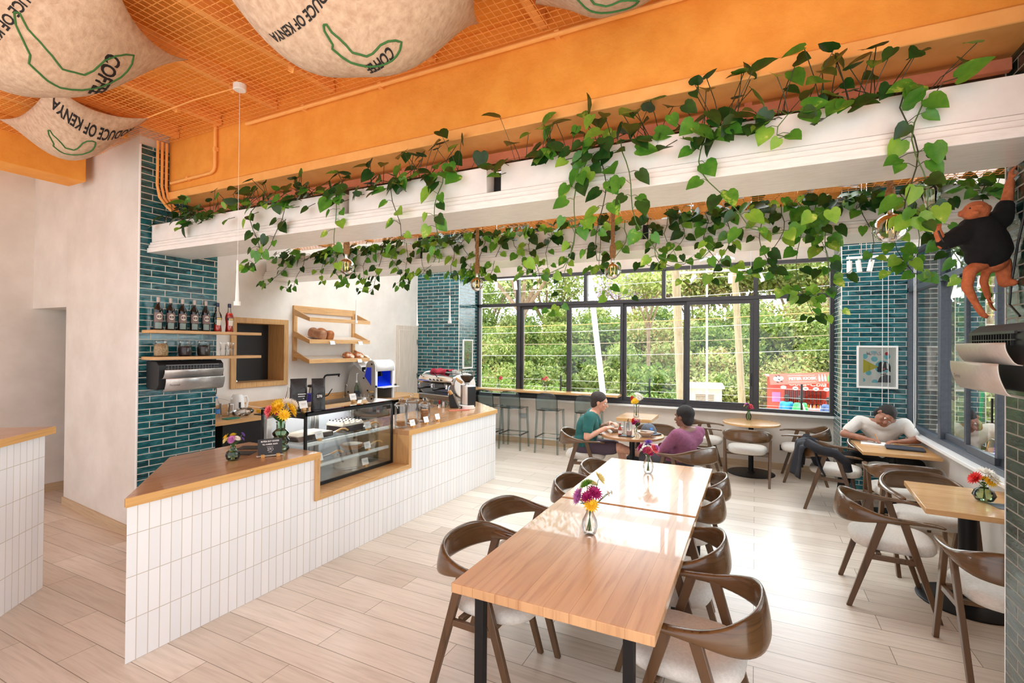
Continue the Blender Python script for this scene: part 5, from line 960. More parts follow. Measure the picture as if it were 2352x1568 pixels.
# things on the people's table and others
noisy('stoneware', S(206, 196, 180), S(186, 172, 154), 20, .4, 0, coord='Object'); pm('soup', S(176, 124, 74), .4); pm('drink', S(228, 190, 186), .2); pm('sauce_red', S(166, 60, 40), .3); noisy('denim_grey', S(104, 112, 124), S(90, 98, 110), 60, .85, .2, coord='Object'); pm('pepper', S(60, 52, 48), .5)
BWL = [(.04, 0), (.045, .006), (.09, .045), (.1, .058), (.094, .058), (.04, .014), (.003, .012)]
for k, (x, y, s, lb) in enumerate(((-1.6, 6.27, .85, 'stoneware bowl the man in teal is eating from'), (-1.19, 6.12, 1.05, 'stoneware bowl at the right of the round dining table, with a spoon across it'))):
    t = thing('bowl', lb, 'bowl', (x, y, .751)); MB().lathe([(r * s, z * s) for r, z in BWL], n=28).build('bowl_body', 'stoneware', t); MB().lathe([(.085 * s, .046 * s), (.04, .05 * s), (.003, .052 * s)], n=24).build('food', 'soup', t)
    if k: MB().tube([(-.06, .02, .058), (.04, -.03, .064), (.13, -.07, .072)], [.014, .004, .005], 8).build('spoon', 'steel', t)
t = thing('drink_glass', 'tall glass with pink drink and black straw on the round dining table', 'glass', (-1.37, 6.03, .76)); MB().lathe([(.03, 0), (.033, .01), (.036, .15)], n=20, caps=False).build('glass_body', 'clear', t); MB().lathe([(.028, .004), (.031, .012), (.0315, .06), (.003, .061)], n=18).build('drink', 'drink', t); MB().tube([(.01, 0, .01), (-.02, 0, .19)], .003, 6).build('straw', 'black_plastic', t)
t = thing('drink_glass', 'tall clear glass behind the pink drink on the round dining table', 'glass', (-1.43, 6.16, .751)); MB().lathe([(.03, 0), (.033, .01), (.036, .16)], n=20, caps=False).build('glass_body', 'clear', t); MB().tube([(.0, 0, .01), (.02, 0, .2)], .003, 6).build('straw', 'black_plastic', t)
o = MB().bb(-.09, .09, -.06, .06, 0, .008).build('drinks_tray', 'black_plastic', bevel=.004); o.location = (-1.4, 6.03, .751); tag(o, 'small black tray under the pink drink on the round dining table', 'tray')
simple('sauce_bottle', 'hot sauce bottle with green collar beside the tall glasses', 'bottle', (-1.49, 6.06, .751), [('bottle_body', MB().lathe([(.02, 0), (.022, .005), (.022, .08), (.01, .11), (.009, .125)], n=16), 'sauce_red'), ('label', MB().lathe([(.0225, .02), (.0225, .06)], n=16, caps=False), 'paper'), ('collar', MB().lathe([(.01, .112), (.01, .13), (.003, .131)], n=12), pm('cap_green', S(40, 120, 60), .4)), ('cap', MB().lathe([(.009, .131), (.009, .15), (.003, .151)], n=12), 'red_gloss')])
simple('pepper_shaker', 'small glass shaker beside the sauce bottle', 'shaker', (-1.5, 6.2, .751), [('shaker_body', MB().lathe([(.02, 0), (.022, .006), (.018, .07)], n=14), 'clear'), ('lid', MB().lathe([(.019, .07), (.019, .085), (.003, .09)], n=14), 'steel')])
vase('little vase of magenta flowers among the glasses on the round dining table', (-1.33, 6.26, .751), [(.02, 0), (.028, .01), (.028, .05), (.016, .08), (.02, .09)], CLR, [(0, 0, .06, .045, 'petal_magenta'), (-.04, 0, .08, .035, 'petal_red'), (.03, .02, .09, .03, 'petal_white')], 2, 15, .03)
t = thing('baseball_cap', 'grey baseball cap with a blue patch lying on the round dining table', 'cap', (-1.2, 6.36, .752), R(-25)); m = MB(); R_ = []
for k in range(8): a = R(k * 12.5); R_.append([V((.098 * math.cos(a) ** .8 * math.cos(q) * 1.05, .092 * math.cos(a) ** .8 * math.sin(q), .125 * math.sin(a))) for q in [2 * PI * i / 24 for i in range(24)]])
m.rings(R_).build('crown', 'denim_grey', t, smooth=180); MB().grid(lambda u, v: V((.085 + .085 * v * math.cos((u - .5) * 2.2), .085 * math.sin((u - .5) * 2.2) * (1 + .15 * v), .008 + .016 * v * math.cos((u - .5) * 2.6) - .012 * v)), 14, 5).build('brim', 'denim_grey', t, smooth=180, solid=.004); MB().box((.07, -.045, .065), (.02, .035, .03), rotm(0, R(-30), R(-35))).build('patch', 'label_blue', t); MB().ball((0, 0, .126), .008, n=8).build('button', 'denim_grey', t)
t = thing('notebook', 'open white notebook under the writing man\'s hand', 'book', (1.26, 6.93, .751), R(-8)); MB().extr([(-.15, -.11, 0), (0, -.11, 0), (0, -.11, .008), (-.07, -.11, .011), (-.15, -.11, .004)], (0, .22, 0)).build('left_page', 'paper', t); MB().extr([(.15, -.11, 0), (0, -.11, 0), (0, -.11, .008), (.07, -.11, .011), (.15, -.11, .004)], (0, .22, 0)).build('right_page', 'paper', t)
o = MB().bb(-.17, .17, -.1, .1, 0, .022).build('laptop_sleeve', noisy('navy_case', S(48, 54, 68), S(40, 45, 58), 60, .6, .1), bevel=.008); o.location = (1.47, 6.72, .751); o.rotation_euler = (0, 0, R(-7)); tag(o, 'dark slim laptop case lying closed on the writing man\'s table', 'laptop case')
o = MB().bb(-.1, .1, -.07, .07, 0, .002).build('menu_sheet', noisy('slate_paper', S(110, 122, 132), S(100, 112, 122), 20, .6)); o.location = (1.6, 4.62, .751); o.rotation_euler = (0, 0, R(10)); tag(o, 'blue-grey menu sheet on the near window table beside the vase', 'menu')
# sockets on the walls
for x, y, z, ax, lb in ((-3.95, 8.49, .52, 0, 'wall socket below the window, behind the first whole clear stool'), (-2.52, 8.49, .52, 0, 'steel double socket on the window wall behind the man in teal'), (.42, 8.49, .34, 0, 'dark socket low on the window wall behind the jacket chair'), (1.745, 5.0, .36, 1, 'dark double socket low on the right wall by the near window table')):
    o = (MB().box((0, 0, 0), (.15, .012, .085)) if not ax else MB().box((0, 0, 0), (.012, .16, .1))).build('wall_socket', 'steel' if z > .5 else 'heater_dark', bevel=.003); o.location = (x, y, z); tag(o, lb, 'socket')
# posters
def frame_(label, org, ux, w, h, art):
    # org: lower left corner on the wall, ux along the wall, outward = ux x z
    t = thing('framed_poster', label, 'poster', org); ux = V(ux); n = ux.cross(V((0, 0, 1))); Z = V((0, 0, 1)); m = MB(); b = .022
    def bar(a0, a1, z0, z1, d0, d1): m.add([ux * a + Z * z + n * d for d in (d0, d1) for a, z in ((a0, z0), (a1, z0), (a1, z1), (a0, z1))], [(3, 2, 1, 0), (4, 5, 6, 7), (0, 1, 5, 4), (1, 2, 6, 5), (2, 3, 7, 6), (3, 0, 4, 7)])
    bar(0, w, 0, b, .002, .03); bar(0, w, h - b, h, .002, .03); bar(0, b, b, h - b, .002, .03); bar(w - b, w, b, h - b, .002, .03); m.build('frame', 'white_trim', t)
    m = MB(); bar(b, w - b, b, h - b, .002, .012); m.build('mount', 'paper', t); art(t, ux, Z, n); m = MB(); bar(b, w - b, b, h - b, .02, .022); m.build('glazing', 'pane', t)
pm('print_sky', S(126, 206, 222), .7); pm('print_mustard', S(208, 196, 62), .7); pm('print_grey', S(92, 92, 100), .7); pm('print_dark', S(56, 54, 60), .7); pm('print_red', S(196, 50, 60), .7); pm('print_coral', S(232, 110, 96), .7); pm('print_mint', S(150, 222, 204), .7); pm('print_pink', S(232, 150, 180), .7); pm('print_cone', S(214, 150, 84), .7)
def art1(t, ux, Z, n):
    O = V((.0, 0, .0)) + n * .013; x0, x1, z0, z1 = .072, .362, .068, .478; W, H = x1 - x0, z1 - z0; P = lambda a, b: (x0 + a * W, z0 + b * H)
    def add(nm, mat, polys, lift):
        m = MB()
        for q in polys: flat(m, O, ux, Z, [P(a, b) for a, b in q], lift)
        m.build(nm, mat, t, uv=False)
    C = lambda cx, cy, r, a0=0, a1=360, k=.72: [(min(1, max(0, cx + r * math.cos(R(a0 + (a1 - a0) * i / 24)))), min(1, max(0, cy + r * k * math.sin(R(a0 + (a1 - a0) * i / 24))))) for i in range(25)]
    add('print_circles', 'print_sky', [C(.06, .83, .11), C(.41, .75, .12), C(.87, .83, .12), C(.2, .31, .11), C(0, .08, .08), C(.43, .03, .11), C(.72, .5, .29), C(.38, .98, .1)], .0005)
    add('print_beam', 'print_mustard', [[(0, .74), (.56, .5), (0, .3)]], .0009)
    add('print_head', 'print_dark', [[(.56, .52), (.56, .62), (.62, .66), (.82, .67), (.95, .6), (1, .5), (1, .34), (.92, .4), (.86, .42), (.7, .36), (.64, .34), (.52, .35), (.51, .4), (.53, .44), (.5, .47)]], .0012)
    add('print_shoulders', 'print_grey', [[(.53, .02), (.58, .14), (.66, .22), (.82, .27), (1, .24), (1, .02)], [(.68, .34), (.86, .36), (.84, .28), (.64, .24)]], .0014)
    add('print_headband', 'paper', [[(.72, .66), (.76, .66), (.7, .46), (.67, .4)], [(.84, .65), (.89, .62), (.9, .46), (.86, .44)], [(.66, .29), (.84, .31), (.86, .335), (.68, .335)]], .0016)
    add('print_earring', 'print_coral', [C(.76, .44, .035)], .0018); add('print_ball', 'print_red', [C(.86, .92, .075)], .0018)
    m = MB(); text(m, 'MAAS', .066, O + ux * (x0 + .38 * W) + Z * (z0 + .92 * H), ux, Z, True, .0015, 0, .95); m.build('lettering', pm('outline_grey', S(198, 196, 206), .7), t, uv=False)
frame_('white framed print with a mustard beam and a dark profile, on the right tiled corner', (1.197, 7.806, 1.335), (1, 0, 0), .436, .548, art1)
def art2(t, ux, Z, n):
    O = n * .013
    m = MB(); flat(m, O, ux, Z, [(.05, .05), (.30, .05), (.30, .5), (.05, .5)], .0004); m.build('print_ground', 'print_mint', t, uv=False)
    m = MB(); flat(m, O, ux, Z, [(.175 + .055 * math.cos(k * .3927), .24 + .075 * math.sin(k * .3927)) for k in range(16)], .0008); m.build('print_halo', 'print_mustard', t, uv=False)
    m = MB(); flat(m, O, ux, Z, [(.15, .22), (.2, .22), (.175, .09)], .0012); m.build('print_cone', 'print_cone', t, uv=False)
    m = MB(); disc(m, O + ux * .175 + Z * .25, ux, Z, .036, 16, .0014); m.build('print_scoop', 'print_pink', t, uv=False)
frame_('narrow white framed print of an ice-cream cone on the left tiled corner', (-4.94, 7.9, 1.4), (0, 1, 0), .35, .55, art2)
# blind cords
for k, (pts, lb) in enumerate(((((1.5, 7.78), 3.0, .93), 'white bead blind cord hanging on the right tiled corner beside the print'), (((1.62, 7.0), 3.0, .95), 'white bead blind cord looping down in front of the right-hand window'))):
    (x, y), z1, z0 = pts; t = thing('blind_cord', lb, 'cord', (x, y, z1)); d = V((.03, 0, 0)) if k == 0 else V((0, .03, 0)); h = z1 - z0
    MB().tube([-d, -d - V((0, 0, h * .5)), -d * 1.1 - V((0, 0, h - .12)), -d * .7 - V((0, 0, h - .03)), V((0, 0, -h)), d * .7 - V((0, 0, h - .03)), d * 1.1 - V((0, 0, h - .12)), d - V((0, 0, h * .5)), d], .0035, 6).build('bead_cord', 'white_plastic', t); MB().box((0, 0, .02), (.09, .05, .04)).build('bracket', 'white_plastic', t)
# ---------------------------------------------------------------- people
def skin(name, c1, c2):
    m = noisy(name, c1, c2, 18, .5, .05, coord='Object'); m.node_tree.nodes['Principled BSDF'].inputs['Subsurface Weight'].default_value = .08; return m
skin('skin_fair', S(226, 176, 150), S(212, 156, 130)); skin('skin_brown', S(140, 96, 74), S(124, 82, 62)); skin('skin_tan', S(168, 118, 94), S(150, 102, 80))
pm('eye_white', S(236, 232, 228), .2); pm('eye_dark', S(40, 28, 22), .2); pm('lip', S(176, 100, 90), .5)
def hand(m, wrist, d, nrm, side, curl=.6, s=1.0):
    d = V(d).normalized(); n = V(nrm); n = (n - d * n.dot(d)).normalized(); a = d.cross(n) * side; w = V(wrist)
    for k in (-.028, -.01, .01, .028): m.cone(w + a * k * .7 * s + d * .01 * s, w + a * k * s + d * .085 * s, .013 * s, .0125 * s, 8)
    for k, (off, L) in enumerate(((-.031, .066), (-.0105, .076), (.0105, .072), (.031, .056))):
        p = w + a * off * s + d * .088 * s; dd = d.copy(); seg = (.45, .31, .24)
        for j in range(3):
            dd = (dd + n * curl * (.45 + .3 * j)).normalized(); q = p + dd * L * seg[j] * s; m.cone(p, q, (.0098 - .0012 * j) * s, (.0088 - .0012 * j) * s, 8); p = q
    p = w - a * .03 * s + d * .03 * s; dd = (d * .6 - a * .7 + n * .35).normalized(); q = p + dd * .035 * s; m.cone(p, q, .0125 * s, .0105 * s, 8); dd = (d * .8 - a * .1 + n * .6).normalized(); m.cone(q, q + dd * .032 * s, .0105 * s, .008 * s, 8)
def head(m, c, f, u, s=1.0):
    f = V(f).normalized(); u = V(u); u = (u - f * u.dot(f)).normalized(); r = f.cross(u); Q = Matrix((f, -r, u)).transposed(); P = lambda a, b, z: V(c) + (f * a + r * b + u * z) * s
    m.ball(P(-.012, 0, .028), .1 * s, (.98, .78, .88), 16, Q); m.ball(P(.022, 0, -.035), .078 * s, (.9, .78, 1.0), 14, Q); m.ball(P(.055, 0, -.085), .036 * s, (.9, 1.1, .7), 10, Q)
    m.cone(P(.084, 0, .012), P(.108, 0, -.03), .010 * s, .0165 * s, 8); m.cone(P(.075, -.035, .03), P(.075, .035, .03), .016 * s, .016 * s, 8); m.cone(P(.083, -.018, -.062), P(.083, .018, -.062), .011 * s, .011 * s, 8)
    for b in (-1, 1): m.ball(P(-.008, b * .08, -.008), .03 * s, (.65, .35, 1), 8, Q); m.ball(P(.06, b * .04, -.025), .024 * s, n=8)
    return P, Q
def person(label, loc, F, J, skn, cloth):
    F = V((F[0], F[1], 0)).normalized(); Sd = V((-F.y, F.x, 0)); L = lambda q: F * q[0] + Sd * q[1] + V((0, 0, q[2])); g = {k: ([L(v) for v in q] if isinstance(q, list) else L(q)) for k, q in J.items() if not isinstance(q, (int, float))}
    m = MB(); pel, che, nk, hd = g['pelvis'], g['chest'], g['neck'], g['head']
    m.cone(pel + Sd * .05, pel - Sd * .05, .125, .125, 16); m.cone(pel, che, .125, .13, 16); mid = (g['sh'][0] + g['sh'][1]) / 2
    for k in (0, 1): m.cone(che, g['sh'][k] * .6 + mid * .4 - V((0, 0, .05)), .12, .085, 14); m.cone(nk - V((0, 0, .03)), g['sh'][k], .058, .06, 12)
    m.cone(nk - V((0, 0, .04)), nk.lerp(hd, .6), .062, .055, 12); fd = L(J['face']); P, Q = head(m, hd, fd, J.get('up', (0, 0, 1)))
    for k in (0, 1):
        a, e, w = g['sh'][k], g['el'][k], g['wr'][k]; m.cone(a, e, .055, .042, 12); m.cone(e, w, .042, .028, 12); hd_ = (w - e).normalized()
        hand(m, w, L(J['hdir'][k]), L(J['hn'][k]), 1 if k else -1, J.get('curl', .6))
        h, kn, an, to = g['hip'][k], g['kn'][k], g['an'][k], g['to'][k]; m.cone(h, kn, .085, .06, 14); m.cone(kn, an, .058, .04, 12); m.cone(an + V((0, 0, -.01)), to, .042, .034, 10)
    o = m.build('person', skn, None, uv=False, remesh=.0075, smooth=180); o.location = loc; tag(o, label, 'person')
    for b in (-1, 1):
        e = MB().ball(P(.078, b * .033, .008), .0125, n=10).build('eye', 'eye_white', o, uv=False); MB().ball(P(.0875, b * .033, .008), .006, n=8).build('pupil', 'eye_dark', e, uv=False)
    MB().cone(P(.096, -.02, -.064), P(.096, .02, -.064), .0045, .0045, 8).build('mouth', 'lip', o, uv=False)
    h = MB(); h.ball(P(-.03, 0, .045), .108, (1.0, .84, .86), 16, Q); hl = J.get('hair', 0)
    h.ball(P(-.055, 0, -.02), .085, (.75, .95, 1.0), 14, Q)
    h.build('hair', cloth['hair'], o, uv=False, smooth=180, remesh=.01)
    s = MB(); s.cone(pel + Sd * .055 + V((0, 0, .02)), pel - Sd * .055 + V((0, 0, .02)), .145, .145, 16); s.cone(pel, che, .145, .148, 16)
    for k in (0, 1):
        s.cone(che, g['sh'][k] * .6 + mid * .4 - V((0, 0, .05)), .136, .1, 14); s.cone(nk - V((0, 0, .055)), g['sh'][k], .062, .074, 12); a, e, w = g['sh'][k], g['el'][k], g['wr'][k]
        s.cone(a, a.lerp(e, cloth['sleeve'] if cloth['sleeve'] < 1 else 1), .072, .066 if cloth['sleeve'] < 1 else .055, 14)
        if cloth['sleeve'] >= 1: s.cone(e, e.lerp(w, .95), .055, .04, 12)
    s.build(cloth['top_name'], cloth['top'], o, uv=False, remesh=.011, smooth=180)
    q = MB(); q.cone(pel + Sd * .06 - V((0, 0, .03)), pel - Sd * .06 - V((0, 0, .03)), .14, .14, 16)
    for k in (0, 1):
        h, kn, an = g['hip'][k], g['kn'][k], g['an'][k]; q.cone(h, h.lerp(kn, cloth.get('short', 1)), .1, .085 if cloth.get('short') else .074, 14)
        if not cloth.get('short'): q.cone(kn, kn.lerp(an, .96), .074, .058, 12)
    q.build(cloth['legs_name'], cloth['legs'], o, uv=False, remesh=.012, smooth=180)
    for k in (0, 1):
        z = MB(); z.cone(g['an'][k] + V((0, 0, -.02)), g['to'][k], .05, .042, 12); z.build('shoe', cloth['shoe'], o, uv=False, smooth=180)
    return o
noisy('tee_teal', S(44, 112, 108), S(36, 96, 94), 10, .85, .3, coord='Object', bscale=16, bd=.01); noisy('knit_purple', S(150, 90, 120), S(134, 78, 106), 40, .9, .3, coord='Object', bscale=120, bd=.004); noisy('tee_white', S(228, 224, 218), S(214, 210, 204), 8, .85, .4, coord='Object', bscale=14, bd=.012)
pm('shorts_plum', S(86, 72, 84), .9); pm('trousers_black', S(24, 23, 25), .9); pm('trousers_grey', S(70, 70, 76), .9); noisy('hair_dark', S(60, 50, 46), S(42, 34, 32), 40, .7, .4, coord='Object'); noisy('hair_black', S(40, 36, 35), S(26, 23, 22), 40, .8, .5, coord='Object'); pm('shoe_dark', S(36, 34, 34), .6); pm('shoe_white', S(222, 220, 216), .6)
person('person in a teal t-shirt and plum shorts eating from a bowl at a round table', (-1.97, 6.22, 0), (1, .22), dict(pelvis=(-.02, 0, .57), chest=(.02, 0, .82), neck=(.1, 0, 1.0), head=(.17, 0, 1.12), face=(1, -.1, -.25), up=(.2, 0, 1),
    sh=[(.05, -.19, .945), (.05, .19, .945)], el=[(.03, -.27, .70), (.16, .27, .74)], wr=[(.25, -.15, .81), (.3, .1, .84)], hdir=[(.7, .5, .1), (.5, -.6, .1)], hn=[(0, .3, -1), (0, -.2, -1)], curl=1.0,
    hip=[(.02, -.1, .53), (.02, .1, .53)], kn=[(.42, -.14, .57), (.44, .12, .53)], an=[(.78, -.02, .46), (.5, .16, .08)], to=[(.9, .0, .52), (.64, .17, .04)]), 'skin_fair', dict(hair='hair_dark', sleeve=.62, top_name='t_shirt', top='tee_teal', legs_name='shorts', legs='shorts_plum', short=.8, shoe='shoe_dark'))
person('person in a purple sweater with folded arms, seen from behind at the round table', (-.74, 5.9, 0), (-.85, .52), dict(pelvis=(.04, 0, .57), chest=(-.03, 0, .76), neck=(-.06, 0, .93), head=(-.02, 0, 1.05), face=(1, .1, -.1),
    sh=[(-.08, -.19, .87), (-.08, .19, .87)], el=[(.08, -.26, .66), (.08, .26, .66)], wr=[(.21, .02, .69), (.22, -.06, .66)], hdir=[(.1, 1, .1), (-.1, -1, .1)], hn=[(-.8, 0, -.2), (-.8, 0, -.2)], curl=.5,
    hip=[(.06, -.1, .53), (.06, .1, .53)], kn=[(.44, -.12, .53), (.44, .12, .53)], an=[(.46, -.13, .08), (.46, .13, .08)], to=[(.6, -.14, .04), (.6, .14, .04)]), 'skin_brown', dict(hair='hair_black', sleeve=1, top_name='sweater', top='knit_purple', legs_name='trousers', legs='trousers_grey', shoe='shoe_white'))
person('person in a white t-shirt and black trousers bent over a notebook, writing with a pencil', (1.375, 7.38, 0), (-.02, -1), dict(pelvis=(-.02, 0, .58), chest=(.06, 0, .8), neck=(.16, 0, .98), head=(.25, 0, 1.06), face=(1, .1, -.75), up=(.7, 0, .7),
    sh=[(.09, -.22, .955), (.09, .22, .955)], el=[(.24, -.4, .81), (.27, .3, .80)], wr=[(.4, -.2, .795), (.42, .12, .795)], hdir=[(.35, 1, -.05), (.25, -1, -.05)], hn=[(0, 0, -1), (0, 0, -1)], curl=.7,
    hip=[(.02, -.11, .53), (.02, .11, .53)], kn=[(.34, -.38, .55), (.42, .27, .54)], an=[(.46, -.44, .08), (.5, .27, .08)], to=[(.6, -.47, .04), (.63, .28, .04)]), 'skin_tan', dict(hair='hair_black', sleeve=.68, top_name='t_shirt', top='tee_white', legs_name='trousers', legs='trousers_black', shoe='shoe_dark'))
t = thing('pencil', 'orange pencil in the writing person\'s hand', 'pencil', (1.29, 6.97, .79)); MB().tube([(0, 0, -.035), (.0, .01, -.025), (-.035, .05, .07)], [.001, .004, .004], 8).build('pencil_body', pm('pencil_orange', S(232, 150, 50), .5), t)
t = thing('spoon', 'steel spoon in the hand of the man in teal', 'spoon', (-1.7, 6.2, .86)); MB().tube([(-.06, -.01, 0), (.02, 0, -.01), (.09, .02, -.05)], [.004, .004, .012], 8).build('spoon_body', 'steel', t)
# jacket on the chair, back pack
noisy('jacket_navy', S(28, 28, 37), S(19, 19, 26), 12, .8, .4, coord='Object', bscale=20, bd=.01)
t = thing('jacket', 'dark navy jacket draped over the back of a dining chair', 'jacket', (.84, 6.8, 0), R(-100))
def Fj(u, v):
    a = (u - .5) * 2; x = a * .3; base = -.335 + .1 * a * a; q = v * 2 - 1; fold = .018 * math.sin(a * 9 + q * 3) + .012 * math.sin(a * 17)
    if q < 0: return V((x * (1 - .1 * q), base - .03 - .07 * abs(q) - fold, .775 - .38 * abs(q) ** 1.1 - .05 * abs(a)))
    return V((x * (1 + .1 * q) + .04 * q, base + .03 + .16 * q + fold, .775 - .3 * q - .04 * abs(a) + .02 * math.sin(q * 6)))
MB().grid(Fj, 26, 22).build('body', 'jacket_navy', t, smooth=180, solid=.014)
MB().tube([(.26, -.26, .76), (.33, -.12, .70), (.345, .02, .685), (.33, .12, .60), (.31, .14, .5)], [.05, .055, .05, .045, .04], 12).build('sleeve', 'jacket_navy', t, smooth=180)
MB().tube([(-.26, -.3, .74), (-.34, -.36, .64), (-.36, -.38, .5), (-.33, -.38, .38)], [.055, .06, .055, .045], 12).build('sleeve', 'jacket_navy', t, smooth=180)
t = thing('backpack', 'dark backpack standing on the floor under the round dining table', 'bag', (-1.42, 6.62, 0), R(20)); MB().ball((0, 0, .22), .2, (.85, .6, 1.1), 16).build('pack', 'jacket_navy', t, smooth=180, remesh=.02); MB().ball((0, -.12, .15), .11, (1, .4, .9), 12).build('front_pocket', pm('teal_cloth', S(52, 110, 112), .8), t); MB().tube([(-.05, 0, .43), (0, 0, .48), (.05, 0, .43)], .01, 6).build('loop', 'black_plastic', t)
# ---------------------------------------------------------------- hanging monkey lamp on the pier
noisy('rust_fur', S(206, 118, 74), S(186, 98, 56), 50, .9, .5, coord='Object', bscale=150, bd=.004); noisy('black_tee', S(20, 20, 21), S(13, 13, 14), 40, .95, .3, coord='Object', bscale=90, bd=.003)
MO = V((.95, 3.05, 2.35)); m = MB(); W_ = lambda *p: V(p) - MO
m.cone(W_(.95, 3.05, 2.40), W_(1.0, 3.07, 2.27), .062, .06, 14); m.cone(W_(.85, 3.0, 2.375), W_(1.04, 3.09, 2.47), .034, .036, 12); m.cone(W_(.945, 3.05, 2.42), W_(.94, 3.04, 2.46), .03, .03, 10)
hc = W_(.925, 3.02, 2.492); m.ball(hc, .05, (1.05, 1, 1), 14); m.ball(hc + V((-.02, -.025, -.014)), .034, (1.05, .9, .8), 12); m.ball(hc + V((.05, .01, .012)), .018, (.6, 1, 1.1), 8); m.cone(hc + V((-.028, -.048, .012)), hc + V((.004, -.05, .014)), .01, .01, 8); m.cone(hc + V((-.022, -.056, -.014)), hc + V((-.012, -.056, -.016)), .01, .01, 8); m.ball(hc + V((-.052, .02, .0)), .015, (.6, 1, 1.1), 8)
m.cone(W_(.85, 3.0, 2.375), W_(.79, 2.965, 2.34), .03, .024, 10); m.cone(W_(.79, 2.965, 2.34), W_(.765, 2.95, 2.405), .022, .017, 10); hand(m, W_(.765, 2.95, 2.402), (-.05, 0, 1), (-.2, -.8, 0), 1, 1.1, .5)
m.cone(W_(1.04, 3.09, 2.47), W_(1.06, 3.1, 2.55), .03, .025, 10); m.cone(W_(1.06, 3.1, 2.55), W_(1.072, 3.1, 2.635), .024, .018, 10); hand(m, W_(1.07, 3.1, 2.635), (.1, 0, 1), (.9, .1, 0), 1, .6, .5)
m.cone(W_(.975, 3.05, 2.265), W_(.90, 3.005, 2.215), .03, .027, 12); m.cone(W_(.90, 3.005, 2.215), W_(.885, 2.995, 2.14), .026, .022, 10); m.cone(W_(.885, 2.995, 2.14), W_(.92, 3.01, 2.065), .022, .015, 10); hand(m, W_(.92, 3.01, 2.065), (.5, .1, -1), (.5, .2, .3), 1, .3, .55)
m.cone(W_(.985, 3.07, 2.25), W_(.968, 3.07, 2.17), .02, .017, 10); m.cone(W_(.968, 3.07, 2.17), W_(.985, 3.075, 2.1), .017, .013, 10); hand(m, W_(.985, 3.075, 2.1), (.25, .0, -1), (.6, -.3, 0), -1, .4, .5)
m.cone(W_(.99, 3.075, 2.265), W_(1.045, 3.1, 2.262), .03, .032, 12); m.cone(W_(1.045, 3.1, 2.255), W_(1.052, 3.1, 2.165), .034, .025, 10); m.cone(W_(1.052, 3.1, 2.165), W_(1.078, 3.08, 2.16), .022, .016, 10)
mk = m.build('monkey_lamp', 'rust_fur', None, uv=False, remesh=.0055, smooth=180); mk.location = MO; tag(mk, 'rust-orange monkey figure lamp in a black t-shirt clinging to the tiled pier', 'lamp')
s = MB(); s.cone(W_(.935, 3.04, 2.40), W_(.985, 3.06, 2.30), .082, .078, 16); s.cone(W_(.985, 3.06, 2.32), W_(.94, 3.035, 2.285), .07, .055, 14); s.cone(W_(1.0, 3.07, 2.37), W_(1.03, 3.08, 2.32), .06, .05, 14); s.cone(W_(.86, 3.0, 2.382), W_(1.03, 3.085, 2.46), .048, .05, 12); s.cone(W_(.86, 3.0, 2.38), W_(.8, 2.968, 2.35), .044, .038, 12); s.cone(W_(1.04, 3.09, 2.47), W_(1.053, 3.098, 2.52), .044, .037, 12)
s.build('t_shirt', 'black_tee', mk, uv=False, remesh=.008, smooth=180)
MB().lathe([(.02, 0), (.026, .01), (.026, .07), (.02, .075)], W_(.752, 2.945, 2.425), 18, (-.12, 0, 1)).build('socket', 'rust_fur', mk, uv=False); MB().lathe([(.016, .07), (.018, .085), (.034, .17), (.03, .185), (.002, .19)], W_(.752, 2.945, 2.425), 20, (-.12, 0, 1), False).build('bulb', 'amber', mk, uv=False)
for b in (-1, 1): MB().ball(hc + V((-.02 + .016 * b, -.05, .008)), .004, n=8).build('eye', 'eye_dark', mk, uv=False)
MB().tube([W_(.765, 2.935, 2.4), W_(.775, 2.935, 2.37), W_(.79, 2.94, 2.34), W_(.81, 2.95, 2.32)], .004, 6).build('lead', 'black_plastic', mk, uv=False)
# ---------------------------------------------------------------- outside
noisy('road', S(196, 184, 168), S(176, 162, 144), 1.2, .95, .2); noisy('earth', S(150, 122, 90), S(110, 92, 62), .8, .95, .3)
struct(MB().bb(-40, 40, 8.7, 27, -2.2, -2.05).bb(2.2, 40, -20, 8.7, -2.2, -2.05).build('ground_road', 'road'))
struct(MB().grid(lambda u, v: V((-40 + 80 * u, 26.5 + 34 * v, -2.1 + 5.2 * min(1, v * 3.4) ** .8 + .3 * math.sin(u * 40) * v)), 30, 20).build('ground_bank', 'earth'))
leafm('shrub_a', S(122, 142, 62), S(172, 184, 102), None, .4, .6, 1.2); leafm('shrub_b', S(168, 178, 104), S(206, 208, 146), None, .45, .6, 1.2); leafm('shrub_c', S(86, 118, 52), S(130, 156, 74), None, .4, .6, 1.2); leafm('shrub_dry', S(176, 150, 100), S(150, 122, 76), None, .3, .7, 1.2); leafm('blossom', S(196, 176, 214), S(214, 200, 226), None, .5, .6, 1.2)
noisy('bark', S(176, 152, 128), S(136, 112, 92), 5, .95, .6, bscale=10, bd=.03, coord='Object'); noisy('pole_wood', S(184, 166, 136), S(156, 138, 110), 5, .9, .3, coord='Object', mapscale=(8, 8, .6)); pm('pole_white', S(232, 226, 218), .8); pm('pole_grey', S(186, 184, 184), .5)
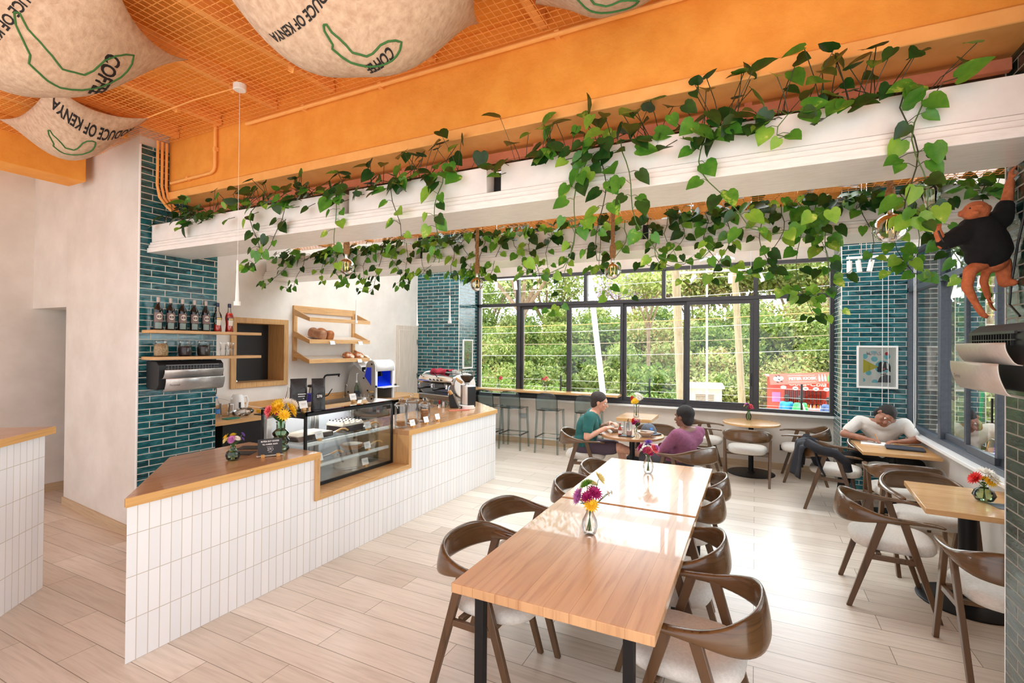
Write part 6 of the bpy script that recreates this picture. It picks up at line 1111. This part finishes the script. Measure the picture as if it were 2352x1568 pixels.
def cloud(m, c, r, sc, n, size, rr, mats):
    for _ in range(n):
        d = V((rr.gauss(0, 1), rr.gauss(0, 1), rr.gauss(0, 1))).normalized(); q = rr.uniform(.55, 1.05) + .12 * math.sin(d.x * 7 + d.z * 5); p = V(c) + V((d.x * sc[0], d.y * sc[1], d.z * sc[2])) * r * q
        a = V((rr.uniform(-1, 1), rr.uniform(-1, 1), rr.uniform(-1, 1))).normalized(); b = a.cross(V((rr.uniform(-1, 1), rr.uniform(-1, 1), rr.uniform(-.2, 1)))).normalized(); s = size * rr.uniform(.5, 1.2)
        m.k = rr.choice(mats); m.add([p - a * s, p + b * s * .42, p + a * s, p - b * s * .42], [(0, 1, 2, 3)])
SHM = ['shrub_a', 'shrub_b', 'shrub_c', 'shrub_dry', 'blossom']
def shrub(label, seed, mats, cat='shrub'):
    rr = random.Random(seed); t = thing('shrub', label, cat, (0, 0, 0), 0, 'shrubs covering the bank outside'); st_ = MB(); m = MB()
    for k in range(7): a = rr.uniform(0, 6.28); e = V((math.cos(a) * rr.uniform(.3, 1.1), math.sin(a) * rr.uniform(.3, 1.1), rr.uniform(.9, 2))); st_.tube([(0, 0, -.3), e * .5 + V((0, 0, .1)), e], [.045, .03, .01], 5)
    for k in range(6): cloud(m, (rr.uniform(-.9, .9), rr.uniform(-.7, .7), rr.uniform(.5, 1.6)), rr.uniform(.7, 1.1), (1, 1, .85), 650, .13, rr, mats)
    st_.build('branches', 'bark', t, uv=False); m.build('foliage', SHM, t, uv=False, smooth=0); return t
SV = [shrub('a', 1, [0, 0, 1, 2]), shrub('b', 2, [1, 1, 0, 3]), shrub('c', 3, [2, 2, 0])]
rs = random.Random(21); pos = []
for row, (y, z, n, x0, x1) in enumerate(((27.2, -2.0, 15, -19, 6.5), (29.5, -.6, 15, -20, 8), (32, 1.0, 15, -22, 9), (35, 2.2, 14, -24, 11))):
    for k in range(n):
        x = x0 + (x1 - x0) * (k + .5) / n + rs.uniform(-.4, .4)
        if row == 0 and -1.2 < x < 4.8: y = 29.3
        else: y = (27.2, 29.5, 32, 35)[row] + (1.2 if row == 1 and -1.2 < x < 4.8 else 0)
        pos.append((x, y + rs.uniform(-.5, .5), z, rs.uniform(.95, 1.35), row, k))
for q in ((-6.6, 23.2, -2.05, .8, 4, 0), (-4.9, 22.6, -2.05, .8, 4, 1), (-9.2, 22.2, -2.05, .95, 4, 2), (-11.4, 23, -2.05, 1, 4, 3), (-3.3, 24, -2.05, .8, 4, 4), (-13.6, 22.5, -2.05, 1, 4, 5),
          (4.6, 14.5, -2.05, 1.1, 5, 0), (6.4, 15.5, -2.05, 1.2, 5, 1), (5.6, 18, -2.05, 1.3, 5, 2), (8.2, 17.5, -2.05, 1.4, 5, 3), (9.6, 14.2, -2.05, 1.2, 5, 4), (7.6, 12.2, -2.05, 1, 5, 5)): pos.append(q)
RW = ('lowest row on the bank outside', 'second row up the bank outside', 'third row up the bank outside', 'top row of the bank outside', 'front row by the road outside', 'clump outside the right-hand window')
used = set()
for x, y, z, s, row, k in pos:
    i = 2 if (row == 4 or (x < -5 and rs.random() < .4)) else (1 if (x > -1 and rs.random() < .6) else rs.choice((0, 0, 2, 1)))
    lb = ('olive green', 'dry yellowish', 'deep green')[i] + ' shrub, number %s from the left, %s' % (ORD[k], RW[row])
    lb = lb.replace('number ', '')
    if i in used: dup(SV[i], (x, y, z), rs.uniform(0, 6.28), lb, None, s)
    else: used.add(i); SV[i].location = (x, y, z); SV[i].scale = (s, s, s); SV[i]['label'] = lb
def tree(label, x, y, z, h, seed, mats, n, cr, lean=0, fork=.45, size=.16, tr=.2):
    rr = random.Random(seed); t = thing('tree', label, 'tree', (x, y, z), 0, 'trees beyond the shrubs'); m = MB(); lf = MB(); f = V((lean * fork, 0, h * fork))
    m.tube([(0, 0, -.4), f * .5 + V((.05, 0, 0)), f], [tr, tr * .8, tr * .7], 9); ends = []
    for k in range(7):
        a = 2 * PI * k / 7 + rr.uniform(-.4, .4); e = f + V((math.cos(a) * cr * rr.uniform(.5, 1), math.sin(a) * cr * .7 * rr.uniform(.4, 1), (h - f.z) * rr.uniform(.45, 1))); md = f.lerp(e, .5) + V((rr.uniform(-.2, .2), 0, rr.uniform(0, .4)))
        m.tube([f - V((0, 0, rr.uniform(0, .8))), md, e], [tr * .5, tr * .3, tr * .08], 6); ends.append(e)
        for j in range(3): e2 = md + V((rr.uniform(-1, 1), rr.uniform(-1, 1), rr.uniform(.2, 1.2))) * cr * .4; m.tube([md, md.lerp(e2, .5) + V((0, 0, .1)), e2], [tr * .22, tr * .14, .01], 5); ends.append(e2)
    m.build('trunk', 'bark', t, uv=False)
    for e in ends: cloud(lf, e, cr * rr.uniform(.34, .55), (1.1, 1, .7), n // len(ends), size, rr, mats)
    lf.build('crown', SHM, t, uv=False, smooth=0)
tree('big pale-barked tree with forked bare limbs, outside the left window panes', -11.7, 24.5, -2, 11.5, 5, [1, 0, 1], 3000, 4.0, .4, .5, .18, .27)
tree('tree with lilac blossom standing beyond the left half of the window', -8.2, 40, 1.5, 8.2, 6, [4, 4, 1], 4500, 4.0, 0, .22, .22, .25)
tree('olive tree beyond the middle of the window', -4.4, 41, 1.8, 7.6, 7, [1, 0, 3], 4500, 3.6, .3, .22, .22, .22)
tree('thin tree with a straight dark trunk beyond the middle panes', -5.2, 27, -1.8, 8.6, 8, [1, 0], 1800, 2.0, .1, .6, .15, .12)
tree('dense green tree beyond the right-middle panes', -.9, 40, 2, 7.4, 9, [0, 2, 1], 5000, 3.4, 0, .22, .22, .22)
tree('leafy tree beyond the right end of the window', 2.6, 41, 2, 7.6, 10, [0, 1, 2], 5000, 3.6, 0, .22, .22, .22)
tree('yellowish tree at the far right behind the kiosk', 6.4, 40, 2, 7.2, 11, [1, 0, 3], 4500, 3.4, 0, .22, .22, .2)
tree('tall tree far left behind the big forked tree', -15.5, 38, 1.5, 8.5, 12, [0, 1, 2], 4500, 4.2, 0, .22, .22, .24)
tree('bushy tree at the far left end of the bank', -20.5, 37, 1, 7.5, 13, [2, 0], 2600, 3.8, 0, .22, .22, .22)
tree('dense green tree close outside the right-hand window', 4.9, 13.4, -2, 7.5, 14, [0, 2, 2], 4500, 2.6, 0, .3, .14, .14)
tree('second green tree outside the right-hand window, farther right', 8.0, 14.5, -2, 8, 15, [0, 2, 1], 4500, 2.8, 0, .3, .14, .14)
def pole(label, p0, p1, r, mat):
    t = thing('utility_pole', label, 'pole', (p0[0], p0[1], -2.05)); d = V((p1[0] - p0[0], p1[1] - p0[1], 0)); MB().tube([(0, 0, -.02), tuple(d + V((0, 0, 9)))], [r * 1.1, r * .85], 14).build('pole', mat, t, uv=False)
    MB().box(tuple(d * .92 + V((0, 0, 8.2))), (.9, .07, .07)).build('cross_arm', mat, t, uv=False)
pole('white leaning utility pole outside the middle window panes', (-3.86, 14.8), (-4.85, 14.3), .085, 'pole_white')
pole('stout wooden utility pole outside, right of the white leaning pole', (-1.9, 15.8), (-2.3, 15.6), .13, 'pole_wood')
pole('slender grey metal pole outside, in front of the small white booth', (-1.2, 15.0), (-1.25, 15.0), .03, 'pole_grey')
pole('pale wooden utility pole outside, left of the red kiosk', (-.25, 17.7), (-.75, 17.5), .11, 'pole_wood')
pole('wooden pole close outside the right-hand window', (3.05, 9.3), (3.25, 9.6), .09, 'pole_wood')
for k, (z0, y, m, lb) in enumerate(((2.72, 15.2, 'orange_metal', 'orange overhead cable crossing outside the window, highest one'), (2.5, 15.3, 'pole_grey', 'grey overhead cable just below the orange one outside'), (2.1, 15.2, 'pole_wood', 'tan overhead cable at mid height outside the window'), (1.72, 15.3, 'pole_grey', 'pale overhead cable at the lowest height outside the window'), (3.4, 15.2, 'pole_grey', 'pale overhead cable near the top panes outside'), (3.9, 15.2, 'pole_grey', 'topmost pale overhead cable outside the window'))):
    t = thing('overhead_cable', lb, 'cable'); MB().tube([(-25 + 4 * i, y, z0 - .35 + .0022 * (i * 4 - 16) ** 2 + .025 * i) for i in range(10)], .009, 5).build('cable', m, t, uv=False)
for k, (a, mt, lb) in enumerate((((2.83, 9.1), pm('hose_green', S(40, 200, 90), .4), 'bright green hose hanging outside the right-hand window'), ((3.0, 9.0), pm('hose_blue', S(50, 80, 210), .4), 'blue hose hanging outside the right-hand window'))):
    t = thing('hose', lb, 'hose'); MB().tube([(a[0], a[1], 3.9), (a[0] - .04, a[1], 2.4), (a[0] + .03, a[1], 1.2), (a[0] - .06, a[1], .2), (a[0] + .1, a[1], -2.05)], .02, 8).build('hose', mt, t, uv=False)
t = thing('wire_fence', 'black posts and thin wires of a fence outside, before the red kiosk', 'fence')
for x in (-7.2, -3.6, 1.42): MB().tube([(x, 19.2, -2.05), (x, 19.2, .62)], .035, 8).build('post', 'black_metal', t, uv=False)
MB().tube([(1.42, 19.2, .0), (2.15, 19.2, -2.05)], .03, 8).build('brace', 'pole_grey', t, uv=False)
for k in range(8): MB().tube([(-18, 19.2, .4 - .3 * k), (8, 19.2, .45 - .3 * k)], .005, 4).build('wire', 'pole_grey', t, uv=False)
# small white booth
t = thing('booth', 'small white roadside booth with a barred window, outside left of the kiosk', 'booth', (-1.78, 21.6, -2.05), R(8))
noisy('booth_white', S(236, 226, 216), S(220, 206, 192), 4, .8, .1, coord='Object')
MB().bb(-.6, .6, 0, 1.0, 0, 2.2).build('wall', 'booth_white', t); MB().extr([(-.7, -.12, 2.2), (-.7, 1.1, 2.32), (-.7, 1.1, 2.37), (-.7, -.12, 2.25)], (1.4, 0, 0)).build('roof', 'booth_white', t); MB().bb(-.4, .3, -.012, -.002, 1.3, 1.95).build('window', noisy('booth_win', S(176, 160, 146), S(150, 134, 120), 20, .6), t)
g = MB()
for k in range(9): g.bb(-.4, .3, -.03, -.014, 1.33 + k * .07, 1.345 + k * .07)
g.build('bars', 'booth_white', t); MB().bb(-.1, .2, -.012, -.002, .3, .95).build('hatch', 'pole_grey', t)
# red kiosk
pm('kiosk_red', S(226, 74, 52), .6); pm('kiosk_rose', S(226, 116, 104), .6); pm('kiosk_dark', S(60, 26, 24), .8); pm('kiosk_white', S(250, 246, 244), .6); pm('kiosk_green', S(80, 190, 90), .6)
KX, KY = 1.82, 25.1
t = thing('kiosk', 'red roadside kiosk with a sign reading PETER KIOSK outside the window', 'kiosk', (KX, KY, -1.4), R(3)); t.scale = (.93, .85, .78); struct(MB().bb(-.2, 4.2, 24.75, 28, -2.1, -1.4).build('ground_verge', 'earth'))
MB().bb(-1.3, 1.3, .02, 1.8, 0, .75).bb(-1.3, -.68, .02, 1.8, .75, 1.75).bb(1.05, 1.3, .02, 1.8, .75, 1.75).bb(-1.3, 1.3, .02, 1.8, 1.75, 2.45).bb(-.68, 1.05, 1.6, 1.8, .75, 1.75).build('walls', 'kiosk_red', t)
MB().bb(-.68, 1.05, 1.4, 1.58, .75, 1.75).build('dark_inside', 'kiosk_dark', t); MB().bb(-1.45, 1.5, -.1, 1.95, 2.46, 2.52).build('roof', 'kiosk_rose', t)
g = MB()
for k in range(22): g.bb(-.66 + k * .08, -.65 + k * .08, .03, .04, 1.0 if k % 3 else .75, 1.75)
for k in range(9): g.bb(-.68, 1.05, .03, .04, 1.05 + k * .08, 1.06 + k * .08)
g.build('grille', 'kiosk_red', t); MB().bb(-.72, 1.1, -.2, .05, .7, .75).build('counter_ledge', 'kiosk_white', t)
sg = MB().box((0, 0, 0), (2.55, .06, .62)).build('sign_board', 'kiosk_rose', t); sg.location = (-.05, -.14, 2.42); sg.rotation_euler = (R(-6), R(-4.5), 0)
m = MB(); X_, Z_ = (1, 0, 0), (0, 0, 1); text(m, 'PETER KIOSK', .205, (.1, -.032, 0), X_, Z_, True, .004, 0, .95); m.bb(-.5, .62, -.036, -.031, .17, .18).bb(-.5, .62, -.036, -.031, -.19, -.18); m.build('lettering', 'kiosk_white', sg)
m = MB(); disc(m, (-.92, -.031, .03), X_, Z_, .2, 18, .004, .15); disc(m, (-.78, -.031, .05), X_, Z_, .1, 16, .004); m.build('emblem', 'kiosk_white', sg); m = MB()
for a, b in ((-.98, .17), (-.86, .19), (-.95, -.16), (-.78, -.13), (-.88, -.02)): m.box((a, -.038, b), (.1, .004, .05), rotm(0, R(30), 0))
m.build('emblem_marks', 'kiosk_dark', sg); m = MB()
for k, a in enumerate((.78, .9, 1.02)): m.lathe([(.03, -.2), (.04, -.18), (.04, .02), (.016, .1), (.016, .18)], (a, -.05, .02), 10)
m.build('bottle_print', 'kiosk_white', sg); MB().lathe([(.03, -.2), (.045, -.18), (.045, .02), (.016, .1), (.016, .2)], (1.14, -.05, .0), 10).build('green_bottle_print', 'kiosk_green', sg)
m = MB(); text(m, 'Coca-Cola', .36, (.25, .015, 2.12), X_, Z_, True, .008, .25); text(m, 'Coca-Cola', .62, (.3, .015, .36), X_, Z_, True, .008, .3); flat(m, (-1.28, .015, .05), X_, Z_, [(0, 0), (.9, 0), (.75, .25), (.45, .42), (.1, .45), (.3, .3), (.0, .2)], .008)
for k in range(4): disc(m, (-.22 + .42 * k, .015, 1.86), X_, Z_, .125, 20, .008, .11)
m.build('white_lettering', 'kiosk_white', t); m = MB(); disc(m, (-.72, .015, 1.9), X_, Z_, .13, 16, .008, .1); m.build('badge', 'kiosk_white', t)
m = MB()
for k in range(4): text(m, 'cafe', .07, (-.22 + .42 * k, .005, 1.85), X_, Z_, True, .004)
m.build('badge_marks', 'kiosk_dark', t)
MB().bb(-1.2, -.85, .005, .018, 1.05, 1.6).build('pink_poster', 'petal_lilac', t); rr = random.Random(4); g = [MB(), MB(), MB()]
for k in range(26): g[k % 3].lathe([(.03, 0), (.03, .14), (.012, .19), (.012, .22)], (-.6 + k * .064, .12 + (k % 2) * .1, .751), 8)
for q, mt, nm in zip(g, ('petal_yellow', 'kiosk_white', 'red_gloss'), ('yellow_goods', 'white_goods', 'red_goods')): q.build(nm, mt, t, uv=False)
noisy('shirt_green', S(90, 214, 130), S(70, 196, 112), 4, .8, coord='Object'); noisy('denim_blue', S(92, 116, 168), S(76, 98, 148), 6, .9, coord='Object'); pm('shirt_blue', S(50, 150, 224), .8); pm('dark_skin', S(84, 58, 46), .6); pm('trousers_olive', S(96, 94, 86), .9)
def walker(label, x, y, rz, top, topn, legs, legsn, skirt=False):
    m = MB(); m.ball((0, 0, 1.58), .1, (.9, 1, 1.15), 12); m.cone((0, 0, 1.42), (0, 0, 1.52), .05, .05, 10); m.cone((0, 0, 1.0), (0, 0, 1.3), .12, .14, 12); m.cone((-.16, 0, 1.38), (.16, 0, 1.38), .06, .06, 10)
    for s in (-1, 1):
        m.cone((s * .19, 0, 1.36), (s * .23, -.06, 1.1), .05, .04, 10); m.cone((s * .23, -.06, 1.1), (s * .2, -.26, 1.02), .038, .028, 10); m.ball((s * .19, -.31, 1.02), .045, (.6, 1, .8), 8); m.ball((s * .02, .075 * 0 - .098, 1.6), .012, n=6)
        m.cone((s * .09, 0, .9), (s * .1, -.02, .5), .085, .06, 10); m.cone((s * .1, -.02, .5), (s * .1, 0, .07), .055, .04, 10); m.cone((s * .1, .03, .05), (s * .1, -.14, .04), .045, .035, 8)
    o = m.build('person', 'dark_skin', None, uv=False, remesh=.02, smooth=180); o.location = (x, y, -2.05); o.rotation_euler = (0, 0, rz); o.scale = (1.08, 1.08, 1.08); tag(o, label, 'person')
    s = MB(); s.cone((-.05, 0, .98), (.05, 0, .98), .15, .15, 14); s.cone((0, 0, 1.0), (0, 0, 1.28), .155, .16, 14); s.cone((-.15, 0, 1.36), (.15, 0, 1.36), .085, .085, 12)
    for k in (-1, 1): s.cone((k * .17, 0, 1.37), (k * .225, -.05, 1.14), .075, .065, 10)
    s.build(topn, top, o, uv=False, remesh=.025, smooth=180); q = MB()
    if skirt: q.lathe([(.24, .45), (.2, .8), (.155, 1.02)], n=18)
    else:
        for k in (-1, 1): q.cone((k * .09, 0, .92), (k * .1, -.02, .5), .11, .085, 12); q.cone((k * .1, -.02, .5), (k * .1, 0, .1), .08, .065, 12)
    q.build(legsn, legs, o, uv=False, smooth=180); MB().ball((0, .02, 1.62), .108, (.95, 1, 1), 10).build('hair', 'hair_black', o, uv=False, smooth=180)
walker('person in a bright green shirt standing at the kiosk counter outside', 1.75, 24.3, R(190), 'shirt_green', 'shirt', 'trousers_olive', 'trousers'); walker('person in a blue shirt left of the green shirt at the kiosk outside', 1.25, 24.55, R(170), 'shirt_blue', 'shirt', 'trousers_grey', 'trousers'); walker('person in a denim dress with dark hair at the right of the kiosk outside', 2.75, 24.2, R(200), 'denim_blue', 'denim_top', 'denim_blue', 'skirt', True)
t = thing('house', 'pale house among the trees far behind the kiosk', 'house', (4.4, 48, 2.9), R(-10)); MB().bb(-2, 2, 0, 3, 0, 3.2).build('wall', 'booth_white', t); MB().extr([(-2.3, -.3, 3.2), (-2.3, 3.3, 3.2), (-2.3, 1.5, 4.4)], (4.6, 0, 0)).build('roof', 'pole_grey', t)
for x in (-1, .9): MB().bb(x - .4, x + .4, -.03, -.005, 1.2, 2.3).build('window', 'kiosk_dark', t)
t = thing('motorbike', 'parked motorbike seen low through the right-hand window', 'motorbike', (5.2, 10.4, -2.05), R(30))
for x in (-.62, .62): MB().tube([(x + .28 * math.cos(2 * PI * k / 20), 0, .3 + .28 * math.sin(2 * PI * k / 20)) for k in range(21)], .05, 8).build('wheel', 'black_plastic', t, uv=False)
MB().box((0, 0, .45), (.5, .22, .3)).build('engine', 'steel', t, bevel=.04); MB().tube([(-.5, 0, .72), (-.1, 0, .74), (.1, 0, .8), (.35, 0, .82)], [.1, .12, .14, .08], 10).build('seat_and_tank', 'red_gloss', t); MB().tube([(.62, 0, .3), (.42, 0, .95)], .03, 8).tube([(.4, -.3, 1.0), (.42, 0, .96), (.4, .3, 1.0)], .015, 6).build('fork', 'steel', t)
